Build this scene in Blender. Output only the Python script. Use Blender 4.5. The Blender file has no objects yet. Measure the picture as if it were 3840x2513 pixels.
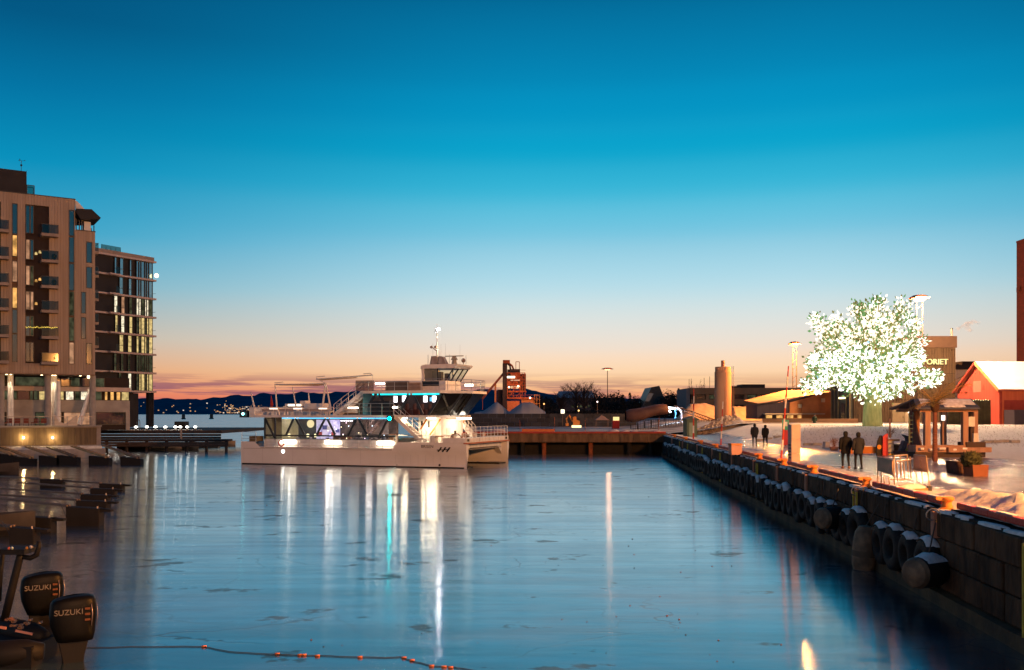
import bpy, bmesh, math, random
from mathutils import Vector, Matrix
rad = math.radians
S = bpy.context.scene
COL = S.collection
F, HZ, CX, H = 3562.0, 1551.0, 1920.0, 5.0      # focal length, horizon row, centre column (3840 px frame), eye height

# ---------------------------------------------------------------- camera
cam_d = bpy.data.cameras.new('camera')
cam = bpy.data.objects.new('camera', cam_d); COL.objects.link(cam)
cam.location = (0, 0, H); cam.rotation_euler = (rad(90), 0, 0)
cam_d.sensor_width = 36.0; cam_d.lens = 36.0 * F / 3840.0
cam_d.shift_y = (HZ - 2513 / 2) / 3840.0
cam_d.clip_start = 0.3; cam_d.clip_end = 30000
S.camera = cam
S.render.resolution_x, S.render.resolution_y = 1024, 670
S.view_settings.view_transform = 'Standard'; S.view_settings.look = 'None'
S.view_settings.exposure = 0.0; S.view_settings.gamma = 1.0
S.cycles.use_denoising = True
S.cycles.max_bounces = 6; S.cycles.diffuse_bounces = 2; S.cycles.glossy_bounces = 3
S.cycles.transmission_bounces = 4; S.cycles.transparent_max_bounces = 12
S.cycles.caustics_reflective = False; S.cycles.caustics_refractive = False
S.cycles.sample_clamp_indirect = 6.0
S.cycles.use_light_tree = True

# ---------------------------------------------------------------- sky: clear winter dusk, afterglow low in the south-west
def lin(r, g, b):
    f = lambda c: (c / 255 / 12.92) if c / 255 <= 0.04045 else ((c / 255 + 0.055) / 1.055) ** 2.4
    return (f(r), f(g), f(b), 1.0)
wd = bpy.data.worlds.new('World'); S.world = wd; wd.use_nodes = True
nt = wd.node_tree; nt.nodes.clear()
def N(t, **k):
    n = nt.nodes.new(t)
    for a, b in k.items(): setattr(n, a, b)
    return n
def LK(a, b): nt.links.new(a, b)
def ramp_fill(cr, stops):
    el = cr.color_ramp.elements
    while len(el) > 1: el.remove(el[-1])
    el[0].position, el[0].color = stops[0]
    for p, c in stops[1:]:
        e = el.new(p); e.color = c
def MATH(op, a=None, b=None, clamp=False):
    n = N('ShaderNodeMath', operation=op); n.use_clamp = clamp
    for i, v in enumerate((a, b)):
        if v is None: continue
        if isinstance(v, (int, float)): n.inputs[i].default_value = v
        else: LK(v, n.inputs[i])
    return n.outputs[0]
tc = N('ShaderNodeTexCoord'); sep = N('ShaderNodeSeparateXYZ'); LK(tc.outputs['Generated'], sep.inputs[0])
elev = MATH('ARCSINE', sep.outputs['Z'])                      # radians above the horizon
e01 = MATH('DIVIDE', elev, rad(90), True)
def at_row(y): return math.atan((HZ - y) / F) / rad(90)
glow = N('ShaderNodeValToRGB'); glow.color_ramp.interpolation = 'CARDINAL'
ramp_fill(glow, [(0.0, lin(226, 120, 98)), (at_row(1490), lin(240, 152, 116)), (at_row(1455), lin(247, 190, 140)), (at_row(1405), lin(253, 211, 168)),
                 (at_row(1310), lin(241, 223, 205)), (at_row(1115), lin(196, 223, 230)), (at_row(915), lin(138, 203, 226)), (at_row(760), lin(80, 188, 219)),
                 (at_row(615), lin(30, 170, 208)), (at_row(470), lin(6, 154, 199)), (at_row(315), lin(0, 137, 185)), (at_row(0), lin(0, 106, 152)), (0.42, lin(0, 78, 122)), (1.0, lin(4, 52, 96))])
LK(e01, glow.inputs[0])
away = N('ShaderNodeValToRGB')                                 # the side of the sky turned away from the afterglow
ramp_fill(away, [(0.0, lin(212, 108, 90)), (0.012, lin(228, 126, 96)), (0.027, lin(228, 168, 124)), (0.047, lin(196, 186, 170)), (0.079, lin(126, 180, 198)), (0.11, lin(58, 164, 200)), (0.149, lin(4, 144, 188)), (0.19, lin(0, 116, 164)), (0.23, lin(0, 88, 132)), (0.32, lin(0, 68, 110)), (1.0, lin(2, 40, 80))])
LK(e01, away.inputs[0])
# angle from the afterglow, whose centre lies a little right of straight ahead
hv = N('ShaderNodeCombineXYZ'); LK(sep.outputs['X'], hv.inputs[0]); LK(sep.outputs['Y'], hv.inputs[1])
hn = N('ShaderNodeVectorMath', operation='NORMALIZE'); LK(hv.outputs[0], hn.inputs[0])
hd = N('ShaderNodeVectorMath', operation='DOT_PRODUCT'); LK(hn.outputs[0], hd.inputs[0]); hd.inputs[1].default_value = (math.sin(rad(9)), math.cos(rad(9)), 0)
azr = N('ShaderNodeMapRange', interpolation_type='SMOOTHSTEP'); LK(MATH('ARCCOSINE', hd.outputs['Value']), azr.inputs[0])
azr.inputs[1].default_value = rad(38); azr.inputs[2].default_value = rad(6)
mx = N('ShaderNodeMix', data_type='RGBA'); LK(azr.outputs[0], mx.inputs[0]); LK(away.outputs[0], mx.inputs[6]); LK(glow.outputs[0], mx.inputs[7])
# thin streaks of violet cloud low over the hills, thicker to the left
mp = N('ShaderNodeMapping'); LK(tc.outputs['Generated'], mp.inputs[0]); mp.inputs['Scale'].default_value = (3.2, 3.2, 62)
nz = N('ShaderNodeTexNoise'); LK(mp.outputs[0], nz.inputs[0]); nz.inputs['Scale'].default_value = 3.1; nz.inputs['Detail'].default_value = 5; nz.inputs['Roughness'].default_value = 0.55
nr = N('ShaderNodeMapRange', interpolation_type='SMOOTHSTEP'); LK(nz.outputs[0], nr.inputs[0]); nr.inputs[1].default_value = 0.40; nr.inputs[2].default_value = 0.54
band = N('ShaderNodeValToRGB'); ramp_fill(band, [(0, (1, 1, 1, 1)), (at_row(1470), (1, 1, 1, 1)), (at_row(1436), (.8, .8, .8, 1)), (at_row(1405), (0, 0, 0, 1))]); LK(e01, band.inputs[0])
lft = N('ShaderNodeMapRange', interpolation_type='SMOOTHSTEP'); LK(sep.outputs['X'], lft.inputs[0]); lft.inputs[1].default_value = 0.30; lft.inputs[2].default_value = -0.22
lft.inputs[3].default_value = 0.42; lft.inputs[4].default_value = 1.0
cf = MATH('MULTIPLY', MATH('MULTIPLY', nr.outputs[0], band.outputs[0]), lft.outputs[0])
mc = N('ShaderNodeMix', data_type='RGBA'); LK(MATH('MULTIPLY', cf, 0.9), mc.inputs[0]); LK(mx.outputs[2], mc.inputs[6]); mc.inputs[7].default_value = lin(146, 92, 108)
sky = N('ShaderNodeTexSky', sky_type='NISHITA'); sky.sun_disc = False; sky.sun_elevation = rad(-3); sky.sun_rotation = rad(6)
ad = N('ShaderNodeMix', data_type='RGBA', blend_type='ADD'); ad.inputs[0].default_value = 0.01; LK(mc.outputs[2], ad.inputs[6]); LK(sky.outputs[0], ad.inputs[7])
bg = N('ShaderNodeBackground'); bg.inputs[1].default_value = 1.0; LK(ad.outputs[2], bg.inputs[0])
wo = N('ShaderNodeOutputWorld'); LK(bg.outputs[0], wo.inputs[0])

# the sun is down: only a breath of warm light from the afterglow
sd = bpy.data.lights.new('sun', 'SUN'); sd.energy = 0.01; sd.angle = rad(90); sd.color = (1, 0.6, 0.38)
sun = bpy.data.objects.new('sun', sd); COL.objects.link(sun)
sun.rotation_euler = Vector((0.10, 0.99, 0.06)).to_track_quat('Z', 'Y').to_euler()

# ================================================================ helpers
def W(px, py, Y): return Vector(((px - CX) / F * Y, Y, H - (py - HZ) / F * Y))
def ground_Y(py, z): return (H - z) * F / (py - HZ)
class Plane:
    """a vertical plane through two plan points; reads photo rows/columns into (along, height)"""
    def __init__(s, p0, p1):
        s.o = Vector(p0); d = Vector(p1) - s.o; s.L = d.length; s.d = d.normalized(); s.y = Vector((-s.d.y, s.d.x)); s.rot = math.atan2(s.d.y, s.d.x)
    def at(s, px, py, y=0.0):
        rx = (px - CX) / F; rz = -(py - HZ) / F
        Y = (y + s.o.dot(s.y)) / (rx * s.y.x + s.y.y)
        return (Vector((rx * Y, Y)) - s.o).dot(s.d), H + rz * Y
    def x(s, px, y=0.0): return s.at(px, HZ, y)[0]
    def z(s, px, py, y=0.0): return s.at(px, py, y)[1]

class MB:
    def __init__(s): s.v = []; s.f = []; s.m = []; s.cur = 0
    def add(s, vs, fs):
        b = len(s.v); s.v += [tuple(v) for v in vs]; s.f += [tuple(i + b for i in f) for f in fs]; s.m += [s.cur] * len(fs); return s
    def box(s, x0, x1, y0, y1, z0, z1):
        if x0 > x1: x0, x1 = x1, x0
        if y0 > y1: y0, y1 = y1, y0
        if z0 > z1: z0, z1 = z1, z0
        return s.add([(x0, y0, z0), (x1, y0, z0), (x1, y1, z0), (x0, y1, z0), (x0, y0, z1), (x1, y0, z1), (x1, y1, z1), (x0, y1, z1)],
                     [(0, 3, 2, 1), (4, 5, 6, 7), (0, 1, 5, 4), (1, 2, 6, 5), (2, 3, 7, 6), (3, 0, 4, 7)])
    def prism(s, poly, a, b, ax='y'):
        n = len(poly)
        def P(p, t): return (p[0], t, p[1]) if ax == 'y' else ((t, p[0], p[1]) if ax == 'x' else (p[0], p[1], t))
        vs = [P(p, a) for p in poly] + [P(p, b) for p in poly]
        return s.add(vs, [tuple(range(n)), tuple(range(2 * n - 1, n - 1, -1))] + [(i, n + i, n + (i + 1) % n, (i + 1) % n) for i in range(n)])
    def tube(s, p0, p1, r, r2=None, n=8):
        p0 = Vector(p0); p1 = Vector(p1); r2 = r if r2 is None else r2
        d = (p1 - p0).normalized(); u = d.orthogonal().normalized(); w = d.cross(u)
        vs = []
        for p, rr in ((p0, r), (p1, r2)):
            for i in range(n):
                a = 2 * math.pi * (i + .5) / n; vs.append(p + (u * math.cos(a) + w * math.sin(a)) * rr)
        return s.add(vs, [(i, (i + 1) % n, n + (i + 1) % n, n + i) for i in range(n)] + [tuple(range(n - 1, -1, -1)), tuple(range(n, 2 * n))])
    def path(s, pts, r, n=6):
        pts = [Vector(p) for p in pts]; rs = r if isinstance(r, (list, tuple)) else [r] * len(pts)
        vs = []; u = None
        for i, p in enumerate(pts):
            d = (pts[min(i + 1, len(pts) - 1)] - pts[max(i - 1, 0)]).normalized()
            u = d.orthogonal().normalized() if u is None else (u - d * u.dot(d)).normalized()
            w = d.cross(u)
            for k in range(n):
                a = 2 * math.pi * k / n; vs.append(p + (u * math.cos(a) + w * math.sin(a)) * rs[i])
        fs = []
        for i in range(len(pts) - 1):
            for k in range(n): fs.append((i * n + k, i * n + (k + 1) % n, (i + 1) * n + (k + 1) % n, (i + 1) * n + k))
        fs += [tuple(range(n - 1, -1, -1)), tuple(range((len(pts) - 1) * n, len(pts) * n))]
        return s.add(vs, fs)
    def lathe(s, prof, n=16, c=(0, 0, 0), sx=1.0, sy=1.0):
        vs = []
        for r, z in prof:
            for k in range(n):
                a = 2 * math.pi * k / n; vs.append((c[0] + r * sx * math.cos(a), c[1] + r * sy * math.sin(a), c[2] + z))
        fs = []
        for i in range(len(prof) - 1):
            for k in range(n): fs.append((i * n + k, i * n + (k + 1) % n, (i + 1) * n + (k + 1) % n, (i + 1) * n + k))
        fs += [tuple(range(n - 1, -1, -1)), tuple(range((len(prof) - 1) * n, len(prof) * n))]
        return s.add(vs, fs)
    def beam(s, p0, p1, w, h):
        """rectangular bar between two points, w across, h in the upright sense"""
        p0 = Vector(p0); p1 = Vector(p1); d = (p1 - p0).normalized()
        up = Vector((0, 0, 1)) if abs(d.z) < 0.95 else Vector((0, 1, 0))
        a = d.cross(up).normalized() * (w / 2); b = a.cross(d).normalized() * (h / 2)
        vs = [p0 - a - b, p0 + a - b, p0 + a + b, p0 - a + b, p1 - a - b, p1 + a - b, p1 + a + b, p1 - a + b]
        return s.add(vs, [(0, 1, 2, 3), (7, 6, 5, 4), (0, 4, 5, 1), (1, 5, 6, 2), (2, 6, 7, 3), (3, 7, 4, 0)])
    def sphere(s, c, r, nu=10, nv=6, sz=1.0):
        prof = [(max(1e-3, r * math.sin(math.pi * j / nv)), -r * sz * math.cos(math.pi * j / nv)) for j in range(nv + 1)]
        return s.lathe(prof, nu, c)
    def grid(s, nx, ny, fn):
        vs = [fn(i / nx, j / ny) for j in range(ny + 1) for i in range(nx + 1)]
        return s.add(vs, [(j * (nx + 1) + i, j * (nx + 1) + i + 1, (j + 1) * (nx + 1) + i + 1, (j + 1) * (nx + 1) + i) for j in range(ny) for i in range(nx)])
    def mesh(s, name, mats, smooth=False):
        me = bpy.data.meshes.new(name); me.from_pydata(s.v, [], s.f)
        for m in (mats if isinstance(mats, (list, tuple)) else [mats]): me.materials.append(m)
        if any(s.m): me.polygons.foreach_set('material_index', s.m)
        bm = bmesh.new(); bm.from_mesh(me); bmesh.ops.recalc_face_normals(bm, faces=bm.faces[:]); bm.to_mesh(me); bm.free()
        if smooth:
            me.polygons.foreach_set('use_smooth', [True] * len(me.polygons))
            if smooth != 'all': me.set_sharp_from_angle(angle=rad(38))
        me.update(); return me
    def build(s, name, mats, parent=None, smooth=False, bevel=0.0):
        o = bpy.data.objects.new(name, s.mesh(name, mats, smooth)); COL.objects.link(o)
        if parent is not None: o.parent = parent
        if bevel:
            b = o.modifiers.new('bevel', 'BEVEL'); b.width = bevel; b.segments = 2; b.limit_method = 'ANGLE'; b.angle_limit = rad(40)
        return o
def box(name, m, parent, *a, bevel=0.0): return MB().box(*a).build(name, m, parent, bevel=bevel)
def tag(o, label, cat, group=None):
    o['label'] = label; o['category'] = cat
    if group: o['group'] = group
    return o
def thing(name, label, cat, loc=(0, 0, 0), rz=0.0, group=None):
    o = bpy.data.objects.new(name, None); COL.objects.link(o); o.empty_display_size = 0.2
    o.location = loc; o.rotation_euler = (0, 0, rz); return tag(o, label, cat, group)
def struct(o): o['kind'] = 'structure'; return o
def kids(o): return [c for c in bpy.data.objects if c.parent == o]
_kids = {}
def copy_tree(o, parent=None, table=None):
    if table is None:
        table = {}
        for c in bpy.data.objects:
            if c.parent: table.setdefault(c.parent.name, []).append(c)
    c = o.copy(); COL.objects.link(c); c.parent = parent
    for ch in table.get(o.name, []): copy_tree(ch, c, table)
    return c
def jit(a): return random.uniform(-a, a)

# ================================================================ materials
_M = {}
def mat(name, c, c2=None, scale=2.0, rough=0.7, metal=0.0, bump=0.0, bscale=None, stretch=None, emit=None, estr=0.0, spec=0.5, rnd=0.0, ior=1.5, alpha=None, detail=4, lo=0.35, hi=0.65):
    """procedural surface: two tones mixed by noise in world space, optional relief, per-object tone shift"""
    if name in _M: return _M[name]
    m = bpy.data.materials.new(name); m.use_nodes = True; t = m.node_tree; t.nodes.clear(); _M[name] = m
    def n(ty, **k):
        x = t.nodes.new(ty)
        for a, b in k.items(): setattr(x, a, b)
        return x
    L = t.links.new
    out = n('ShaderNodeOutputMaterial'); p = n('ShaderNodeBsdfPrincipled'); L(p.outputs[0], out.inputs[0])
    g = n('ShaderNodeNewGeometry'); mp = n('ShaderNodeMapping'); L(g.outputs['Position'], mp.inputs[0])
    if stretch: mp.inputs['Scale'].default_value = stretch
    nz = n('ShaderNodeTexNoise'); nz.inputs['Scale'].default_value = scale; nz.inputs['Detail'].default_value = detail; L(mp.outputs[0], nz.inputs[0])
    mr = n('ShaderNodeMapRange'); mr.inputs[1].default_value = lo; mr.inputs[2].default_value = hi; L(nz.outputs[0], mr.inputs[0])
    mix = n('ShaderNodeMix', data_type='RGBA'); L(mr.outputs[0], mix.inputs[0])
    c = tuple(c) + ((1,) if len(c) == 3 else ()); c2 = tuple(c2) + ((1,) if len(c2) == 3 else ()) if c2 else tuple(x * 0.82 for x in c[:3]) + (1,)
    mix.inputs[6].default_value = c; mix.inputs[7].default_value = c2; col = mix.outputs[2]
    if rnd:
        oi = n('ShaderNodeObjectInfo'); hv = n('ShaderNodeHueSaturation'); mr2 = n('ShaderNodeMapRange'); L(oi.outputs['Random'], mr2.inputs[0])
        mr2.inputs[3].default_value = 1 - rnd; mr2.inputs[4].default_value = 1 + rnd; L(mr2.outputs[0], hv.inputs['Value']); L(col, hv.inputs['Color']); col = hv.outputs[0]
    L(col, p.inputs['Base Color'])
    p.inputs['Roughness'].default_value = rough; p.inputs['Metallic'].default_value = metal; p.inputs['Specular IOR Level'].default_value = spec if rough < .5 else spec * .4; p.inputs['IOR'].default_value = ior
    if bump:
        nb = n('ShaderNodeTexNoise'); nb.inputs['Scale'].default_value = bscale or scale * 4; nb.inputs['Detail'].default_value = 4; L(mp.outputs[0], nb.inputs[0])
        b = n('ShaderNodeBump'); b.inputs['Strength'].default_value = bump; b.inputs['Distance'].default_value = 0.05; L(nb.outputs[0], b.inputs['Height']); L(b.outputs[0], p.inputs['Normal'])
    if emit:
        p.inputs['Emission Color'].default_value = tuple(emit) + ((1,) if len(emit) == 3 else ()); p.inputs['Emission Strength'].default_value = estr
    if alpha is not None: p.inputs['Alpha'].default_value = alpha
    return m
def glow_mat(name, c, s, var=0.0, vscale=1.5):
    """something that gives off light: lamp, lit window, LED; optional uneven interior brightness"""
    if name in _M: return _M[name]
    m = bpy.data.materials.new(name); m.use_nodes = True; t = m.node_tree; t.nodes.clear(); _M[name] = m
    out = t.nodes.new('ShaderNodeOutputMaterial'); e = t.nodes.new('ShaderNodeEmission'); t.links.new(e.outputs[0], out.inputs[0])
    e.inputs[0].default_value = tuple(c) + ((1,) if len(c) == 3 else ()); e.inputs[1].default_value = s
    if var:
        g = t.nodes.new('ShaderNodeNewGeometry'); nz = t.nodes.new('ShaderNodeTexNoise'); nz.inputs['Scale'].default_value = vscale; nz.inputs['Detail'].default_value = 3
        t.links.new(g.outputs['Position'], nz.inputs[0]); mr = t.nodes.new('ShaderNodeMapRange'); mr.inputs[1].default_value = 0.3; mr.inputs[2].default_value = 0.7
        mr.inputs[3].default_value = s * (1 - var); mr.inputs[4].default_value = s * (1 + var); t.links.new(nz.outputs[0], mr.inputs[0]); t.links.new(mr.outputs[0], e.inputs[1])
    return m
def glass_mat(name, tint, alpha, rough=0.04, ior=1.5):
    """thin pane: mirror by angle over a see-through tint"""
    if name in _M: return _M[name]
    m = bpy.data.materials.new(name); m.use_nodes = True; t = m.node_tree; t.nodes.clear(); _M[name] = m
    out = t.nodes.new('ShaderNodeOutputMaterial'); tr = t.nodes.new('ShaderNodeBsdfTransparent'); tr.inputs[0].default_value = tuple(tint) + (1,)
    p = t.nodes.new('ShaderNodeBsdfGlossy'); p.inputs['Roughness'].default_value = rough; p.inputs[0].default_value = (0.9, 0.95, 1, 1)
    lw = t.nodes.new('ShaderNodeFresnel'); lw.inputs[0].default_value = ior; ma = t.nodes.new('ShaderNodeMath'); ma.operation = 'ADD'; ma.use_clamp = True
    ma.inputs[1].default_value = alpha; t.links.new(lw.outputs[0], ma.inputs[0]); mx = t.nodes.new('ShaderNodeMixShader')
    t.links.new(ma.outputs[0], mx.inputs[0]); t.links.new(tr.outputs[0], mx.inputs[1]); t.links.new(p.outputs[0], mx.inputs[2]); t.links.new(mx.outputs[0], out.inputs[0])
    return m
random.seed(7)
from mathutils import noise as mnoise
def fbm(x, y, z=0.0, o=4):
    s = 0; a = 0.5; f = 1.0
    for _ in range(o): s += a * mnoise.noise(Vector((x * f, y * f, z))); a *= 0.5; f *= 2.03
    return s
def sst(a, b, x):
    t = max(0.0, min(1.0, (x - a) / (b - a))); return t * t * (3 - 2 * t)
# ---------------------------------------------------------------- harbour water: a skin of new ice, glossy, with hairline cracks and open leads
def water_material():
    m = bpy.data.materials.new('thin_ice_water'); m.use_nodes = True; t = m.node_tree; t.nodes.clear(); L = t.links.new
    def n(ty, **k):
        x = t.nodes.new(ty)
        for a, b in k.items(): setattr(x, a, b)
        return x
    def mth(op, a, b=None):
        x = n('ShaderNodeMath', operation=op)
        for i, v in enumerate((a, b)):
            if v is None: continue
            if isinstance(v, (int, float)): x.inputs[i].default_value = v
            else: L(v, x.inputs[i])
        return x.outputs[0]
    g = n('ShaderNodeNewGeometry')
    def noise(scale, stretch=(1, 1, 1), detail=3, rough=.5, dist=0.0):
        mp = n('ShaderNodeMapping'); mp.inputs['Scale'].default_value = stretch; L(g.outputs['Position'], mp.inputs[0])
        x = n('ShaderNodeTexNoise'); x.inputs['Scale'].default_value = scale; x.inputs['Detail'].default_value = detail; x.inputs['Roughness'].default_value = rough
        x.inputs['Distortion'].default_value = dist; L(mp.outputs[0], x.inputs[0]); return x
    def rng(v, a, b, c=0.0, d=1.0, sm=True):
        x = n('ShaderNodeMapRange'); x.interpolation_type = 'SMOOTHSTEP' if sm else 'LINEAR'; L(v, x.inputs[0])
        for i, q in enumerate((a, b, c, d)): x.inputs[i + 1].default_value = q
        return x.outputs[0]
    # cracks: voronoi edges bent by noise
    wob = noise(0.35, detail=4); vs = n('ShaderNodeVectorMath', operation='MULTIPLY_ADD'); L(wob.outputs['Color'], vs.inputs[0]); vs.inputs[1].default_value = (3.4, 3.4, 0); L(g.outputs['Position'], vs.inputs[2])
    def cracks(scale, w):
        v = n('ShaderNodeTexVoronoi', feature='DISTANCE_TO_EDGE'); v.inputs['Scale'].default_value = scale; L(vs.outputs[0], v.inputs['Vector']); return rng(v.outputs['Distance'], 0.0, w, 1.0, 0.0)
    gate = rng(noise(0.12, detail=2).outputs[0], 0.47, 0.60)
    ck = mth('MULTIPLY', mth('MAXIMUM', cracks(0.16, 0.007), mth('MULTIPLY', cracks(0.42, 0.011), 0.6)), gate)
    # open leads: dark flat lozenges
    lead = rng(noise(0.42, (0.75, 1.0, 1), detail=5, rough=.66).outputs[0], 0.605, 0.65)
    # frosted and clear fields
    fld = noise(0.11, (0.7, 1.0, 1), detail=6, rough=.6)
    fr = rng(fld.outputs[0], 0.42, 0.62)
    rough = mth('ADD', mth('MULTIPLY', fr, 0.025), 0.115)
    rough = mth('ADD', rough, mth('MULTIPLY', noise(2.5, (.6, 1.6, 1), detail=3).outputs[0], 0.05))
    b1 = noise(1.1, (0.5, 1.0, 1), detail=3); b2 = noise(9, detail=2)
    hh = mth('ADD', mth('MULTIPLY', b1.outputs[0], 0.010), mth('MULTIPLY', b2.outputs[0], 0.0012))
    hh = mth('SUBTRACT', hh, mth('MULTIPLY', ck, 0.003))
    bmp = n('ShaderNodeBump'); bmp.inputs['Strength'].default_value = 0.55; bmp.inputs['Distance'].default_value = 1.0; L(hh, bmp.inputs['Height'])
    dif = n('ShaderNodeBsdfDiffuse'); mc = n('ShaderNodeMix', data_type='RGBA'); L(fr, mc.inputs[0]); mc.inputs[6].default_value = (0.02, 0.045, 0.06, 1); mc.inputs[7].default_value = (0.10, 0.135, 0.155, 1); L(mc.outputs[2], dif.inputs[0])
    tg = n('ShaderNodeCombineXYZ'); tg.inputs[0].default_value = 1.0        # ripples lie across the basin: smoother sideways than lengthways
    gl = n('ShaderNodeBsdfAnisotropic', distribution='GGX'); gl.inputs['Anisotropy'].default_value = .56; L(tg.outputs[0], gl.inputs['Tangent']); gl.inputs[0].default_value = (0.90, 0.95, 0.98, 1); L(rough, gl.inputs['Roughness']); L(bmp.outputs[0], gl.inputs['Normal'])
    fz = n('ShaderNodeFresnel'); fz.inputs[0].default_value = 2.0
    fac = rng(fz.outputs[0], 0.05, 0.55, 0.18, 0.93, sm=False)
    fac = mth('MULTIPLY', fac, mth('SUBTRACT', 1.0, mth('MULTIPLY', ck, 0.34)))
    fac = mth('MULTIPLY', fac, mth('SUBTRACT', 1.0, mth('MULTIPLY', lead, 0.55)))
    strk = rng(noise(1.0, (0.10, 0.9, 1), detail=5, rough=.65).outputs[0], 0.36, 0.64, 0.84, 1.0)          # drawn-out bands of duller ice
    fac = mth('MULTIPLY', fac, strk)
    mx = n('ShaderNodeMixShader'); L(fac, mx.inputs[0]); L(dif.outputs[0], mx.inputs[1]); L(gl.outputs[0], mx.inputs[2])
    out = n('ShaderNodeOutputMaterial'); L(mx.outputs[0], out.inputs[0]); return m
wm = MB()
ys = [-120, -20, 0, 15, 40, 80, 140, 250, 600, 1500, 4000, 9000]
for a, b in zip(ys, ys[1:]):
    for x0, x1 in ((-9000, -400), (-400, 0), (0, 400), (400, 9000)): wm.add([(x0, a, 0), (x1, a, 0), (x1, b, 0), (x0, b, 0)], [(0, 1, 2, 3)])
struct(wm.build('water', water_material()))

# ---------------------------------------------------------------- far wooded hills across the fjord
RIDGE = [(-1400, 1512), (-200, 1505), (300, 1499), (498, 1497), (576, 1495), (745, 1493), (818, 1487), (900, 1479), (939, 1480), (978, 1475), (1085, 1476), (1137, 1471), (1265, 1469), (1304, 1465),
         (1500, 1459), (1700, 1461), (1850, 1459), (1969, 1455), (2044, 1475), (2200, 1490), (2500, 1496), (3200, 1500), (5200, 1510)]
def ridge_y(px):
    for (a, ya), (b, yb) in zip(RIDGE, RIDGE[1:]):
        if a <= px <= b: return ya + (yb - ya) * sst(0, 1, (px - a) / (b - a))
    return 1505
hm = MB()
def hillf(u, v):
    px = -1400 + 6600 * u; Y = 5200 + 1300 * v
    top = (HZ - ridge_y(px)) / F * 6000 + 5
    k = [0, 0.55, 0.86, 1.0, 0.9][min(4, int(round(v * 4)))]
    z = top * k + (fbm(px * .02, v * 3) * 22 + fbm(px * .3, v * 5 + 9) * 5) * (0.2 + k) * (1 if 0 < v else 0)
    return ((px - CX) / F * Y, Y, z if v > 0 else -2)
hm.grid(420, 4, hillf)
struct(hm.build('hills', mat('hazy_forest', (0.012, 0.105, 0.18), (0.008, 0.075, 0.14), scale=.012, rough=1, spec=0), smooth='all'))  # blue haze of the distance is put into the forest colour
lights = MB()
for i in range(300):
    px = random.choice([random.uniform(500, 760), random.uniform(760, 960), random.uniform(860, 1100), random.uniform(880, 1300)])
    Y = 5190.0
    dense = 1.0 if px > 820 else 0.28
    if random.random() > dense: continue
    h = (random.random() ** 1.7) * (40 if px > 860 else 60)
    p = W(px, 1551 - h * 0.78 - 1, Y + h * 9); s = random.uniform(1.6, 3.6); lights.cur = random.choice([0, 0, 0, 1, 1, 2])
    lights.box(p.x - s, p.x + s, p.y - 60, p.y - 56, p.z, p.z + 1.7 * s)
tl = lights.build('town_lights', [glow_mat('town_amber', (1, .52, .22), .75), glow_mat('town_peach', (1, .66, .4), 0.5), glow_mat('town_white', (1, .85, .7), 1.0)]); tl['kind'] = 'stuff'

# ---------------------------------------------------------------- right-hand quay
QE = [(-60, 6.2), (18, 10.6), (35.6, 12.25), (55, 13.65), (70, 14.7), (86, 15.9), (113.0, 17.9), (118, 18.3)]
def qx(Y):
    for (a, xa), (b, xb) in zip(QE, QE[1:]):
        if a <= Y <= b: return xa + (xb - xa) * (Y - a) / (b - a)
    return QE[0][1] if Y < 0 else QE[-1][1]
DECK = 2.45
def bank(x, y):
    b = sst(64, 93, y) * sst(21.5 + (y - 66) * .02, 30, x) * 1.32
    return b
def deck_z(x, y):
    t = x - qx(y)
    z = DECK + bank(x, y)
    z += 0.03 * fbm(x * .5, y * .5) + 0.035 * max(0, fbm(x * 1.7, y * 1.7, 3)) + 0.03 * fbm(x * 4.1, y * 4.1, 8)
    # ploughed ridges of snow left along the edge and beyond the walkway
    r = math.exp(-((t - 1.35 - .35 * fbm(y * .22, 0)) / .62) ** 2)
    amt = 0.05 + 0.36 * sst(29.5, 26, y) + 0.10 * sst(36, 44, y) * sst(64, 56, y)
    z += r * amt * (0.75 + 1.3 * fbm(x * 1.4, y * 1.4, 5)) * (1 if t > .25 else 0)
    r2 = math.exp(-((t - 2.2) / 1.1) ** 2) * sst(29.5, 26, y) * sst(14, 19, y)
    z += r2 * (0.24 + 0.30 * fbm(x * 1.9, y * 1.9, 7))
    r3 = math.exp(-((t - 9.3 - fbm(y * .15, 4)) / .9) ** 2) * sst(62, 40, y)
    z += r3 * (0.13 + 0.22 * fbm(x * 2, y * 2, 2))
    return z
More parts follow.
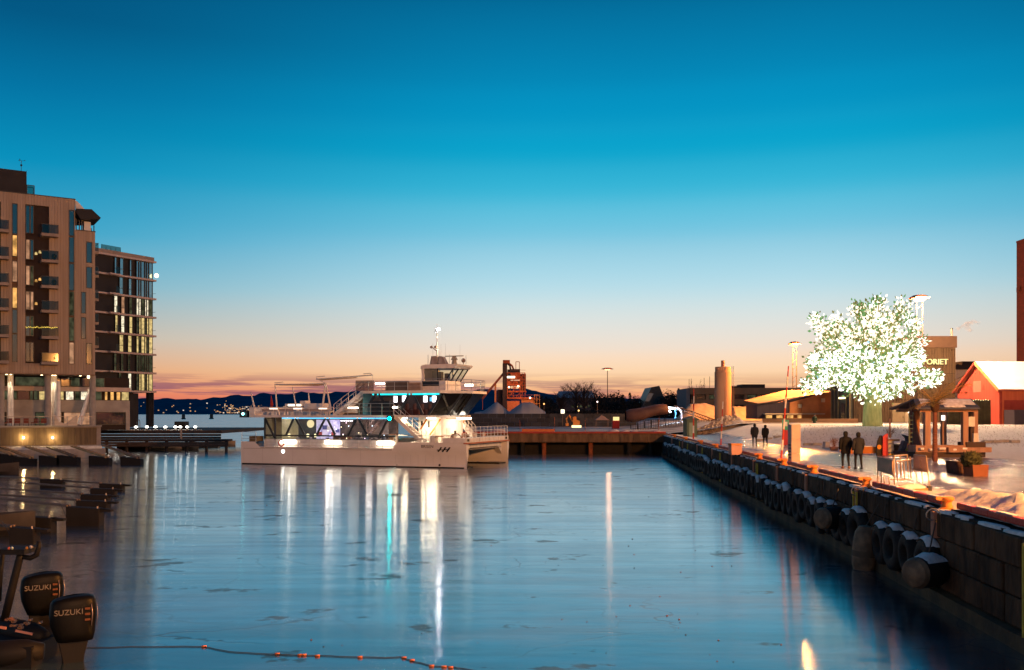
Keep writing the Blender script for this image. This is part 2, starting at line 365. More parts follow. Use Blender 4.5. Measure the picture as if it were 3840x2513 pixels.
def snow_material():
    """packed snow worn to wet, icy paving where people walk (wear is stored per vertex)"""
    m = bpy.data.materials.new('trodden_snow'); m.use_nodes = True; t = m.node_tree; t.nodes.clear(); L = t.links.new
    def n(ty, **k):
        x = t.nodes.new(ty)
        for a, b in k.items(): setattr(x, a, b)
        return x
    g = n('ShaderNodeNewGeometry'); at = n('ShaderNodeAttribute', attribute_name='wear')
    def noise(scale, st=(1, 1, 1), detail=5, r=.6):
        mp = n('ShaderNodeMapping'); mp.inputs['Scale'].default_value = st; L(g.outputs['Position'], mp.inputs[0]); x = n('ShaderNodeTexNoise'); x.inputs['Scale'].default_value = scale
        x.inputs['Detail'].default_value = detail; x.inputs['Roughness'].default_value = r; L(mp.outputs[0], x.inputs[0]); return x.outputs[0]
    a = n('ShaderNodeMath', operation='ADD'); L(at.outputs['Fac'], a.inputs[0]); L(noise(.55), a.inputs[1])
    w = n('ShaderNodeMapRange', interpolation_type='SMOOTHSTEP'); L(a.outputs[0], w.inputs[0]); w.inputs[1].default_value = .75; w.inputs[2].default_value = 1.05
    sn = n('ShaderNodeMix', data_type='RGBA'); L(noise(3.2), sn.inputs[0]); sn.inputs[6].default_value = (.80, .78, .76, 1); sn.inputs[7].default_value = (.42, .38, .35, 1)
    ic = n('ShaderNodeMix', data_type='RGBA'); L(noise(1.3, (1, .5, 1)), ic.inputs[0]); ic.inputs[6].default_value = (.06, .06, .07, 1); ic.inputs[7].default_value = (.27, .25, .26, 1)
    mc = n('ShaderNodeMix', data_type='RGBA'); L(w.outputs[0], mc.inputs[0]); L(sn.outputs[2], mc.inputs[6]); L(ic.outputs[2], mc.inputs[7])
    ro = n('ShaderNodeMapRange'); L(w.outputs[0], ro.inputs[0]); ro.inputs[3].default_value = .75; ro.inputs[4].default_value = .22
    b = n('ShaderNodeBump'); b.inputs['Strength'].default_value = .9; b.inputs['Distance'].default_value = .09; L(noise(4.5, detail=8, r=.72), b.inputs['Height'])
    p = n('ShaderNodeBsdfPrincipled'); L(mc.outputs[2], p.inputs['Base Color']); L(ro.outputs[0], p.inputs['Roughness']); L(b.outputs[0], p.inputs['Normal'])
    o = n('ShaderNodeOutputMaterial'); L(p.outputs[0], o.inputs[0]); return m
SNOW = snow_material()
ysamp = [-60 + 4 * i for i in range(18)]                       # behind and beside the camera
y = 12.0
while y < 60: ysamp.append(y); y += 0.16 + (y - 12) * 0.006
while y < 116.5: ysamp.append(y); y += 0.55
tsamp = [0.36 + 0.125 * i for i in range(60)]; k = tsamp[-1]
while k < 150: k += max(.3, (k - 7) * .09); tsamp.append(k)
gm = MB(); nx = len(tsamp); wear = []
for yy in ysamp:
    for tt in tsamp:
        x = qx(yy) + tt; gm.v.append((x, yy, deck_z(x, yy)))
        wv = math.exp(-((tt - 4.6 - .8 * fbm(yy * .08, 1)) / 2.6) ** 2) * .72 + .55 * math.exp(-((tt - 10.5) / 5.) ** 2) * sst(66, 50, yy)
        wear.append(wv * (1 - sst(.15, .5, bank(x, yy))) + .05)
for j in range(len(ysamp) - 1):
    for i in range(nx - 1): gm.f.append((j * nx + i, j * nx + i + 1, (j + 1) * nx + i + 1, (j + 1) * nx + i)); gm.m.append(0)
go = gm.build('quay_pavement', SNOW, smooth='all'); struct(go)
at_ = go.data.attributes.new('wear', 'FLOAT', 'POINT'); at_.data.foreach_set('value', wear)

stone = mat('quay_stone', (0.10, 0.055, 0.030), (0.035, 0.022, 0.014), scale=1.9, rough=.9, bump=1.0, bscale=6, rnd=.45, stretch=(1, 1.3, .6), detail=7)
stone_dark = mat('quay_core', (0.035, 0.03, 0.026), scale=2, rough=.95)
wl = MB()
for (a, xa), (b, xb) in zip(QE, QE[1:]):
    if a >= 113: break
    wl.add([(xa + .12, a, -1), (xb + .12, b, -1), (xb + .12, b, 2.42), (xa + .12, a, 2.42), (xa + .5, a, 2.42), (xb + .5, b, 2.42)], [(0, 1, 2, 3), (3, 2, 5, 4)])
wall = struct(wl.build('quay_wall', stone_dark))
bmesh_block = MB().box(-.5, .5, -.5, .5, -.5, .5)
blk = bmesh_block.mesh('stone_block', stone)
bmb = bmesh.new(); bmb.from_mesh(blk); bmesh.ops.bevel(bmb, geom=bmb.edges[:], offset=.045, segments=1, affect='EDGES'); bmb.to_mesh(blk); bmb.free()
for r, (z0, z1) in enumerate(((1.72, 2.36), (1.06, 1.70), (.40, 1.04))):
    y = 15.5 + .45 * r
    while y < 92:
        ln = random.uniform(.85, 1.5) * (1.0 if y < 60 else 1.7)
        ya, yb = y, y + ln - .035; xa, xb = qx(ya), qx(yb); zc = (z0 + z1) / 2
        o = bpy.data.objects.new('stone_block', blk); COL.objects.link(o); o.parent = wall
        o.location = ((xa + xb) / 2 + .24 + jit(.022), (ya + yb) / 2, zc); o.scale = (.5, ln - .035, z1 - z0 - random.uniform(0, .02)); o.rotation_euler = (0, jit(.02), -math.atan2(xb - xa, yb - ya))
        y += ln
# timber toe ledge just above the water, and the sloping coping outside the red kerb
lg = MB(); cp = MB()
for (a, xa), (b, xb) in zip(QE, QE[1:]):
    if b < 0 or a >= 113: continue
    a2 = max(a, 14); xa2 = qx(a2)
    lg.add([(xa2 - .16, a2, .34), (xb - .16, b, .34), (xb + .3, b, .40), (xa2 + .3, a2, .40), (xa2 - .16, a2, -.5), (xb - .16, b, -.5)], [(0, 1, 2, 3), (0, 4, 5, 1)])
lg.build('toe_ledge', mat('weedy_timber', (0.11, 0.075, 0.04), (0.05, 0.04, 0.028), scale=1.2, rough=.8, bump=.6, bscale=8), wall)
# lumps of old snow lying on the coping
sp = MB(); y = 15.0
while y < 112:
    if random.random() < .86:
        ln = random.choice((random.uniform(.15, .5), random.uniform(.5, 1.9))) * (1 if y < 50 else 1.5); w0 = random.uniform(.07, .17); hh = random.uniform(.03, .075)
        c = Vector((qx(y) + .17, y, 2.40)); nn = 9
        for ring, (rr, zz) in enumerate(((1, -.03), (.93, hh * .6), (.6, hh), (.08, hh * 1.05))):
            for kx in range(nn):
                an = 2 * math.pi * kx / nn; j = 1 + .45 * mnoise.noise(Vector((kx * 1.7, y * 3, 0)))
                sp.v.append((c.x + math.cos(an) * w0 * rr * j, c.y + math.sin(an) * ln / 2 * rr * j, c.z + zz))
        b0 = len(sp.v) - 4 * nn
        for ring in range(3):
            for kx in range(nn): sp.f.append((b0 + ring * nn + kx, b0 + ring * nn + (kx + 1) % nn, b0 + (ring + 1) * nn + (kx + 1) % nn, b0 + (ring + 1) * nn + kx)); sp.m.append(0)
        y += ln
    y += random.choice((.02, .1, random.uniform(.1, .9)))
OLDSNOW = mat('old_snow', (.82, .81, .8), (.58, .56, .55), scale=4, rough=.7, bump=.5, bscale=14)
cs = sp.build('coping_snow', OLDSNOW, wall, smooth='all'); cs['kind'] = 'stuff'

# ---------------------------------------------------------------- far quay across the head of the basin, and the land behind
PX0, PY = -9.0, 113.6
FARZ = 2.62
fl = MB(); yy = [114.2, 118, 124, 132, 142, 155, 170, 190, 215, 250, 300, 380, 500, 700]
def left_edge(Y): return -8.8 - 26 * sst(150, 330, Y)
NXL = 60
for Y in yy:
    for i in range(NXL + 1):
        u = i / NXL; x = left_edge(Y) + u ** 1.6 * 420
        lift = sst(20, 28, x) * 1.2 * sst(108, 114, Y)
        fl.v.append((x, Y, FARZ + lift + .05 * fbm(x * .2, Y * .2)))
for j in range(len(yy) - 1):
    for i in range(NXL): fl.f.append((j * (NXL + 1) + i, j * (NXL + 1) + i + 1, (j + 1) * (NXL + 1) + i + 1, (j + 1) * (NXL + 1) + i)); fl.m.append(0)
struct(fl.build('far_ground', mat('yard_snow', (.40, .41, .44), (.11, .115, .13), scale=.16, rough=.7, bump=.4, bscale=2, detail=6, lo=.38, hi=.58), smooth='all'))
pier = MB(); pier.box(PX0, 19.0, PY, PY + .7, 1.55, FARZ)
pierq = struct(pier.build('far_quay', mat('rusty_concrete', (.24, .135, .07), (.11, .065, .038), scale=.9, rough=.85, bump=.5, bscale=3, stretch=(1.6, 1, .35))))
box('under_deck', stone_dark, pierq, PX0, 19.0, PY + 2.6, PY + 3.2, -1, 2.4)
box('deck_kerb', mat('red_kerb', (.42, .045, .03), (.30, .04, .03), scale=1.5, rough=.55), pierq, PX0, 18.4, PY - .12, PY + .3, FARZ + .01, FARZ + .22)
x = PX0 + .9
while x < 18.5:
    box('quay_panel', _M['rusty_concrete'], pierq, x, x + 1.5, PY - .07, PY - .012, 1.62 + jit(.04), FARZ - .12); x += 1.62
pile = mat('rusty_pile', (.42, .12, .04), (.2, .06, .03), scale=2, rough=.8)
for px in (2040, 2215, 1960, 2360, 2440):
    X = (px - CX) / F * (PY + 1); MB().tube((X, PY + 1, -1), (X, PY + 1, 1.6), .27, n=12).build('pile', pile if px in (2040, 2215) else stone_dark, pierq, smooth=True)

# dry grass poking through the snow of the bank
gr = MB(); random.seed(55)
for i in range(9000):
    yy_ = random.uniform(66, 97); xx_ = random.uniform(23, 60)
    if bank(xx_, yy_) < .12 or random.random() > .25 + fbm(xx_ * .25, yy_ * .25, 6) + .35: continue
    z_ = deck_z(xx_, yy_); h_ = random.uniform(.04, .15); a_ = random.random() * 6.28; w_ = .016
    gr.add([(xx_ - w_ * math.cos(a_), yy_ - w_ * math.sin(a_), z_ - .02), (xx_ + w_ * math.cos(a_), yy_ + w_ * math.sin(a_), z_ - .02), (xx_ + jit(.12), yy_ + jit(.12), z_ + h_)], [(0, 1, 2)])
q = gr.build('dry_grass', mat('dry_grass', (.20, .14, .07), (.12, .085, .045), scale=2, rough=.9)); q['kind'] = 'stuff'; tag(q, 'thin dry grass poking through the snow bank', 'grass')
# ================================================================ apartment buildings on the left
clad = mat('timber_cladding', (0.42, 0.315, 0.235), (0.34, 0.25, 0.18), scale=1.2, rough=.72, stretch=(2.2, 2.2, .10), detail=5)
clad_gap = mat('cladding_joint', (0.20, 0.13, 0.09), rough=.9)
white_clad = mat('pale_cladding', (0.72, 0.68, 0.64), (0.62, 0.58, 0.55), scale=.6, rough=.6)
dark_clad = mat('charcoal_cladding', (0.030, 0.028, 0.030), (0.022, 0.020, 0.022), scale=.6, rough=.6)
slab_m = mat('balcony_slab', (0.36, 0.28, 0.23), (0.28, 0.22, 0.18), scale=1.5, rough=.7)
slab_light = mat('pale_slab_edge', (0.60, 0.47, 0.42), (0.5, 0.4, 0.36), scale=1.5, rough=.6)
frame_m = mat('dark_frame', (0.022, 0.022, 0.024), rough=.45)
glass_dark = mat('dark_window_glass', (0.012, 0.020, 0.024), (0.02, 0.03, 0.034), scale=.5, rough=.06, spec=.8, ior=1.7)
glass_sky = mat('mirror_window_glass', (0.40, 0.52, 0.55), (0.25, 0.36, 0.40), scale=.35, rough=.10, metal=.75)
rail_glass = glass_mat('balcony_glass', (0.55, 0.54, 0.50), 0.015, .06, 1.22)
lit_a = glow_mat('room_amber', (1.0, 0.50, 0.14), 0.85, .55, 1.6)
lit_p = glow_mat('room_peach', (1.0, 0.50, 0.27), 0.42, .6, 1.3)
lit_y = glow_mat('room_yellow', (1.0, 0.72, 0.28), 0.70, .5, 2.2)
lit_w = glow_mat('room_white', (1.0, 0.86, 0.60), 1.0, .6, 2.6)
lit_dim = glow_mat('room_dim', (0.30, 0.30, 0.16), 0.16, .8, 1.6)
lamp_warm = glow_mat('lamp_warm', (1.0, 0.72, 0.36), 9.0)
lamp_white = glow_mat('lamp_white', (1.0, 0.90, 0.78), 10.0)
concrete = mat('pale_concrete', (0.42, 0.38, 0.35), (0.32, 0.29, 0.27), scale=.8, rough=.8, bump=.25, bscale=3)
steel_white = mat('white_steel', (0.78, 0.75, 0.72), rough=.4)
A = Plane((-58.6, 108.8), (-52.0, 113.0))
def z1(x, y): return (x * .3466, 580 + y * .3466)
def z2(x, y): return (x * .3724, 1120 + y * .3724)
def rect(pl, a, b, y=0.0):
    x0, zt = pl.at(*a, y); x1, _ = pl.at(b[0], a[1], y); _, zb = pl.at(a[0], b[1], y); return x0, x1, zb, zt
def window(root, x0, x1, z0, z1_, m, y=0.0, fr=.07, mull=()):
    """frame standing in the wall plane with a recessed pane"""
    w = MB(); w.box(x0, x0 + fr, y - .04, y + .16, z0, z1_); w.box(x1 - fr, x1, y - .04, y + .16, z0, z1_); w.box(x0 + fr, x1 - fr, y - .04, y + .16, z0, z0 + fr); w.box(x0 + fr, x1 - fr, y - .04, y + .16, z1_ - fr, z1_)
    for q in mull: w.box(x0 + fr, x1 - fr, y - .03, y + .15, z0 + (z1_ - z0) * q - fr / 2, z0 + (z1_ - z0) * q + fr / 2)
    o = w.build('window', frame_m, root); box('pane', m, o, x0 + fr * .5, x1 - fr * .5, y + .06, y + .12, z0 + fr * .5, z1_ - fr * .5); return o
def balcony(root, x0, x1, y0, y1, z, h=1.05, slab=slab_m, t=.32, glass=True):
    o = box('balcony', slab, root, x0, x1, y0, y1, z - t, z)
    r = MB()
    for x in (x0 + .04, x1 - .04): r.tube((x, y0 + .04, z), (x, y0 + .04, z + h), .022, n=5)
    n = max(2, int((x1 - x0) / .14))
    if glass: box('railing_glass', rail_glass, o, x0 + .03, x1 - .03, y0 + .035, y0 + .05, z + .06, z + h)
    else:
        for i in range(1, n): r.tube((x0 + (x1 - x0) * i / n, y0 + .04, z), (x0 + (x1 - x0) * i / n, y0 + .04, z + h), .011, n=4)
    r.beam((x0, y0 + .04, z + h), (x1, y0 + .04, z + h), .05, .05); r.beam((x0 + .04, y0, z + h), (x0 + .04, y1, z + h), .05, .05); r.beam((x1 - .04, y0, z + h), (x1 - .04, y1, z + h), .05, .05)
    r.build('railing', frame_m, o); return o
ap = thing('apartment_building', 'tall timber-clad apartment block on slanted white columns at the left edge', 'building', (A.o.x, A.o.y, 0), A.rot)
XL = -13.0
xc = A.x(282); xe = A.x(357)                                      # corner of the high part, corner of the lower part
zs = 9.7; zt1 = 30.45; zt2 = A.z(330, 868)
FL = (zt1 - 0.9 - zs) / 7.0
# facade as panels of cladding left between the openings
bayx0, bayx1 = A.x(95), A.x(184); tw0, tw1 = A.x(258), A.x(279); w10, w11 = A.x(45), A.x(66)
D = 12.0
lw0, lw1 = -1.9, A.x(3)                                           # balcony bay cut by the picture edge
ztb = A.z(140, 770); zwt = A.z(55, 763); zbot = A.z(140, 1363); ztw = A.z(268, 788)
core = MB(); core.box(XL, xc, .32, D, zs, zt1 - .03); core.box(xc, xe, .32, D - 2, zs, zt2 - .03)
core.build('wall', clad_gap, ap)
def panel(x0, x1, z0, z1_, m=clad, y=0.0):
    """board panel of cladding with shadow joints between the boards"""
    w = .30; n = max(1, int(round((x1 - x0) / w)))
    mb = MB()
    for i in range(n): mb.box(x0 + (x1 - x0) * i / n + .008, x0 + (x1 - x0) * (i + 1) / n - .008, y + jit(.006), y + .34, z0, z1_)
    return mb.build('cladding_panel', m, ap)
panel(XL, lw0, zs, zt1); panel(lw0, lw1, ztb, zt1); panel(lw0, lw1, zs, zbot)
panel(lw1, w10, zs, zt1); panel(w10, w11, zwt, zt1); panel(w10, w11, zs, A.z(55, 1358)); panel(w11, bayx0, zs, zt1)
panel(bayx0, bayx1, ztb, zt1); panel(bayx0, bayx1, zs, zbot); panel(bayx1, tw0, zs, zt1); panel(tw0, tw1, ztw, zt1); panel(tw0, tw1, zs, A.z(268, 1366)); panel(tw1, xc, zs, zt1)
# lower volume: panels around its five windows
wins2 = [((324, 906), (346, 986)), ((324, 1000), (346, 1081)), ((304, 1094), (323, 1176)), ((304, 1189), (323, 1271)), ((324, 1286), (343, 1366))]
cx0, cx1, cx2, cx3 = A.x(304), A.x(323), A.x(324), A.x(346)
panel(xc, cx0, zs, zt2); panel(cx3, xe, zs, zt2)
for xa, xb, ws in ((cx0, cx1, (wins2[2], wins2[3])), (cx1, cx3, (wins2[0], wins2[1], wins2[4]))):
    z = zt2
    for a, b in ws:
        _, _, zb, zt = rect(A, a, b); panel(xa, xb, zt, z); window(ap, xa, xb, zb, zt, glass_dark); z = zb
    panel(xa, xb, zs, z)
box('roof_edge', frame_m, ap, XL, xc + .05, -.05, D, zt1 + .002, zt1 + .10); box('roof_edge', frame_m, ap, xc + .05, xe + .05, -.05, D - 2, zt2 + .002, zt2 + .10)
# narrow windows, storey by storey
rows = [(763, 878, glass_dark), (880, 962, lit_a), (978, 1058, lit_p), (1077, 1157, lit_a), (1160, 1250, glass_dark), (1252, 1358, glass_dark)]
for a, b, m in rows: window(ap, w10, w11, A.z(55, b), A.z(55, a), m)
rows = [(788, 885, glass_dark), (888, 985, glass_dark), (988, 1090, glass_dark), (1093, 1184, lit_dim), (1189, 1280, lit_dim), (1283, 1366, lit_p)]
for a, b, m in rows: window(ap, tw0, tw1, A.z(268, b), A.z(268, a), m)
# balcony bay: dark loggia with doors, one balcony per storey
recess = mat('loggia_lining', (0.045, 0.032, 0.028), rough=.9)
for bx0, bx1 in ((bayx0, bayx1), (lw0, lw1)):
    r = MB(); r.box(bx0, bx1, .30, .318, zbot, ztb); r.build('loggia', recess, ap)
levels = [892, 990, 1086, 1178, 1276, 1372]
fills = [(glass_dark, glass_dark, None), (lit_p, glass_dark, lit_y), (lit_p, lit_dim, lit_a), (lit_p, lit_p, lit_a), (glass_dark, lit_dim, None), (glass_dark, glass_dark, None)]
top = 770
for i, (py, (ma, mb_, lampm)) in enumerate(zip(levels, fills)):
    zb = A.z(140, py - 14); zt = A.z(140, top + (3 if i == 0 else 8)); xm = A.x(113); xm2 = A.x(127)
    window(ap, bayx0 + .02, xm, zb, zt, ma, .02); window(ap, xm, xm2, zb, zt, mb_, .02)
    x1 = A.x(215)
    balcony(ap, A.x(151), x1, -1.25, .29, zb, slab=slab_m)
    balcony(ap, -2.0, A.x(30), -1.25, .29, zb, slab=slab_m)
    if lampm:
        for q in range(2 if i < 3 else 1):
            xx = A.x(136 + q * 14) ; MB().lathe([(.02, 0), (.16, .02), (.11, .30), (.02, .32)], 10, (xx, .16, zb + .45 + .2 * (q + i % 2))).build('lamp', lampm, ap)
    if i in (1, 2, 5): MB().sphere((x1 - .45, -.95, zb + .42), .30, 8, 6, 1.2).build('potted_plant', mat('balcony_plant', (.03, .04, .02), rough=.9, bump=1, bscale=18), ap)
    top = py
# fairy lights round one balcony
fl_ = MB()
for i in range(46):
    px = 97 + i * 2.6; xx, zz = A.at(px, 1227 + 1.2 * math.sin(i * .7) + (3 if px > 185 else 0) + jit(2.5), -1.28 if px > 150 else .0); fl_.sphere((xx, -1.30 if px > 150 else -.02, zz), .028 + .02 * random.random(), 5, 3)
fo = fl_.build('fairy_lights', glow_mat('fairy', (1, .68, .10), 1.6), ap); fo['kind'] = 'stuff'
# right-hand white face of the lower volume
Bc = Vector((xe, 0)); BL = 7.6
wf = MB(); wf.box(xe, xe + .03, .35, BL, zs + .002, zt2 - .002); wf.build('end_wall', white_clad, ap)
for i in range(6):
    zb = zs + 1.0 + i * 2.95
    for (ya, yb, m) in ((1.0, 1.55, glass_dark), (3.0, 5.2, glass_sky)):
        w = MB(); w.box(xe + .03, xe + .07, ya, yb, zb, zb + 2.35); o = w.build('window', frame_m, ap)
        box('pane', m, o, xe + .07, xe + .085, ya + .08, (ya + yb) / 2 - .04 if yb - ya > 1 else yb - .08, zb + .08, zb + 2.27)
        if yb - ya > 1: box('pane', m, o, xe + .07, xe + .085, (ya + yb) / 2 + .04, yb - .08, zb + .08, zb + 2.27)
    if i > 0: balcony(ap, xe + .04, xe + 1.25, 5.4, 7.5, zb - .1, glass=True)
# roof storey, glass box, weather vane, and the terrace canopy
pt = A.z(50, 637, 3.0)
rs = box('roof_house', dark_clad, ap, XL, A.x(100, 3.0), 3.0, 9, zt1 + .1, pt)
for i in range(9): box('seam', frame_m, rs, XL + 1.2 * i + 3, XL + 1.2 * i + 3.05, 2.96, 2.999, zt1 + .12, pt - .1)
gb = MB(); x0, x1 = A.x(101, 3), A.x(129, 3); zz0, zz1 = zt1 + .1, A.z(115, 695, 3)
for x in (x0, x1):
    for yq in (3.0, 4.2): gb.beam((x, yq, zz0), (x, yq, zz1), .06, .06)
gb.beam((x0, 3, zz1), (x1, 3, zz1), .06, .06); gb.beam((x0, 4.2, zz1), (x1, 4.2, zz1), .06, .06); gbo = gb.build('roof_glass_box', frame_m, ap); box('pane', rail_glass, gbo, x0, x1, 3.0, 3.02, zz0, zz1)
av = MB(); xa = A.x(81, 3); za = pt; av.tube((xa, 3.4, za), (xa, 3.4, za + 1.3), .03, n=5); av.sphere((xa, 3.4, za + .75), .13, 7, 5)
for k in range(3):
    a = k * 2.1; e = (xa + .38 * math.cos(a), 3.4 + .38 * math.sin(a), za + 1.36); av.tube((xa, 3.4, za + 1.25), e, .015, n=4); av.sphere(e, .06, 6, 4)
av.tube((xa, 3.4, za + .05), (xa + .55, 3.4, za + .05), .02, n=4); av.tube((xa + .55, 3.4, za + .02), (xa + .62, 3.4, za + .25), .015, n=4); av.build('anemometer', frame_m, ap, smooth=True)
zc0 = A.z(300, 824); MB().prism([A.at(*q) for q in ((284, 786), (341, 788), (375, 820), (372, 825), (300, 825), (284, 800))], -.6, 4.0).build('terrace_canopy', dark_clad, ap); MB().prism([A.at(*q, .4) for q in ((282, 752), (290, 756), (316, 784), (284, 784))], .3, .6).build('roof_slope', white_clad, ap)
for px in (287, 299, 308): xq = A.x(px); MB().beam((xq, .3, zt2), (xq, .3, zc0 + .1), .12, .12).build('canopy_post', frame_m, ap)
box('terrace_box', white_clad, ap, A.x(318), A.x(343), .5, 1.7, zt2 + .1, zt2 + 1.25)
# undercroft: soffit, columns, two glazed storeys set back with a pale band and a dark opening
gz = 3.5
box('soffit', mat('soffit_board', (.30, .20, .14), rough=.8), ap, XL, xe, .02, D - 2, zs - .12, zs - .004)
colm = mat('column_grey', (.36, .32, .29), rough=.6); ub = 6.0
def upx(px): return A.x(px, ub)
def upz(px, py): return A.z(px, py, ub)
back = thing('podium', 'low glazed podium of shops recessed under the timber-clad block', 'building', (A.o.x, A.o.y, 0), A.rot)
bx0, bx1 = XL, upx(487)
zband0, zband1 = upz(150, 1545), upz(150, 1500)
zw1 = upz(150, 1466); zsl = upz(150, 1450)
box('band_wall', concrete, back, bx0, bx1, ub, ub + .3, zband0, zband1); box('floor_slab', slab_light, back, bx0, bx1, ub - .6, ub + 4, zw1, zsl)
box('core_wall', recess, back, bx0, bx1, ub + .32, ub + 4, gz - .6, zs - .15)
shop = [(12, 33, lit_dim), (50, 64, lit_dim), (66, 110, glass_dark), (112, 124, lit_dim), (126, 143, lit_dim), (145, 172, lit_y), (176, 190, glass_dark), (226, 240, lit_y), (246, 277, lit_w), (280, 300, lit_dim), (302, 328, lit_w), (352, 382, lit_dim), (392, 404, lit_a), (413, 428, lit_a), (436, 452, lit_a), (455, 484, lit_y)]
for a, b, m in shop: window(back, upx(a), upx(b), zband1, zw1, m, ub, .05)
for a, b, m in ((14, 50, glass_dark), (56, 172, lit_dim), (178, 226, glass_dark), (228, 262, glass_dark), (264, 300, lit_dim), (302, 342, glass_dark), (352, 392, lit_dim)): window(back, upx(a), upx(b), zsl + .05, zs - .2, m, ub, .06)
for a, b, m in ((8, 25, glass_dark), (131, 174, lit_dim), (192, 232, lit_p), (238, 340, lit_p), (360, 470, glass_dark)): window(back, upx(a), upx(b), gz + .05, zband0, m, ub, .08)
box('pier_wall', concrete, back, upx(25), upx(131), ub - .02, ub + .3, gz - .6, zband0 - .003); box('pier_wall', concrete, back, upx(472), bx1, ub - .02, ub + .3, gz - .6, zband0 - .003)
for px, r, m in ((34, .16, steel_white), (45, .16, steel_white), (190, .16, steel_white), (201, .15, steel_white), (209, .15, steel_white)):
    xq = A.x(px, 2.2); MB().tube((xq, 2.2, gz), (xq, 2.2, zs - .1), r * 1.1, n=12).build('column', m, ap, smooth=True)
for px in (4, 179, 347): xq = A.x(px, 1.0); MB().tube((xq, 1.0, gz), (xq, 1.0, zs - .1), .36, n=14).build('column', colm, ap, smooth=True)
for (ax_, ay), (bx_, by) in (((220, 1428), (217, 1582)), ((340, 1455), (298, 1592))):
    p0 = A.at(ax_, ay, 1.2); p1 = A.at(bx_, by, 1.2); MB().tube((p1[0], 1.2, p1[1]), (p0[0], 1.2, p0[1]), .30, .20, n=12).build('slanted_column', steel_white, ap, smooth=True)
for px, yq in ((24, 1.9), (40, 1.9), (155, 1.9), (196, 1.9), (206, 1.9), (300, 1.6), (332, 1.9)):
    xq = A.x(px, yq); o = MB().lathe([(.09, 0), (.13, -.05), (.02, -.06)], 8, (xq, yq - .3, zs - .12)).build('downlight', lamp_warm, ap)
    ld = bpy.data.lights.new('downlight_beam', 'SPOT'); ld.energy = 260; ld.color = (1, .78, .5); ld.spot_size = rad(70); ld.spot_blend = .6; ld.shadow_soft_size = .08
    lo = bpy.data.objects.new('downlight_beam', ld); COL.objects.link(lo); lo.parent = ap; lo.location = (xq, yq - .3, zs - .22)
hl = MB().lathe([(.05, .55), (.16, .45), (.16, 0), (.05, -.05)], 10, (A.x(332, 1.0), 1.0, A.z(332, 1418, 1.0))).build('hanging_lantern', glow_mat('lantern', (1, .72, .42), 5), ap)

# charcoal tower behind
T = Plane((-62.8, 147.6), (-58.6, 155.0))
tw = thing('apartment_tower', 'narrow charcoal apartment tower with pale balcony slabs behind the timber block', 'building', (T.o.x, T.o.y, 0), T.rot)
tx0, tx1 = -6.0, T.L; tz0 = T.z(574, 1470); tzt = T.z(574, 970)
box('wall', dark_clad, tw, tx0, tx1 - .25, .25, 9, tz0, tzt)
slabs = [972, 1015, 1094, 1162, 1192, 1262, 1333, 1398, 1470]
slabz = [T.z(574, y) for y in (1016, 1092, 1164, 1228, 1262, 1332, 1398, 1470)]
fh = (tzt - .6 - tz0) / 7
sz = [tz0 + i * fh for i in range(8)]
for i, z in enumerate(sz):
    s = box('floor_slab', slab_light, tw, tx0, tx1 + .35, -.45, 9, z - .14, z + .14)
    if i < 7:
        box('balcony_glass', rail_glass, tw, T.x(420), T.x(432), -1.0, -.98, z + .15, z + 1.2); box('balcony', slab_light, tw, T.x(396), T.x(432), -1.15, -.452, z - .12, z + .12)
        box('railing', frame_m, tw, tx1 + .18, tx1 + .22, -.40, 8, z + .9, z + .95)
box('parapet', slab_m, tw, tx0, tx1 + .1, -.2, 9, tzt - .45, tzt + .15)
W_A = {6: [(432, 438), (452, 463), (489, 494)], 5: [(450, 462), (485, 494)], 4: [(430, 440), (457, 467), (487, 495)], 3: [(434, 441), (456, 466), (487, 496)], 2: [(450, 462), (482, 493)], 1: [(430, 436), (456, 462), (482, 487)], 0: [(448, 454), (482, 492)]}
M_A = {6: [glass_sky, glass_sky, glass_sky], 5: [glass_sky, glass_sky], 4: [lit_w, lit_p, lit_dim], 3: [lit_y, lit_w, lit_y], 2: [lit_y, lit_y], 1: [lit_dim, lit_dim, lit_dim], 0: [lit_dim, lit_w]}
C_A = {6: glass_sky, 5: glass_sky, 4: lit_w, 3: lit_y, 2: lit_y, 1: lit_dim, 0: lit_y}
for f in range(7):
    z0, z1_ = sz[f] + .16, sz[f + 1] - .16
    for (a, b), m in zip(W_A[f], M_A[f]): window(tw, T.x(a - 2), T.x(b + 2), z0, z1_, m, .04, .06, mull=(.36,))
    cols = [511, 521, 529, 543, 550, 558, 573]
    for k in range(6):
        m = C_A[f] if (k + f) % 3 or f in (6, 5) else (lit_dim if f not in (6, 5) else glass_sky)
        if f == 4 and k in (1, 4): m = lit_w
        window(tw, T.x(cols[k]) + .02, T.x(cols[k + 1]) - .02, z0, z1_, m, .0, .05, mull=(.36,) if k in (1, 4) else ())
    box('corner_glass', C_A[f] if f in (5, 6) else glass_sky, tw, tx1 - .24, tx1 - .2, .3, 8.5, z0, z1_)
cw = MB()
for k in range(5):
    cw.beam((T.x(405 + 18 * k), 1.6, tzt + .1), (T.x(405 + 18 * k), 1.6, T.z(440, 925)), .05, .05)
cw.build('roof_rail', frame_m, tw); box('roof_glass', rail_glass, tw, T.x(404), T.x(478), 1.58, 1.6, tzt + .15, T.z(440, 918)); box('roof_box', mat('roof_plant', (.2, .32, .34), rough=.6), tw, T.x(404), T.x(443), 2.0, 4, tzt + .15, T.z(420, 931))
MB().sphere((tx1 + .3, -.5, T.z(580, 1035)), .35, 10, 6).build('balcony_lamp', glow_mat('balcony_globe', (1, .75, .42), 4), tw)
ti = 3.0
for px, r, yq in ((489, .32, 1.0), (559, .34, .6), (573, .12, -.2), (502, .5, 6)):
    xq = T.x(px, yq); MB().beam((xq, yq, ti - .2), (xq, yq, tz0 - .15), r * 2, r * 2).build('column', dark_clad, tw)
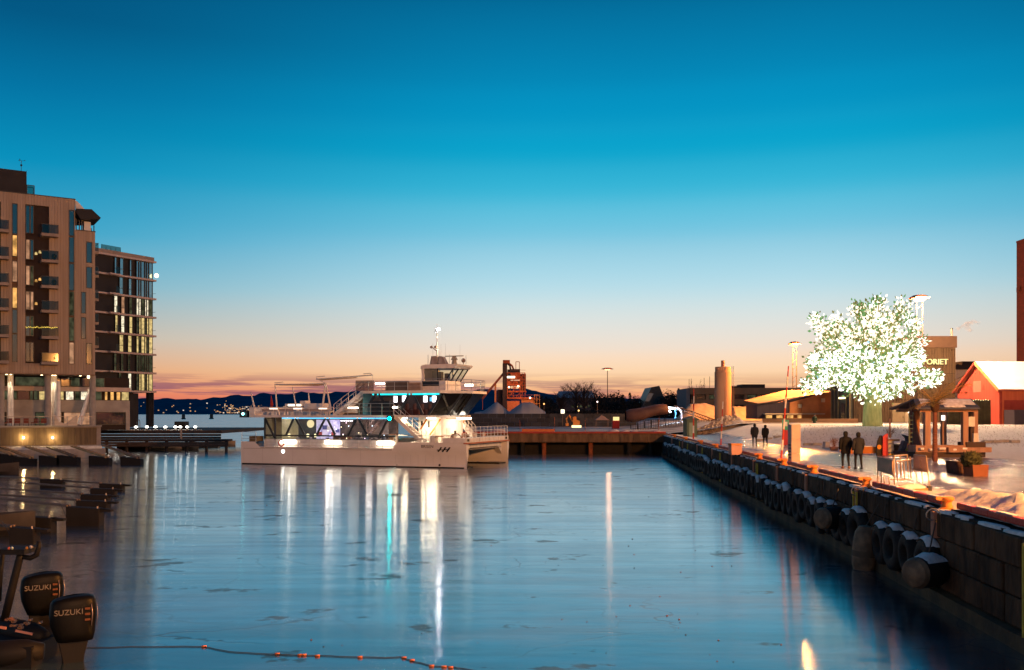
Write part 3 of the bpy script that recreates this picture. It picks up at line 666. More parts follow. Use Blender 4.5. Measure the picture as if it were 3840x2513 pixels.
fx = MB()
for i in range(60):
    px = 362 + random.random() * 54; xx, zz = T.at(px, 1447 + jit(14) , -1.1); fx.sphere((xx, -1.1 + jit(.3), zz), .05, 5, 3)
fx2 = fx.build('fairy_lights', _M['fairy'], tw); fx2['kind'] = 'stuff'

# ---------------------------------------------------------------- raised plaza in front of the block and its promenade wall
PW = Plane((-62.0, 103.0), (-47.6, 110.5))
plz = MB(); 
pl_top = 3.5
plz.box(-14, PW.x(378), 0, 60, -1, pl_top)
plaza = struct(plz.build('plaza', mat('plaza_paving', (.36, .31, .27), (.26, .22, .2), scale=1, rough=.8))); plaza.location = (PW.o.x, PW.o.y, 0); plaza.rotation_euler = (0, 0, PW.rot)
wood_wall = mat('board_wall', (.17, .12, .07), (.10, .07, .045), scale=1.5, rough=.8, stretch=(3, 3, .2))
x = -13.9
while x < PW.x(378) - .5:
    wdt = random.uniform(.9, 1.25); box('wall_board', wood_wall, plaza, x, x + wdt - .03, -.14 + jit(.015), -.004, 1.42, pl_top - .12); x += wdt
box('wall_cap', concrete, plaza, -14, PW.x(378) + .1, -.3, .2, pl_top + .002, pl_top + .13)
box('quay_base', concrete, plaza, -14, PW.x(391), -1.9, -.16, -1, 1.0); box('walkway', mat('pale_snow', (.8, .78, .74), (.6, .58, .55), scale=3, rough=.7), plaza, -14, PW.x(378), -1.85, -.17, 1.004, 1.30)  # walkway snow in its own pale colour
for px in (88, 197):
    xq, zq = PW.at(px, 1645, -.2); MB().lathe([(.04, 0), (.10, .04), (.10, .16), (.04, .2)], 10, (xq, -.26, zq)).build('wall_lamp', lamp_white, plaza)
    ld = bpy.data.lights.new('wall_lamp_beam', 'POINT'); ld.energy = 130; ld.color = (1, .66, .26); ld.shadow_soft_size = .15
    lo = bpy.data.objects.new('wall_lamp_beam', ld); COL.objects.link(lo); lo.parent = plaza; lo.location = (xq, -.62, zq + .15)
rl = MB(); x = -13
while x < PW.x(352): rl.tube((x, .3, pl_top), (x, .3, pl_top + 1.15), .03, n=5); x += 1.5
rl.beam((-13, .3, pl_top + 1.15), (PW.x(352), .3, pl_top + 1.15), .06, .05)
for zz in (.4, .75): rl.beam((-13, .3, pl_top + zz), (PW.x(352), .3, pl_top + zz), .02, .02)
pr = rl.build('promenade_railing', mat('steel_grey', (.30, .26, .24), rough=.4, metal=.6)); tag(pr, 'long metal railing along the raised plaza before the columns', 'railing'); pr.location = plaza.location; pr.rotation_euler = plaza.rotation_euler
bn = thing('sculpture', 'smooth cream curved bench-like sculpture under the slanted columns', 'sculpture', (PW.o.x, PW.o.y, pl_top), PW.rot)
sb = MB(); x0 = PW.x(205); x1 = PW.x(292)
pts = [(0, 1.5), (.5, .55), (1.3, .32), (2.0, .85), (2.6, 1.3)]
sb.prism([(x0 + (x1 - x0) * a / 2.6, 0.002 if i in (0, 4) else 0.001 * i) for i, (a, b) in enumerate(pts)] + [(x0 + (x1 - x0) * a / 2.6, b) for a, b in reversed(pts)], 1.0, 2.0)
sb.build('body', mat('cream_render', (.72, .62, .5), rough=.5), bn)
for i in range(5):
    cxq = PW.x(30 + i * 34); ch = thing('cafe_chair', 'dark cafe chair left on the raised plaza, number %s from the left column' % ['one', 'two', 'three', 'four', 'five'][i], 'chair', (PW.o.x + PW.d.x * cxq + PW.y.x * 2.2, PW.o.y + PW.d.y * cxq + PW.y.y * 2.2, pl_top), PW.rot + jit(.6), 'cafe chairs on the plaza')
    box('seat', mat('rust_red_fabric', (.24, .06, .04), rough=.8), ch, -.3, .3, -.3, .3, .38, .5); box('backrest', _M['rust_red_fabric'], ch, -.3, .3, .24, .32, .5, .95)
    for sx in (-.26, .26):
        for sy in (-.26, .26): MB().tube((sx, sy, 0), (sx, sy, .38), .02, n=5).build('leg', frame_m, ch)

# ---------------------------------------------------------------- dark pontoon and boardwalk running out to the right
K = Plane((-53.5, 126.0), (-36.5, 126.5))
bw = thing('boardwalk', 'dark timber boardwalk reaching out into the fjord below the charcoal tower', 'boardwalk', (K.o.x, K.o.y, 0), K.rot)
dk = mat('dark_timber', (.060, .050, .050), (.035, .030, .030), scale=1.2, rough=.75, stretch=(.4, 3, 3))
xr = K.x(832); box('deck', dk, bw, -6, xr, 0, 26, 2.35, 2.78)
z = 2.33
for i in range(3): box('fascia_board', dk, bw, -6, xr - .1, -.05 - .01 * i, -.002, z - .34, z - .04); z -= .36
xr2 = K.x(858, -2); box('lower_deck', dk, bw, -6, xr2, -2.2, -.1, 1.35, 1.62)
for i in range(2): box('fascia_board', mat('brown_timber', (.09, .065, .055), (.06, .045, .04), scale=1.2, rough=.8, stretch=(.4, 3, 3)), bw, -6, xr2, -2.26, -2.205, 1.30 - .32 * i - .3, 1.30 - .32 * i)
for i in range(9): MB().tube((-5 + i * 2.6, -1.2, -1), (-5 + i * 2.6, -1.2, 1.4), .2, n=8).build('pile', dk, bw)
box('stair_post', concrete, bw, K.x(677), K.x(683), -.12, -.06, 1.62, 2.8)
box('kiosk', mat('kiosk_black', (.03, .028, .026), rough=.7), bw, K.x(654, 8), K.x(692, 8), 8, 10, 2.78, K.z(670, 1581, 8))
lampg = glow_mat('bollard_glow', (1.0, .93, .80), 16)
for i, px in enumerate((388, 430, 470, 510, 551, 583, 620, 658, 676, 702, 732)):
    yq = .6 + (i % 3) * .5; xq = K.x(px, yq); zl = 2.78
    bl = thing('deck_lamp', 'small bright deck lamp on the dark boardwalk, %s from the timber block' % ['first', 'second', 'third', 'fourth', 'fifth', 'sixth', 'seventh', 'eighth', 'ninth', 'tenth', 'eleventh'][i], 'lamp', (K.o.x + K.d.x * xq + K.y.x * yq, K.o.y + K.d.y * xq + K.y.y * yq, zl), K.rot, 'deck lamps along the boardwalk')
    MB().lathe([(.10, 0), (.10, .30), (.08, .32)], 8).build('post', frame_m, bl); MB().lathe([(.12, .32), (.20, .36), (.20, .50), (.05, .54)], 10).build('lamp_head', lampg, bl)
    box('snow_pad', _M['pale_snow'], bl, -.5, .7, -.4, .5, .003, .05)
for i, px in enumerate((404, 440, 478)):
    yq = 4 + i; xq = K.x(px, yq); bl = thing('path_lamp', 'small lamp behind the boardwalk lamps at the foot of the charcoal tower, %s' % ['nearest the block', 'the middle one', 'nearest the sea'][i], 'lamp', (K.o.x + K.d.x * xq + K.y.x * yq, K.o.y + K.d.y * xq + K.y.y * yq, 2.78), K.rot, 'path lamps')
    MB().lathe([(.06, 0), (.06, .85), (.05, .86)], 8).build('post', frame_m, bl); MB().lathe([(.10, .86), (.14, .9), (.14, 1.05), (.04, 1.08)], 10).build('lamp_head', lampg, bl)
ldr = thing('bathing_ladder', 'hooped handrail standing on the boardwalk under the tower', 'ladder', tuple(list((K.o + K.d * K.x(519, 2) + K.y * 2)) + [2.78]), K.rot)
MB().path([(-.2, 0, 0), (-.2, 0, 1.1), (-.12, 0, 1.35), (.12, 0, 1.35), (.2, 0, 1.1), (.2, 0, 0)], .05, 6).build('hoop', frame_m, ldr, smooth=True); MB().box(-.3, .3, -.05, .05, 0, .35).build('base', frame_m, ldr)
# rowing boats and dinghies moored under the boardwalk
hull_d = mat('dinghy_dark', (.05, .045, .045), rough=.5); hull_l = mat('dinghy_pale', (.42, .36, .34), rough=.5)
def dinghy(name, label, loc, rz, L_, Wd, Hh, m, cover=None):
    o = thing(name, label, 'boat', loc, rz, 'small boats moored at the boardwalk')
    h = MB(); n = 9; secs = []
    for i in range(n + 1):
        t = i / n; w = Wd / 2 * (1 - max(0, (t - .45) / .55) ** 2.2) * (.86 + .14 * min(1, t * 4)); sh = Hh * (1 + .35 * t * t)
        secs.append([(t * L_ - L_ / 2, -w, sh), (t * L_ - L_ / 2, -w * .82, Hh * .35), (t * L_ - L_ / 2, 0, -.12), (t * L_ - L_ / 2, w * .82, Hh * .35), (t * L_ - L_ / 2, w, sh)])
    vs = [v for s_ in secs for v in s_]; h.add(vs, [(i * 5 + k, i * 5 + k + 1, (i + 1) * 5 + k + 1, (i + 1) * 5 + k) for i in range(n) for k in range(4)] + [(0, 1, 2, 3, 4)])
    h.build('hull', m, o, smooth=True)
    d = MB(); d.grid(6, 2, lambda u, v: ((u * .78 - .48) * L_, (v - .5) * Wd * .8 * (1 - max(0, u - .6)), Hh * (.62 if cover is None else .95 + .5 * math.sin(math.pi * v) * math.sin(math.pi * min(1, u * 1.1)))))
    d.build('deck' if cover is None else 'cover', cover or hull_d, o, smooth=True)
    if cover is None:
        for t in (-.2, .1): box('thwart', hull_l, o, t * L_, t * L_ + .2, -Wd * .4, Wd * .4, Hh * .7, Hh * .76)
    return o
tarp = mat('boat_tarp', (.26, .22, .21), (.2, .17, .16), scale=2, rough=.8, bump=.5)
for i, (px, py, m, cov, lab, rz) in enumerate(((620, 1680, hull_l, tarp, 'pale covered dinghy with a raised tarpaulin under the boardwalk', .25), (560, 1676, hull_d, None, 'low dark open dinghy left of the covered one', .1), (690, 1678, hull_l, None, 'pale open dinghy right of the covered one', -.1), (765, 1672, hull_l, None, 'pale open dinghy second from the end of the boardwalk', .05), (830, 1668, hull_l, None, 'small pale dinghy nearest the open fjord', 0.0), (500, 1682, hull_d, tarp, 'dark covered dinghy nearest the promenade wall', .15))):
    p = W(px, py, ground_Y(py + 4, 0)); dinghy('dinghy', lab, (p.x, p.y, 0), rz + math.pi * (i % 2), 4.4, 1.6, .62, m, cov)
# ================================================================ the white sightseeing catamaran
BOW = Vector((-4.15, 86.0)); TH = rad(20)
BU = Vector((math.cos(TH), -math.sin(TH)))
BLEN = 24.2
STERN = BOW - BU * BLEN
Bp = Plane((STERN.x, STERN.y), (BOW.x, BOW.y))
def b8(x, y): return (880 + x * .4538, 1200 + y * .4538)
def bq(x, y, dep=0.0):
    """photo point on the plane dep metres in from the near side -> local x, z"""
    return Bp.at(*b8(x, y), dep)
def bx(x, dep=0.0): return bq(x, 780, dep)[0]
def bz(x, y, dep=0.0): return bq(x, y, dep)[1]
BEAM = 11.2
boat = thing('catamaran', 'large white two-deck sightseeing catamaran with lit cabins moored across the basin', 'boat', (STERN.x, STERN.y, 0), Bp.rot)
hull_w = mat('hull_white', (.70, .66, .62), (.64, .60, .56), scale=.5, rough=.32)
trim_w = mat('deck_white', (.72, .68, .64), rough=.4)
blackm = mat('boat_black', (.012, .012, .013), rough=.35)
antif = mat('antifoul_black', (.015, .014, .014), rough=.6)
deckm = mat('deck_grey', (.34, .30, .27), rough=.75)
bglass = glass_mat('cabin_glass', (.80, .84, .86), 0.01, .03, 1.18)
bglass_d = glass_mat('dark_cabin_glass', (.50, .46, .45), 0.015, .03, 1.18)
teak = mat('rub_rail', (.42, .13, .06), (.34, .10, .05), rough=.6)
railm = mat('rail_steel', (.62, .55, .48), rough=.35, metal=.7)
fluo = glow_mat('deck_tube', (1.0, .86, .66), 14)
fluo_in = glow_mat('cabin_tube', (1.0, .80, .55), 4)
cyan = glow_mat('led_cyan', (.02, .86, .95), 1.5)
blue = glow_mat('led_blue', (.10, .55, 1.0), 1.7)
# hulls ------------------------------------------------------------
zsh = bz(600, 1062); zbow = bz(1900, 1016); zst = bz(60, 1005)
xs_s = bx(170); xs_d = bx(215); xr0, xr1 = bx(1300), bx(1343)
def hull(near):
    """one demihull lofted from stern to bow, sheer line as in the picture, knuckle above the waterline"""
    mb = MB(); st = [0.0, .25, xs_s, xs_d, 5, 9, xr0 - .05, xr1, 17.5, 19.5, 21.3, 22.6, 23.35, BLEN]
    def sheer(x):
        if x <= xs_s: return zst
        if x < xs_d: return zst + (zsh - zst) * (x - xs_s) / (xs_d - xs_s)
        if x <= xr0: return zsh
        if x < xr1: return zsh + (zbow - zsh) * (x - xr0) / (xr1 - xr0)
        return zbow
    secs = []
    for x in st:
        t = sst(17.0, BLEN, x); wtop = 2.9 * (1 - .80 * t ** 2.2) if near is not None else 0
        wwl = 2.3 * (1 - .96 * sst(14.5, BLEN, x) ** 1.25); zk = 1.38 + .1 * t
        rise = .0 if x > .3 else .0
        ko = .13 * sst(11, 19, x)
        secs.append([(x, 0.0, sheer(x)), (x, 0.0, zk + .02), (x, ko * 1.0, zk - .16), (x, .02 + ko * 1.5 * t, .16), (x, .05 + ko * t, -.6), (x, max(.12, wwl), -.6), (x, max(.13, wwl), .16), (x, max(.16, wtop * .92), 1.2), (x, max(.2, wtop), sheer(x) - .02)])
    k = len(secs[0])
    if not near: secs = [[(a, BEAM - b, c) for a, b, c in s_] for s_ in secs]
    mb.add([v for s_ in secs for v in s_], [(i * k + j, i * k + j + 1, (i + 1) * k + j + 1, (i + 1) * k + j) for i in range(len(secs) - 1) for j in range(k - 1)] + [tuple(range(k)), tuple(range((len(secs) - 1) * k, len(secs) * k))])
    h = mb.build('hull', hull_w, boat, smooth=True)
    y0, y1 = (-.012, 2.2) if near else (BEAM - 2.2, BEAM + .012)
    box('boot_stripe', antif, h, .1, BLEN - .25, y0, y1, -.4, .11); return h
h1 = hull(True); h2 = hull(False)
# hull marks: opening, hatch, name and three dashes
xq, zq = bq(400, 1086); MB().tube((xq, -.02, zq), (xq, .03, zq), .17, n=14).build('hull_lamp', glow_mat('hull_lamp_glow', (1, .94, .88), 9), h1)
for zx in (1340, 1693):
    xq, zq = bq(zx, 1200); MB().tube((xq, -.015, zq), (xq, .02, zq), .10 if zx > 1500 else .05, n=10).build('hull_port', antif, h1)
xq, zq = bq(1675, 1090)
for i in range(3): MB().prism([(xq + .42 * i, zq), (xq + .42 * i + .16, zq - .02), (xq + .42 * i + .50, zq + .42), (xq + .42 * i + .33, zq + .44)], -.018, -.004).build('hull_mark', antif, h1)
MB().prism([(xq - .05, zq + .12), (xq + 1.2, zq + .18), (xq + 1.2, zq + .26), (xq - .05, zq + .2)], -.016, -.005).build('hull_mark', antif, h1)
def text(s, size, m, parent, loc, rot, name='lettering', ext=.01, align='LEFT'):
    c = bpy.data.curves.new(name, 'FONT'); c.body = s; c.size = size; c.extrude = ext; c.align_x = align
    o = bpy.data.objects.new(name, c); COL.objects.link(o); dg = bpy.context.evaluated_depsgraph_get(); me = bpy.data.meshes.new_from_object(o.evaluated_get(dg)); bpy.data.objects.remove(o)
    me.materials.clear(); me.materials.append(m); o = bpy.data.objects.new(name, me); COL.objects.link(o); o.parent = parent; o.location = loc; o.rotation_euler = rot; return o
xq, zq = bq(1540, 1057); text('BRISEN', .40, mat('letter_grey', (.10, .08, .07), rough=.6), h1, (xq, -.012, zq), (rad(90), 0, 0))
# bridge deck between the hulls, tunnel mouth, foredeck box -------------------
zwd = bz(2100, 1045, BEAM * .6)
box('bridge_deck', hull_w, boat, .6, BLEN - 1.3, .3, BEAM - .3, 1.75, zsh - .004)
dk_ = box('main_deck', deckm, boat, .2, BLEN - .55, .16, BEAM - .16, zsh - .003, zsh + .05)
fb = MB(); zf0 = bz(1915, 1018); zf1 = bz(1917, 978)
fb.box(BLEN - .9, BLEN - .05, .02, BEAM - .02, zf0 + .02, zf1); fbo = fb.build('foredeck_box', trim_w, boat)
box('bulwark', trim_w, boat, bx(1716), BLEN - .06, .0, .12, zbow - .04, zf1 - .002)
for t in (.30, .52, .74): box('panel_joint', antif, fbo, BLEN - .052, BLEN - .044, BEAM * t, BEAM * t + .03, zf0 + .06, zf1 - .03)
for t in (.03, .92): box('vent', antif, fbo, BLEN - .053, BLEN - .04, BEAM * t, BEAM * t + .55, zf0 + .12, zf1 - .08)
rr = MB(); rr.box(BLEN - .25, BLEN + .10, -.05, BEAM + .05, zf0 - .10, zf0 + .015); rr.build('rub_rail', teak, boat)
# tunnel arch in the bow plane: pale collar with cut corners between the hulls
ar = MB(); y0, y1 = .25, BEAM - .25; zt_ = zf0 - .104
ar.prism([(y0, zt_), (y1, zt_), (y1, .9), (y1 - .35, .95), (y1 - 1.2, zwd - .12), (y1 - 2.0, zwd), (y0 + 2.0, zwd), (y0 + 1.2, zwd - .12), (y0 + .35, .95), (y0, .9)], BLEN - 1.15, BLEN - .55, ax='x')
ar.build('bow_arch', trim_w, boat)
box('tunnel_roof', hull_w, boat, 1.0, BLEN - 1.16, 2.0, BEAM - 2.0, 1.6, 1.745)
# main cabin ---------------------------------------------------------
cin = 1.15                                                        # cabin side is this far in from the hull side
zc0 = bz(600, 985, cin); zc1 = bz(600, 812, cin); zd2a = bz(600, 806); zd2b = bz(600, 787)
xa, xb = bx(248, cin), bx(1330, cin)
box('upper_deck', trim_w, boat, bx(108), bx(1312), .25, BEAM - .25, zd2a, zd2b)
box('aft_pod', trim_w, boat, bx(108), bx(150), .25, BEAM - .25, zd2b + .002, bz(120, 722)); box('cabin_floor', deckm, boat, xa, BLEN - 3.5, cin, BEAM - cin, zsh + .054, zsh + .12)
box('coaming', trim_w, boat, xa, xb, cin - .02, cin + .06, zsh + .121, zc0); box('coaming', trim_w, boat, xa, xb, BEAM - cin - .06, BEAM - cin + .02, zsh + .121, zc0)
box('aft_bulkhead', mat('cabin_cream', (.55, .52, .36), rough=.6), boat, xa, xa + .08, cin, BEAM - cin, zsh + .121, zd2a - .004)
pw = box('window_band', bglass, boat, xa, xb, cin + .02, cin + .035, zc0, zd2a - .02); box('window_band', bglass, boat, xa, xb, BEAM - cin - .035, BEAM - cin - .02, zc0, zd2a - .02)
box('sill', blackm, boat, xa, xb, cin - .03, cin - .022, bz(600, 962, cin), bz(600, 950, cin))
def brace(p, q, w=.20, m=blackm, dep=cin - .06, name='brace', par=None):
    (x0, z0), (x1, z1_) = bq(*p, dep), bq(*q, dep); return MB().beam((x0, dep, z0), (x1, dep, z1_), .10, w).build(name, m, par or boat)
for p, q in (((252, 815), (340, 988)), ((488, 815), (424, 955)), ((505, 815), (578, 948)), ((747, 815), (678, 950)), ((765, 815), (830, 948)), ((1007, 815), (938, 950)), ((1024, 815), (1092, 948)), ((1268, 815), (1188, 972)), ((250, 812), (250, 990)), ((335, 812), (335, 985))): brace(p, q)
# inside the cabin: walls, bar, mural, lamps, tables, people-scale furniture
box('toilet_block', mat('cabin_cream2', (.62, .60, .40), rough=.6), boat, bx(335, 3), bx(418, 3), 2.4, 5.5, zsh + .121, zd2a - .01)
box('back_wall', mat('cabin_slate', (.10, .11, .13), rough=.6), boat, bx(418, 5), bx(690, 5), 5.4, 5.6, zsh + .121, zd2a - .01); box('back_wall', mat('cabin_umber', (.15, .11, .10), (.05, .04, .04), scale=1.8, rough=.6), boat, bx(691, 5), bx(1330, 5), 5.4, 5.6, zsh + .121, zd2a - .01)
sc = box('glowing_mural', mat('bar_mural', (.75, .70, .85), (.25, .22, .55), scale=1.6, rough=.5, emit=(.62, .58, .95), estr=.55, lo=.42, hi=.58), boat, bx(670, 5), bx(865, 5), 5.1, 5.15, zc0 - .4, zd2a - .25)  # mural given a glow of its own as if lit
for i in range(5): MB().box(*(lambda x, z, s: (x, x + s, 5.0, 5.09, z, z + s * .8))(bx(690 + i * 36, 5), zc0 + .1 + random.random() * .9, .35 + .2 * random.random())).build('mural_motif', mat('mural_shape%d' % (i % 3), [(.5, .1, .1), (.12, .14, .45), (.85, .8, .9)][i % 3], rough=.6), sc)
box('bar_counter', mat('bar_wood', (.26, .13, .08), rough=.5), boat, bx(830, 3), bx(935, 3), 2.6, 3.3, zsh + .121, zc0 + .35)
MB().tube((bx(625, 5.2), 5.2, bz(625, 858, 5.2)), (bx(625, 5.2), 5.3, bz(625, 858, 5.2)), .40, n=20).build('wall_clock_lamp', glow_mat('round_lamp', (1, .75, .38), 1.5), boat)
for zx in (450, 605, 668): xq = bx(zx, 3); MB().lathe([(.12, 0), (.14, .3), (.05, .34)], 8, (xq, 3, zc0 + .15)).build('table_lamp', glow_mat('cabin_lamp', (1, .78, .4), 2.5), boat)
for i in range(7):
    xq = bx(880 + i * 15, 4); MB().sphere((xq, 4, zd2a - .35), .06, 6, 4).build('ceiling_lamp', glow_mat('cabin_spot', (1, .85, .9), 7), boat)
for i, zx in enumerate((455, 560, 700, 800, 900, 985, 1060, 1130)):
    xq = bx(zx, 2.2); tb = MB(); tb.lathe([(.45, .70), (.45, .74)], 14, (xq, 2.2, zsh + .12)); tb.tube((xq, 2.2, zsh + .12), (xq, 2.2, zsh + .82), .04, n=6); tb.build('cabin_table', blackm, boat)
    c_ = MB(); c_.box(xq + .5, xq + .95, 2.0, 2.45, zsh + .50, zsh + .58); c_.box(xq + .9, xq + .96, 2.0, 2.45, zsh + .58, zsh + 1.0)
    for q in (xq + .53, xq + .92): c_.box(q - .02, q + .02, 2.02, 2.06, zsh + .12, zsh + .5); c_.box(q - .02, q + .02, 2.39, 2.43, zsh + .12, zsh + .5)
    c_.build('cabin_chair', mat('chair_lilac', (.35, .3, .34), rough=.6), boat)
tb = MB(); tb.beam((xa + .3, 3.5, zd2a - .06), (xb - 4.5, 3.5, zd2a - .06), .14, .05); tb.build('cabin_light', fluo_in, boat)
for q in (3.0, 8.0, 12.5):
    ld = bpy.data.lights.new('cabin_lamp_light', 'POINT'); ld.energy = 170; ld.color = (1, .76, .62); ld.shadow_soft_size = .4
    lo = bpy.data.objects.new('cabin_lamp_light', ld); COL.objects.link(lo); lo.parent = boat; lo.location = (q, 3.4, zd2a - .35)
# blue strip under the deck edge, in sections
for a, b in ((375, 478), (515, 725), (775, 990), (1035, 1145), (1150, 1200), (1205, 1255), (492, 505), (745, 760), (1010, 1022)):
    box('led_strip', blue, boat, bx(a), bx(b), .30, .36, zd2a - .13, zd2a - .02)
xq, zq = bq(1285, 815); MB().sphere((xq, -.12, zq), .13, 10, 8).build('starboard_lamp', glow_mat('nav_green', (.0, .95, .85), 95), boat); box('lamp_screen', blackm, boat, xq - .35, xq + .35, .04, .10, zq - .3, zq + .3); box('lamp_screen', blackm, boat, xq + .22, xq + .26, -.30, .035, zq - .3, zq + .3)
box('lamp_screen', blackm, boat, bx(40, .2), bx(104, .2), .2, 1.2, bz(60, 806), bz(60, 750)); xq, zq = bq(62, 776); MB().sphere((xq, .12, zq), .13, 8, 6).build('stern_lamp', glow_mat('nav_cyan', (.25, .9, .85), 10), boat)
# side-deck floodlights shining on the white coaming
for zx, zy in ((440, 1010), (810, 1014), (1245, 1020)):
    xq, zq = bq(zx, zy, cin - .1); lb = box('flood_tube', fluo, boat, xq - .85, xq + .85, cin - .16, cin - .06, zq - .10, zq + .16)
    ld = bpy.data.lights.new('flood_light', 'AREA'); ld.shape = 'RECTANGLE'; ld.size = 1.6; ld.size_y = .2; ld.energy = 45; ld.color = (1, .80, .56)
    lo = bpy.data.objects.new('flood_light', ld); COL.objects.link(lo); lo.parent = boat; lo.location = (xq, cin - .20, zq + .1); lo.rotation_euler = (rad(50), 0, 0)
# near side railing, stern rails
def railing(name, pts, zb, zt, dep, mids=(.5,), step=1.25, m=railm, r=.024):
    mb = MB(); (xA, xB) = pts; n = max(1, int(round((xB - xA) / step)))
    for i in range(n + 1): x = xA + (xB - xA) * i / n; mb.tube((x, dep, zb), (x, dep, zt), r, n=5)
    mb.tube((xA, dep, zt), (xB, dep, zt), r * 1.15, n=5)
    for q in mids: mb.tube((xA, dep, zb + (zt - zb) * q), (xB, dep, zb + (zt - zb) * q), r * .6, n=4)
    return mb.build(name, m, boat, smooth=True)
railing('side_railing', (bx(240), bx(1320)), zsh, bz(600, 988), .10, (.35, .68))
railing('stern_railing', (bx(55), bx(170)), zst, bz(100, 925), .10, (.3, .65))
railing('far_railing', (bx(240), BLEN - 1), zsh, zsh + 1.1, BEAM - .15, (.35, .68))
box('stern_seat', mat('rattan', (.16, .12, .07), rough=.8), boat, bx(100), bx(165), .4, 1.5, zst + .01, bz(100, 960))
xq, zq = bq(383, 1018); tor = MB(); tor.path([(xq + .30 * math.cos(a * .524), .06, zq + .30 * math.sin(a * .524)) for a in range(13)], .07, 6); tor.build('lifebuoy', mat('buoy_red', (.6, .09, .05), rough=.5), boat, smooth=True)
# aft upper deck: railing, low tables, benches, slanting awning poles and booms
z2 = zd2b
railing('upper_railing', (bx(112), bx(800)), z2, bz(400, 722), .35, (.45,), 1.3, trim_w, .03)
for a, b in ((205, 330), (350, 470), (540, 750)): box('rail_panel', mat('rail_panel_glass', (.34, .28, .25), rough=.3), boat, bx(a), bx(b), .36, .38, bz(400, 758), bz(400, 735))
for a, b in ((272, 338), (470, 540), (680, 748)): box('deck_tube', glow_mat('deck_tube_soft', (1, .78, .6), 2.0), boat, bx(a), bx(b), .30, .35, bz(400, 738), bz(400, 728))
for i in range(26):
    xq = bx(190 + i * 23 + jit(5), 1.5 + (i % 3)); dpt = 1.5 + (i % 3); MB().box(xq, xq + .12 + .2 * random.random(), dpt, dpt + .1, z2, z2 + .35 + .4 * random.random()).build('deck_fitting', trim_w, boat)
box('sun_lounge', trim_w, boat, bx(435, 4), bx(580, 4), 3.6, 5.4, z2 + .9, bz(500, 692, 4)); box('hatch_house', trim_w, boat, bx(550, 4), bx(590, 4), 3.8, 4.8, z2 + .9, bz(560, 668, 4)); box('raft_canister', trim_w, boat, bx(590, 4), bx(740, 4), 3.6, 5.2, z2 + .5, bz(640, 690, 4))
box('flood_soft', glow_mat('lounge_glow', (1, .82, .6), 3), boat, bx(440, 3.5), bx(545, 3.5), 3.5, 3.58, bz(500, 712, 3.5), bz(500, 698, 3.5))
def pole(p, q, r=.07, dep=.5, r2=None, m=trim_w, name='awning_pole'): (x0, zA), (x1, zB) = bq(*p, dep), bq(*q, dep); return MB().tube((x0, dep, zA), (x1, dep, zB), r, r2, n=7).build(name, m, boat, smooth=True)
pole((167, 745), (134, 595), .11, .5, .04); pole((350, 745), (333, 530), .09, .5, .05); pole((512, 745), (478, 555), .09, .5, .04); pole((722, 745), (752, 515), .11, .5, .07); pole((796, 745), (752, 515), .10, 1.6, .06); pole((617, 700), (610, 605), .10, 6, .05)
pole((330, 535), (755, 525), .06, .5, .05, name='boom'); pole((345, 530), (740, 538), .05, .7, name='boom'); pole((750, 525), (675, 480), .04, .5, name='boom'); pole((675, 490), (1140, 455), .06, .5, name='boom'); pole((675, 470), (745, 464), .035, .5, name='boom'); pole((330, 520), (402, 513), .035, .5, name='boom'); pole((1140, 458), (1122, 440), .035, .5, name='boom'); pole((1062, 446), (1122, 440), .035, .5, name='boom'); pole((1140, 460), (1140, 510), .012, .5, name='boom')
aw = MB(); pts = [bq(*p, .55) for p in ((700, 492), (1000, 474), (1020, 480), (720, 500))]; aw.prism(pts, .5, .62); aw.build('furled_awning', mat('awning_cloth', (.55, .38, .24), rough=.8), boat)
pts = [bq(*p, .55) for p in ((370, 532), (740, 530), (690, 545), (370, 541))]; MB().prism(pts, .5, .62).build('furled_awning', _M['awning_cloth'], boat)
fl2 = MB(); pts = [bq(*p, 5) for p in ((293, 720), (300, 625), (308, 660), (318, 700), (308, 724))]; fl2.prism(pts, 5, 5.06); fl2.build('ensign', mat('flag_red', (.5, .06, .03), (.35, .04, .03), scale=5, rough=.8), boat)
# stairs from the upper deck to the roof deck
def stairs(name, p, q, w, dep, n, m=trim_w):
    (x0, zA), (x1, zB) = bq(*p, dep), bq(*q, dep); st_ = MB()
    for y in (dep, dep + w): st_.beam((x0, y, zA), (x1, y, zB), .06, .34)
    o = st_.build(name, m, boat)
    for i in range(n): t = (i + .5) / n; box('tread', m, o, x0 + (x1 - x0) * t - .15, x0 + (x1 - x0) * t + .15, dep + .03, dep + w - .03, zA + (zB - zA) * t - .02, zA + (zB - zA) * t + .02)
    r = MB()
    for y in (dep, dep + w):
        r.tube((x0, y, zA + 1.05), (x1, y, zB + 1.05), .03, n=5); r.tube((x0, y, zA + .6), (x1, y, zB + .6), .018, n=5)
        for i in range(5): t = i / 4; r.tube((x0 + (x1 - x0) * t, y, zA + (zB - zA) * t), (x0 + (x1 - x0) * t, y, zA + (zB - zA) * t + 1.05), .035, n=5)
    r.build('handrail', m, o, smooth=True); return o
stairs('deck_stairs', (820, 788), (1062, 594), 1.0, 1.2, 11)
MB().prism([bq(*p, 2.3) for p in ((850, 785), (1062, 600), (1062, 785))], 2.25, 2.32).build('stair_panel', mat('stair_brown', (.10, .075, .06), rough=.8), boat)  # dark brown triangular panel behind the stairs
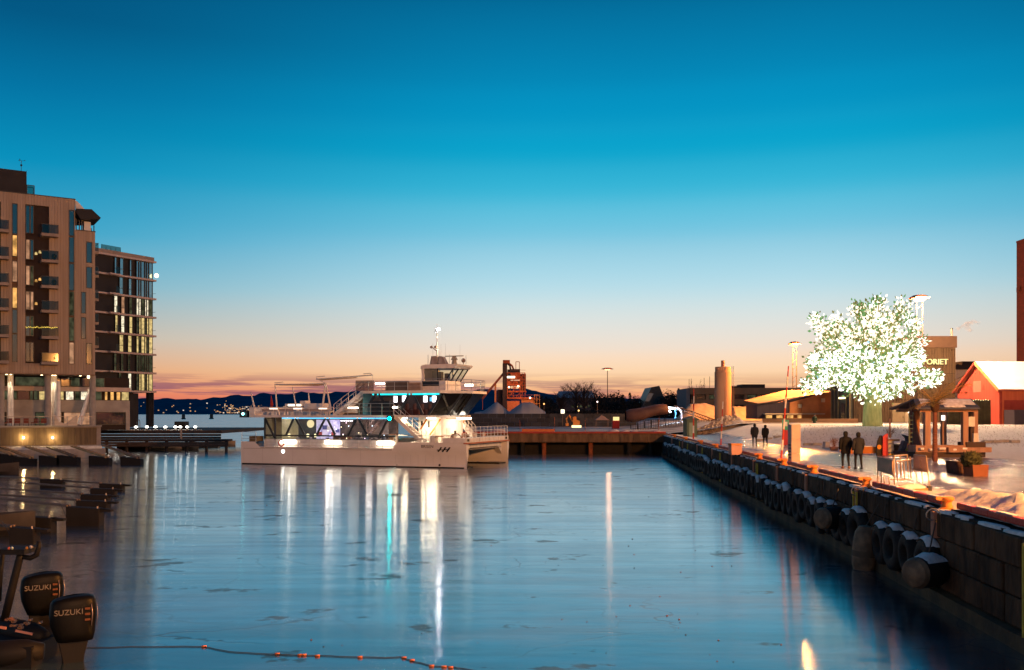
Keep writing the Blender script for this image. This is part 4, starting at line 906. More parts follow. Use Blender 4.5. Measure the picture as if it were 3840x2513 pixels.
# upper saloon with raked glass front -------------------------------------
su = .9; zr0 = bz(1500, 604, su - .5); zr1 = bz(1500, 582, su - .5); xsa = bx(1062, su); xsf = bx(2045, su)
zs0 = bz(1500, 788, su)
xk = bx(1700, su); xf = bx(2045, 6.6); xkb = bx(1600, su); xfb = bx(1912, 6.6); xra = bx(1055, .35); FY0, FY1 = 4.0, BEAM - 4.0
MB().prism([(xra, .35), (bx(1700, .35), .35), (xf + .15, FY0 - .2), (xf + .15, FY1 + .2), (bx(1700, .35), BEAM - .35), (xra, BEAM - .35)], zr0, zr1, ax='z').build('roof_deck', trim_w, boat)
for sgn in (0, 1):
    Yq = (lambda y_: y_) if sgn == 0 else (lambda y_: BEAM - y_)
    MB().add([(xsa, Yq(su), z2 + .03), (xkb, Yq(su), zs0 + .02), (xk, Yq(su), zr0 - .01), (xsa, Yq(su), zr0 - .01)], [(0, 1, 2, 3)]).build('saloon_glass', bglass_d, boat)
    MB().add([(xkb, Yq(su), zs0 + .02), (xfb, Yq(FY0 + .3), zs0 + .02), (xf, Yq(FY0), zr0 - .01), (xk, Yq(su), zr0 - .01)], [(0, 1, 2), (0, 2, 3)]).build('bow_glass', bglass_d if sgn else mat('front_glass_dark', (.012, .013, .015), rough=.22, spec=.25), boat)
MB().add([(xfb, FY0 + .3, zs0 + .02), (xfb, FY1 - .3, zs0 + .02), (xf, FY1, zr0 - .01), (xf, FY0, zr0 - .01)], [(0, 1, 2, 3)]).build('front_glass', _M['front_glass_dark'], boat)
box('saloon_floor', trim_w, boat, bx(1306, .5), bx(1602, .5), .5, BEAM - .5, bz(1600, 805, .5), zs0); zfl0 = bz(1600, 805, .5)
box('saloon_core', mat('saloon_dark', (.05, .042, .04), rough=.7), boat, bx(1310, 5), bx(1690, 5), 5.4, 6.2, zs0, zr0 - .02)
box('blue_door', mat('door_blue', (.10, .42, .50), rough=.4), boat, bx(1065, 1.6), bx(1130, 1.6), 1.5, 1.6, z2 + .02, zr0 - .03); box('saloon_aft', mat('saloon_pale', (.55, .5, .43), rough=.5), boat, bx(1130, 3), bx(1308, 3), 3.0, 3.2, z2 + .8, zr0 - .03)
for p, q in (((1160, 612), (1105, 715)), ((1190, 612), (1245, 700)), ((1440, 612), (1360, 770)), ((1475, 612), (1555, 780)), ((1705, 615), (1602, 785))): brace(p, q, .22, blackm, su - .06)
for p, q in (((1725, 615, 1.1), (1790, 785, 3.2)), ((1880, 615, 2.9), (1760, 785, 2.7)), ((1968, 612, 3.9), (1845, 785, 4.2)), ((2044, 612, 7.1), (1912, 785, 6.8))):
    (x0, zA), (x1, zB) = bq(p[0], p[1], p[2]), bq(q[0], q[1], q[2]); MB().beam((x0, p[2] - .08, zA), (x1, q[2] - .08, zB), .10, .2).build('brace', blackm, boat)
for a, b in ((1140, 1152), (1180, 1188), (1205, 1425), (1440, 1450), (1470, 1692)): box('led_strip', cyan, boat, bx(a, .5), bx(b, .5), .44, .5, zr0 - .17, zr0 - .03)
for zx, zy, c in ((1327, 655, 0), (1400, 652, 0), (1575, 653, 0), (1648, 653, 0), (1622, 655, 1), (1860, 660, 1), (1936, 660, 1)):
    dq = 4 if zx < 1700 else 6; xq, zq = bq(zx, zy, dq); s_ = .20 if c == 0 else .13; MB().box(xq - s_, xq + s_, dq, dq + .06, zq - s_ * 1.5, zq + s_ * 1.5).build('saloon_screen', glow_mat('saloon_white', (.9, .92, 1.), 9) if c == 0 else glow_mat('saloon_blue', (.1, .45, .75), 3.5), boat)
for zx, zy, dq in ((1735, 718, 3.6), (1890, 700, 6.4)): xq, zq = bq(zx, zy, dq); MB().sphere((xq, dq, zq), .13, 8, 6).build('saloon_lamp', glow_mat('saloon_lamp_glow', (1, .8, .68), 9), boat)
for i in range(4):
    xq = bx(1420 + i * 62, 2.5); box('saloon_seat', mat('seat_brown', (.14, .06, .04), rough=.7), boat, xq, xq + .5, 2.3, 2.8, zs0 + .002, zs0 + .55); box('saloon_backrest', _M['seat_brown'], boat, xq, xq + .12, 2.3, 2.8, zs0 + .552, zs0 + 1.1)
tb = MB(); tb.beam((xsa + 3, 4.8, zr0 - .05), (xk + .5, 4.8, zr0 - .05), .1, .04); tb.build('saloon_light', glow_mat('saloon_tube', (1, .62, .4), 1.2), boat)
ld = bpy.data.lights.new('saloon_lamp_light', 'POINT'); ld.energy = 110; ld.color = (1, .5, .32); ld.shadow_soft_size = .4
lo = bpy.data.objects.new('saloon_lamp_light', ld); COL.objects.link(lo); lo.parent = boat; lo.location = (bx(1750, 4), 4.4, zr0 - .4)
for a, b, yy in ((1080, 1160, 598), (940, 1020, 725), (1165, 1240, 527), (1305, 1345, 722)):
    xq, zq = bq(a, yy, .5); box('deck_tube', fluo, boat, xq, bx(b, .5), .44, .52, zq - .07, zq + .07)
MB().tube((bx(900, 2.6), 2.6, z2 + .55), (bx(1030, 2.6), 2.6, z2 + .55), .5, n=16).build('life_raft', trim_w, boat, smooth=True)
for i, q in enumerate((1140, 1185, 1230)): x0 = bx(q, .8); box('stacked_chair', blackm, boat, x0, x0 + .7, .6, 1.4, z2 + .003, z2 + 1.35)
railing('mid_railing', (bx(830), bx(1300)), z2, z2 + 1.1, .3, (.35, .7))
# roof deck: railings, furniture, wheelhouse, mast -------------------------
railing('roof_railing', (bx(1000, .5), bx(1540, .5)), zr1, bz(1250, 512, .5), .5, (.5,)); railing('roof_railing', (bx(1000, .5), bx(1690, .5)), zr1, zr1 + 1.05, BEAM - .6, (.5,)); railing('roof_railing', (bx(1545, .5), bx(1690, .5)), zr1, zr1 + 1.05, .5, (.5,))
gr_ = MB(); rp_ = [(bx(1690, .5), .5), (xf, FY0 - .1), (xf, FY1 + .1), (bx(1690, .5), BEAM - .6)]
for (xa_, ya_), (xb_, yb_) in zip(rp_, rp_[1:]):
    n_ = max(2, int(math.hypot(xb_ - xa_, yb_ - ya_) / .9))
    for q in (.5, 1.05): gr_.tube((xa_, ya_, zr1 + q), (xb_, yb_, zr1 + q), .026, n=5)
    for i in range(n_ + 1): gr_.tube((xa_ + (xb_ - xa_) * i / n_, ya_ + (yb_ - ya_) * i / n_, zr1), (xa_ + (xb_ - xa_) * i / n_, ya_ + (yb_ - ya_) * i / n_, zr1 + 1.05), .024, n=5)
gr_.build('front_railing', railm, boat, smooth=True)
box('rail_glass', rail_glass, boat, bx(1000, .6), bx(1150, .6), .58, .6, zr1, zr1 + 1.0)
box('roof_bench', mat('bench_dark', (.10, .07, .06), rough=.7), boat, bx(1245, 2), bx(1420, 2), 2, 2.6, zr1 + .002, zr1 + .95); box('roof_bench', mat('bench_brown', (.3, .2, .15), rough=.7), boat, bx(1430, 2), bx(1530, 2), 2, 2.6, zr1 + .002, zr1 + .8)
xq, zq = bq(1905, 540, 5.0); box('deck_tube', fluo, boat, xq, bx(1970, 5.0), 4.95, 5.02, zq - .1, zq + .1)
wy0, wy1 = 3.7, 7.4
wz0 = bz(1600, 502, wy0); wz1 = bz(1600, 402, wy0); wzr = bz(1600, 368, wy0)
xw0, xw1 = bx(1548, wy0), bx(1868, wy1); xwf = bx(1930, wy1); xwr = bx(1965, wy1)
wh = box('wheelhouse', trim_w, boat, xw0, xw1, wy0, wy1, zr1 + .003, wz0)
MB().prism([(bx(1540, wy0), wz1), (bx(1545, wy0), wz1 + .28), (bx(1580, wy0), wzr), (xwr, wzr), (xwr - .05, wzr - .14), (xwf + .05, wz1)], wy0 - .15, wy1 + .15).build('roof', trim_w, wh)
box('black_base', blackm, wh, bx(1548, wy0), bx(1690, wy0), wy0 - .02, wy0 - .004, zr1 + .5, wz0 - .05)
MB().prism([(bx(1542, wy0), wz1 - .004), (bx(1565, wy0), wz1 - .004), (bx(1568, wy0), wz0), (bx(1548, wy0), wz0)], wy0, wy1).build('aft_pillar', trim_w, wh)
for p, q, w_ in (((1676, 400), (1678, 502), .08),):
    (x0, zA), (x1, zB) = bq(*p, wy0), bq(*q, wy0); MB().beam((x0, wy0 + .05, zA), (x1, wy0 + .05, zB), .10, w_).build('window_post', blackm, wh); MB().beam((x0, wy1 - .05, zA), (x1, wy1 - .05, zB), .10, w_).build('window_post', blackm, wh)
for y_ in (wy0 + .06, wy0 + .34 * (wy1 - wy0), wy0 + .67 * (wy1 - wy0), wy1 - .06): MB().beam((xw1, y_, wz0), (xwf, y_, wz1), .10, .10).build('window_post', blackm, wh)
MB().add([(xw1, wy0, wz0), (xw1, wy1, wz0), (xwf, wy1, wz1), (xwf, wy0, wz1)], [(0, 1, 2, 3)]).build('windscreen', glass_mat('wheel_glass', (.85, .9, .88), .03), wh)
MB().add([(bx(1560, wy0), wy0 + .03, wz0), (xw1, wy0 + .03, wz0), (xwf, wy0 + .03, wz1), (bx(1560, wy0), wy0 + .03, wz1)], [(0, 1, 2, 3)]).build('window_glass', glass_mat('wheel_glass', (.85, .9, .88), .03), wh); MB().add([(bx(1560, wy0), wy1 - .03, wz0), (xw1, wy1 - .03, wz0), (xwf, wy1 - .03, wz1), (bx(1560, wy0), wy1 - .03, wz1)], [(0, 1, 2, 3)]).build('window_glass', _M['wheel_glass'], wh)
for a, b, c_ in ((1690, 1712, .55), (1740, 1768, .45)): x0 = bx(a, 5); box('helm_chair', mat('helm_grey', (.10, .13, .14), rough=.6), wh, x0, bx(b, 5), 4.8, 5.4, wz0, wz0 + c_ * (wz1 - wz0) * 1.4)
box('console', mat('console_pale', (.45, .48, .45), rough=.5), wh, bx(1600, 5), bx(1660, 5), 5.5, 6, wz0, wz0 + 1.0)
# masts, antennas, radar
ms = MB(); xm, zm = bq(1672, 360, 5.2); zt_ = bz(1672, 35, 5.2); ms.tube((xm, 5.2, wzr), (xm, 5.2, bz(1672, 95, 5.2)), .055, .04, n=6); ms.tube((xm, 5.2, bz(1672, 95, 5.2)), (xm, 5.2, zt_), .015, n=4)
for k, q in ((1655, 70), (1657, 85), (1655, 100)): x0, z0 = bq(k, q, 5.2); ms.sphere((x0, 5.2, z0), .06, 6, 4); ms.tube((x0, 5.2, z0), (xm, 5.2, z0 - .1), .015, n=4)
mo = ms.build('mast', railm, wh, smooth=True)
x0, z0 = bq(1688, 76, 5.0); MB().sphere((x0, 5.0, z0), .105, 10, 8).build('masthead_light', glow_mat('masthead', (1, .93, .88), 330), mo)
sp_ = MB(); x0, z0 = bq(1652, 360, 5.2); sp_.prism([(x0 - .42, wzr), (x0 + .42, wzr), (x0 + .28, bz(1652, 300, 5.2)), (x0 - .22, bz(1652, 300, 5.2))], 4.9, 5.5); x0, _ = bq(1720, 360, 5.2); sp_.prism([(x0 - .4, wzr), (x0 + .55, wzr), (x0 + .1, bz(1652, 305, 5.2)), (x0 - .3, bz(1652, 300, 5.2))], 4.9, 5.5); sp_.build('radar_pylon', mat('mast_grey', (.30, .24, .22), rough=.5), wh)
rd = MB(); x0, z0 = bq(1815, 330, 5.2); rd.tube((x0, 5.2, wzr), (x0, 5.2, z0), .30, .2, n=8); rd.box(x0 - .95, x0 + .95, 5.1, 5.3, bz(1815, 302, 5.2), bz(1815, 295, 5.2)); rd.prism([(x0 - .3, z0), (x0 + .3, z0), (x0 + .1, bz(1815, 302, 5.2)), (x0 - .1, bz(1815, 302, 5.2))], 5.0, 5.4); rd.build('radar', mat('radar_grey', (.34, .31, .25), rough=.5), wh)
se = MB(); x0, z0 = bq(1890, 335, 4.6); se.tube((x0, 4.6, wzr), (x0, 4.6, z0), .04, n=5); se.sphere((x0, 4.6, z0), .22, 8, 6); x0, z0 = bq(1640, 230, 5.2); se.tube((x0, 5.1, z0), (xm, 5.2, z0 - .35), .05, n=5); se.sphere((x0 - .15, 5.1, z0 + .06), .14, 8, 6); se.sphere((x0 + .28, 5.1, z0 + .06), .14, 8, 6); se.build('searchlight', mat('searchlight_grey', (.30, .22, .18), rough=.5), wh, smooth=True)
for zx, zy, r_ in ((1598, 288, .035), (1638, 195, .015), (1705, 200, .012), (1742, 195, .012), (1775, 285, .03), (1862, 205, .012), (1912, 292, .035), (1695, 262, .02)):
    x0, z0 = bq(zx, zy, 4.4); MB().tube((x0, 4.4, wzr), (x0, 4.4, z0), r_, r_ * .6, n=5).build('antenna', railm, wh)
# bow well: pale lit bulkhead under the saloon, stairs, orange braces, lamps, foredeck clutter
blk_ = mat('bow_bulkhead', (.80, .76, .70), rough=.5)
box('bow_bulkhead', blk_, boat, bx(1520, 3.0), bx(1885, 8.2), 3.0, 8.2, zsh + .055, zfl0 - .004)
for a, b in ((1540, 1556), (1598, 1612)): box('porthole', antif, boat, bx(a, 3), bx(b, 3), 2.975, 2.998, bz(a, 888, 3), bz(a, 835, 3))
dr = box('door', mat('door_cream', (.7, .66, .58), rough=.5), boat, bx(1622, 3), bx(1660, 3), 2.96, 2.999, zsh + .06, bz(1640, 838, 3)); box('handle', antif, dr, bx(1655, 3), bx(1657, 3), 2.93, 2.958, bz(1640, 905, 3), bz(1640, 895, 3))
obr = mat('brace_orange', (.62, .26, .06), rough=.5)
for p, q in (((1590, 815), (1535, 905)), ): brace(p, q, .13, obr, 1.0)
for p, q, dq in (((1700, 820), (1612, 950), 2.7), ((1885, 825), (1795, 950), 8.8), ((1905, 820), (1815, 945), 9.4)): brace(p, q, .13, obr, dq)
for a, b, yy, dq in ((1590, 1655, 824, 2.4), (1770, 1850, 826, 8.6), (1340, 1420, 812, 1.6)):
    x0, z0 = bq(a, yy, dq); x1 = bx(b, dq); box('deck_tube', fluo, boat, x0, x1, dq - .1, dq + .15, zfl0 - .14, zfl0 - .02)
    ld = bpy.data.lights.new('bow_light', 'AREA'); ld.shape = 'RECTANGLE'; ld.size = 1.6; ld.size_y = .5; ld.energy = 210; ld.color = (1, .76, .48)
    lo = bpy.data.objects.new('bow_light', ld); COL.objects.link(lo); lo.parent = boat; lo.location = ((x0 + x1) / 2, dq - .4, zfl0 - .16); lo.rotation_euler = (rad(-12), 0, 0)
stairs('bow_stairs', (1545, 1010), (1315, 792), 1.0, .5, 9); stairs('bow_stairs', (1960, 960), (1850, 830), .9, 8.8, 6)
box('bow_locker', trim_w, boat, bx(1610, .6), bx(1655, .6), .6, 1.3, zsh + .055, bz(1640, 955, .6)); box('bow_table', mat('bow_wood', (.45, .28, .16), rough=.6), boat, bx(1655, .6), bx(1705, .6), .6, 1.2, bz(1680, 968, .6), bz(1680, 958, .6))
railing('bow_side_railing', (bx(1345), bx(1910)), zbow, bz(1500, 955), .10, (.5,), 1.6)
hp = MB(); xq, zq = bq(1818, 980); hp.path([(xq + .52 * math.cos(rad(a)), .3, zq + .42 * math.sin(rad(a))) for a in range(0, 181, 15)], .05, 6); hp.build('bow_hoop', mat('hoop_brown', (.25, .10, .05), rough=.5), boat, smooth=True)
fr = MB(); zfr = bz(2100, 915, BEAM * .6)
for i in range(13): y_ = .1 + (BEAM - .2) * i / 12; fr.tube((BLEN - .12, y_, zf1), (BLEN - .12, y_, zf1 + 1.0), .028, n=5)
for q in (.35, .68, 1.0): fr.tube((BLEN - .12, .1, zf1 + q), (BLEN - .12, BEAM - .1, zf1 + q), .026, n=5)
fr.build('bow_railing', trim_w, boat, smooth=True)
for i in range(12):
    y_ = .8 + i * .85; x_ = BLEN - 1.6 - (i % 3) * .5; c_ = MB(); c_.box(x_, x_ + .42, y_, y_ + .42, zf1 - .2, zf1 - .15); c_.box(x_, x_ + .05, y_, y_ + .42, zf1 - .15, zf1 + .35)
    for q in (0, .38):
        for w_ in (0, .38): c_.box(x_ + q, x_ + q + .035, y_ + w_, y_ + w_ + .035, zf1 - .62, zf1 - .2)
    c_.build('foredeck_chair', mat('chair_pale%d' % (i % 2), [(.62, .52, .42), (.42, .2, .14)][i % 2], rough=.6), boat)
box('fore_floor', deckm, boat, BLEN - 4, BLEN - .91, .3, BEAM - .3, zsh + .054, zsh + .25)

# small warm points of light and clutter inside the lower cabin
random.seed(19)
for i in range(26):
    dq = random.uniform(1.6, 4.8); xq = bx(random.uniform(700, 1300), dq); zq = random.uniform(zc0 - .1, zd2a - .35); MB().sphere((xq, dq, zq), .05, 6, 4).build('cabin_point_light', glow_mat('point_%d' % (i % 3), [(1, .75, .45), (1, .62, .7), (.8, .85, 1)][i % 3], 6), boat)
for i in range(14):
    dq = random.uniform(1.7, 4.6); xq = bx(random.uniform(690, 1300), dq); box('cabin_furnishing', mat('furnish_%d' % (i % 4), [(.42, .22, .13), (.5, .42, .48), (.12, .13, .2), (.6, .55, .5)][i % 4], rough=.6), boat, xq, xq + random.uniform(.3, .9), dq, dq + .3, zsh + .122, zc0 + random.uniform(-.05, .75))
stairs('cabin_stairs', (1090, 940), (1180, 815), .9, 2.4, 7, mat('stair_pink', (.55, .42, .42), rough=.5))
MB().prism([bq(*p, 3.4) for p in ((1120, 945), (1195, 830), (1270, 830), (1270, 945))], 3.35, 3.42).build('stair_panel', mat('stair_lilac', (.62, .55, .6), rough=.5), boat)
for i in range(9): x_ = bx(1330 + i * 62); box('plate_seam', mat('seam_grey', (.45, .41, .38), rough=.5), h1, x_, x_ + .012, -.006, -.0015, .3, 1.2)
for zx in (230, 480, 760, 1040): x_ = bx(zx); box('plate_seam', mat('seam_grey', (.45, .41, .38), rough=.5), h1, x_, x_ + .015, -.006, -.0015, .2, zsh - .1)
box('rub_strake', mat('strake_grey', (.52, .48, .44), rough=.5), h1, .3, bx(1300), -.03, -.001, zsh - .10, zsh - .04)

ff_ = bx(1885, 8.2); d2 = box('door', mat('door_cream', (.7, .66, .58), rough=.5), boat, ff_ + .002, ff_ + .04, 4.2, 5.1, zsh + .06, zsh + 2.0); box('porthole', antif, boat, ff_ + .003, ff_ + .03, 6.0, 6.5, zsh + 1.1, zsh + 1.7)
ld = bpy.data.lights.new('bow_light', 'AREA'); ld.shape = 'RECTANGLE'; ld.size = .5; ld.size_y = 3; ld.energy = 150; ld.color = (1, .74, .46)
lo = bpy.data.objects.new('bow_light', ld); COL.objects.link(lo); lo.parent = boat; lo.location = (ff_ + 1.3, 5.6, zfl0 - .2); lo.rotation_euler = (0, rad(25), 0)
box('tube_bracket', trim_w, boat, ff_ + .042, ff_ + 1.35, 4.0, 4.1, zfl0 - .16, zfl0 - .08); box('deck_tube', fluo, boat, ff_ + 1.1, ff_ + 1.4, 4.1, 7.1, zfl0 - .18, zfl0 - .06)
# ================================================================ flood masts (lit lamps along the quays, plus one added fill)
mast_steel = mat('mast_steel', (.16, .10, .08), rough=.5, metal=.3)
def flood_mast(label, X, Y, z0, ztop, energy, color, hs=1.0, glow=30.0, two=True):
    o = thing('flood_mast', label, 'lamp post', (X, Y, z0), 0, 'tall flood masts of the harbour')
    h = ztop - z0; p = MB()
    for sx in ((-.35, .35) if two else (0,)): p.tube((sx * hs, 0, 0), (sx * hs, 0, h - .3), .10 * hs, .07 * hs, n=8)
    if two:
        for i in range(int(h / 1.4)): p.beam((-.35 * hs, 0, 1 + i * 1.4), (.35 * hs, 0, 1.5 + i * 1.4), .05, .05)
    p.build('pole', mat('mast_paint', (.045, .028, .022), rough=.7), o, smooth=True)
    hd = MB(); r = 1.25 * hs
    hd.lathe([(.55 * r, -.05), (1.0 * r, .02), (1.0 * r, .12), (.55 * r, .42), (.15 * r, .48)], 8, (0, 0, h)); hd.build('lamp_head', mat('lamp_head_red', (.40, .12, .07), rough=.5), o)
    MB().lathe([(.34 * r, -.26), (.50 * r, -.16), (.46 * r, -.06), (.1, -.055)], 12, (0, 0, h)).build('lamp_glass', glow_mat('mast_glow_%d' % int(glow), color, glow), o)
    ld = bpy.data.lights.new('flood', 'POINT'); ld.energy = energy; ld.color = color; ld.shadow_soft_size = .55 * hs
    lo = bpy.data.objects.new('flood', ld); COL.objects.link(lo); lo.parent = o; lo.location = (0, -2.6 * hs, h - .8)
    return o
SOD = (1.0, .37, .08); SODW = (1.0, .56, .27)
pA = W(3448, 1121, 112); flood_mast('tall twin-pole flood mast rising behind the glowing tree', pA.x, pA.y, 3.7, pA.z, 46000, (1.0, .60, .32), 1.0, 10)
pB = W(2980, 1292, 152); flood_mast('thin twin-pole flood mast left of the glowing tree', pB.x, pB.y, 2.6, pB.z, 58000, SOD, .85, 9)
pC = W(2278, 1385, 295); flood_mast('single flood mast far off above the dark trees', pC.x, pC.y, 2.6, pC.z, 1300, (1.0, .46, .22), 1.5, 4, two=False)
flood_mast('flood mast of the same row standing on the near quay', 30.0, 15.0, DECK, 18.5, 150000, SOD, 1.0, 30)
flood_mast('flood mast of the same row standing on the quay behind the viewer', 33.0, -46.0, DECK, 22.5, 130000, (1.0, .48, .22), 1.0, 31)

flood_mast('lower fill-light mast added out of view behind the viewer on the left', -34.0, -24.0, 1.8, 13.0, 9000, (1.0, .55, .28), .8, 32)  # added mast out of view, a warm fill for the quay wall
# ================================================================ quay edge: kerb rail, bollards, ladders, tyres, drum fenders
kerb_red = mat('kerb_red', (.52, .05, .03), (.38, .035, .022), scale=2.5, rough=.5, bump=.3)
bol_orange = mat('bollard_orange', (.78, .26, .05), (.62, .18, .035), scale=5, rough=.5, bump=.2)
BY = [18.2, 25.3, 33.0, 40.6, 46.6, 52.9, 60.5, 69.5, 78.5, 90.0, 101.0]
for a, b in zip([8.0] + BY, BY + [112.5]):
    ya, yb = a + .55, b - .55; r = MB(); n = 6
    for i in range(n):
        y0, y1 = ya + (yb - ya) * i / n, ya + (yb - ya) * (i + 1) / n; r.beam((qx(y0) + .44, y0, DECK + .15), (qx(y1) + .44, y1, DECK + .15), .19, .17)
    r.build('kerb_rail', kerb_red, wall, bevel=.03); sn = MB()
    yy = ya + .4
    while yy < yb - 1 and ya > 12:
        L_ = random.uniform(.4, 1.6); L_ = min(L_, yb - yy); x0, x1 = qx(yy) + .45, qx(yy + L_) + .45
        sn.beam((x0, yy, DECK + .245), (x1, yy + L_, DECK + .245), .15, .03); yy += L_ + random.uniform(.3, 1.8)
    if sn.v: q = sn.build('kerb_snow', OLDSNOW, wall, bevel=.01); q['kind'] = 'stuff'
bm0 = MB(); bm0.lathe([(.26, 0), (.27, .05), (.20, .09), (.165, .2), (.165, .26), (.19, .30), (.235, .33), (.25, .37), (.235, .42), (.16, .455), (.02, .465)], 16)
bm0.prism([(-.06, .30), (-.40, .34), (-.43, .40), (-.38, .45), (-.05, .46)], -.13, .13)
bol_mesh = bm0.mesh('bollard_body', bol_orange, smooth=True)
post_m = mat('fender_timber', (.56, .25, .16), (.44, .19, .12), scale=2, rough=.7, stretch=(2, 2, .3))
post_mesh = MB().box(-.11, .06, -.12, .12, -.75, -.04).mesh('fender_post', post_m)
def nth(k): return '%d%s' % (k, 'th' if 10 <= k % 100 <= 20 else {1: 'st', 2: 'nd', 3: 'rd'}.get(k % 10, 'th'))
ordn = ['nearest', 'second', 'third', 'fourth', 'fifth', 'sixth', 'seventh', 'eighth', 'ninth', 'tenth', 'farthest']
for i, y in enumerate(BY):
    o = thing('mooring_bollard', 'orange cast mooring bollard on the quay edge, %s from the viewer' % ordn[i], 'bollard', (qx(y) + .30, y, DECK - .01), -.08 + jit(.1), 'orange mooring bollards along the quay')
    c = bpy.data.objects.new('body', bol_mesh); COL.objects.link(c); c.parent = o; c.scale = (.74, .74, .78)
    c = bpy.data.objects.new('fender_post', post_mesh); COL.objects.link(c); c.parent = o; c.location = (-.27, 0, 0)
    if i in (1, 2): rg = MB(); rg.path([(-.42 + .16 * math.cos(a * .6), -.3 + .03 * a, -.12 + .16 * math.sin(a * .6)) for a in range(11)], .018, 5); rg.build('mooring_ring', mat('ring_grey', (.3, .32, .34), rough=.4, metal=.6), o, smooth=True)
yel = mat('ladder_yellow', (.62, .46, .05), (.42, .30, .04), scale=3, rough=.55)
lm = MB()
for sy in (-.2, .2): lm.beam((0, sy, -2.2), (0, sy, 0), .05, .07)
for i in range(8): lm.tube((0, -.2, -2.05 + i * .28), (0, .2, -2.05 + i * .28), .016, n=5)
lmesh = lm.mesh('quay_ladder', yel)
for i, y in enumerate((19.55, 32.9, 51.5, 65.0, 74.5, 85.0, 92.0)):
    o = bpy.data.objects.new('quay_ladder', lmesh); COL.objects.link(o); o.location = (qx(y) - .12, y, 2.30); o.rotation_euler = (0, 0, -.08)
    tag(o, 'yellow steel ladder on the quay wall, %s from the viewer' % ordn[i], 'ladder', 'yellow quay ladders')
rub = mat('tyre_rubber', (.010, .010, .010), (.018, .018, .017), scale=6, rough=.7, bump=.5, bscale=22, rnd=.35)
tm = MB(); nR, nr = 22, 10
for i in range(nR):
    a = 2 * math.pi * i / nR
    for j in range(nr):
        b = 2 * math.pi * j / nr; rr = .47 + .20 * math.copysign(abs(math.cos(b)) ** .7, math.cos(b)); tm.v.append((.185 * math.copysign(abs(math.sin(b)) ** .6, math.sin(b)), rr * math.cos(a), rr * math.sin(a)))
for i in range(nR):
    for j in range(nr): tm.f.append((i * nr + j, ((i + 1) % nR) * nr + j, ((i + 1) % nR) * nr + (j + 1) % nr, i * nr + (j + 1) % nr)); tm.m.append(0)
tyre_mesh = tm.mesh('tyre', rub, smooth='all')
snow_meshes = []
for k in range(4):
    sm = MB(); random.seed(40 + k)
    def sf(u, v): a = (u - .5) * (1.1 + .3 * (k % 2)); w = (v - .5) * .36; edge = (1 - abs(2 * u - 1) ** 3) * (1 - abs(2 * v - 1) ** 3); rr = .655 + .10 * edge * (1 + .4 * mnoise.noise(Vector((u * 4, v * 3, k)))); return (w, rr * math.sin(a), rr * math.cos(a))
    sm.grid(8, 5, sf); snow_meshes.append(sm.mesh('snow_cap', OLDSNOW, smooth='all'))
chain_mesh = MB().tube((.08, 0, .60), (.22, 0, 1.32), .022, n=5).mesh('chain', mat('chain_rust', (.08, .06, .05), rough=.7))
y = 25.4; i = 0; random.seed(11)
skip = (29.6, 31.4)
while y < 109:
    if not (skip[0] < y < skip[1]):
        o = bpy.data.objects.new('tyre', tyre_mesh); COL.objects.link(o)
        o.location = (qx(y) - .20, y, 1.03 + jit(.12)); o.rotation_euler = (jit(.3), jit(.05), -.08 + jit(.10)); sc_ = random.uniform(.84, 1.08); o.scale = (1.0, sc_, sc_)
        tag(o, ('snow-capped black tyre fender on the quay wall, %s beyond the barrel fender' % nth(i - 4) if y > 30 else 'black tyre fender, %s of the group left of the near drum fender' % ['first', 'second', 'third', 'fourth', 'fifth'][min(i, 4)]), 'tyre', 'tyre fenders along the quay wall' if y > 30 else 'nearest tyre fenders')
        if random.random() < .92:
            c = bpy.data.objects.new('snow_cap', random.choice(snow_meshes)); COL.objects.link(c); c.parent = o
        c = bpy.data.objects.new('chain', chain_mesh); COL.objects.link(c); c.parent = o
        i += 1
    y += random.uniform(1.24, 1.45)
drum_m = mat('drum_rubber', (.24, .155, .095), (.10, .07, .048), scale=3, rough=.6, bump=.3); drum_k = mat('drum_black', (.02, .018, .017), rough=.7)
def drum(label, y, z, r, ln, tilt, snow):
    o = thing('drum_fender', label, 'fender', (qx(y) - .62, y, z), 0, 'drum fenders on the quay wall'); o.rotation_euler = (0, 0, tilt)
    d = MB(); d.lathe([(.02, -ln / 2 - .06), (.5 * r, -ln / 2 - .05), (.86 * r, -ln / 2 + .02), (r, -ln / 2 + .14)], 20); e = d.build('end_cap', drum_m, o, smooth=True)
    d = MB(); d.lathe([(r, -ln / 2 + .14), (r * 1.01, 0), (r, ln / 2 - .1), (.8 * r, ln / 2), (.02, ln / 2 + .03)], 20); b = d.build('body', drum_k, o, smooth=True)
    for q in (e, b): q.rotation_euler = (0, rad(90), 0)
    if snow:
        s_ = MB(); s_.grid(8, 6, lambda u, v: ((u - .35) * ln * .8, math.sin((v - .5) * 1.7) * r * 1.0, math.cos((v - .5) * 1.7) * r + .10 * math.sin(math.pi * u) * math.sin(math.pi * v) * (1 + .5 * mnoise.noise(Vector((u * 5, v * 5, 1)))))); s_.build('snow_cap', OLDSNOW, o, smooth='all')
    MB().tube((.1, 0, r * .8), (.45, 0, 2.25 - z), .02, n=5).build('chain', _M['chain_rust'], o); return o
drum('round-ended drum fender half covered by snow on the near quay wall', 24.3, .95, .40, 1.0, .55, True)
drum('round pale-ended drum fender hanging higher among the tyres', 34.4, 1.22, .40, 1.0, .55, False)
vf = thing('barrel_fender', 'tall banded barrel fender hanging upright into the water', 'fender', (qx(30.5) - .48, 30.5, 0)); vf.rotation_euler = (0, .06, 0)
MB().lathe([(.02, 1.42), (.22, 1.38), (.33, 1.2), (.37, .95), (.385, .6)], 20).build('upper_body', drum_m, vf, smooth=True); MB().lathe([(.385, .6), (.39, .5), (.385, .42)], 20).build('band', mat('drum_band', (.11, .08, .055), rough=.7), vf, smooth=True)
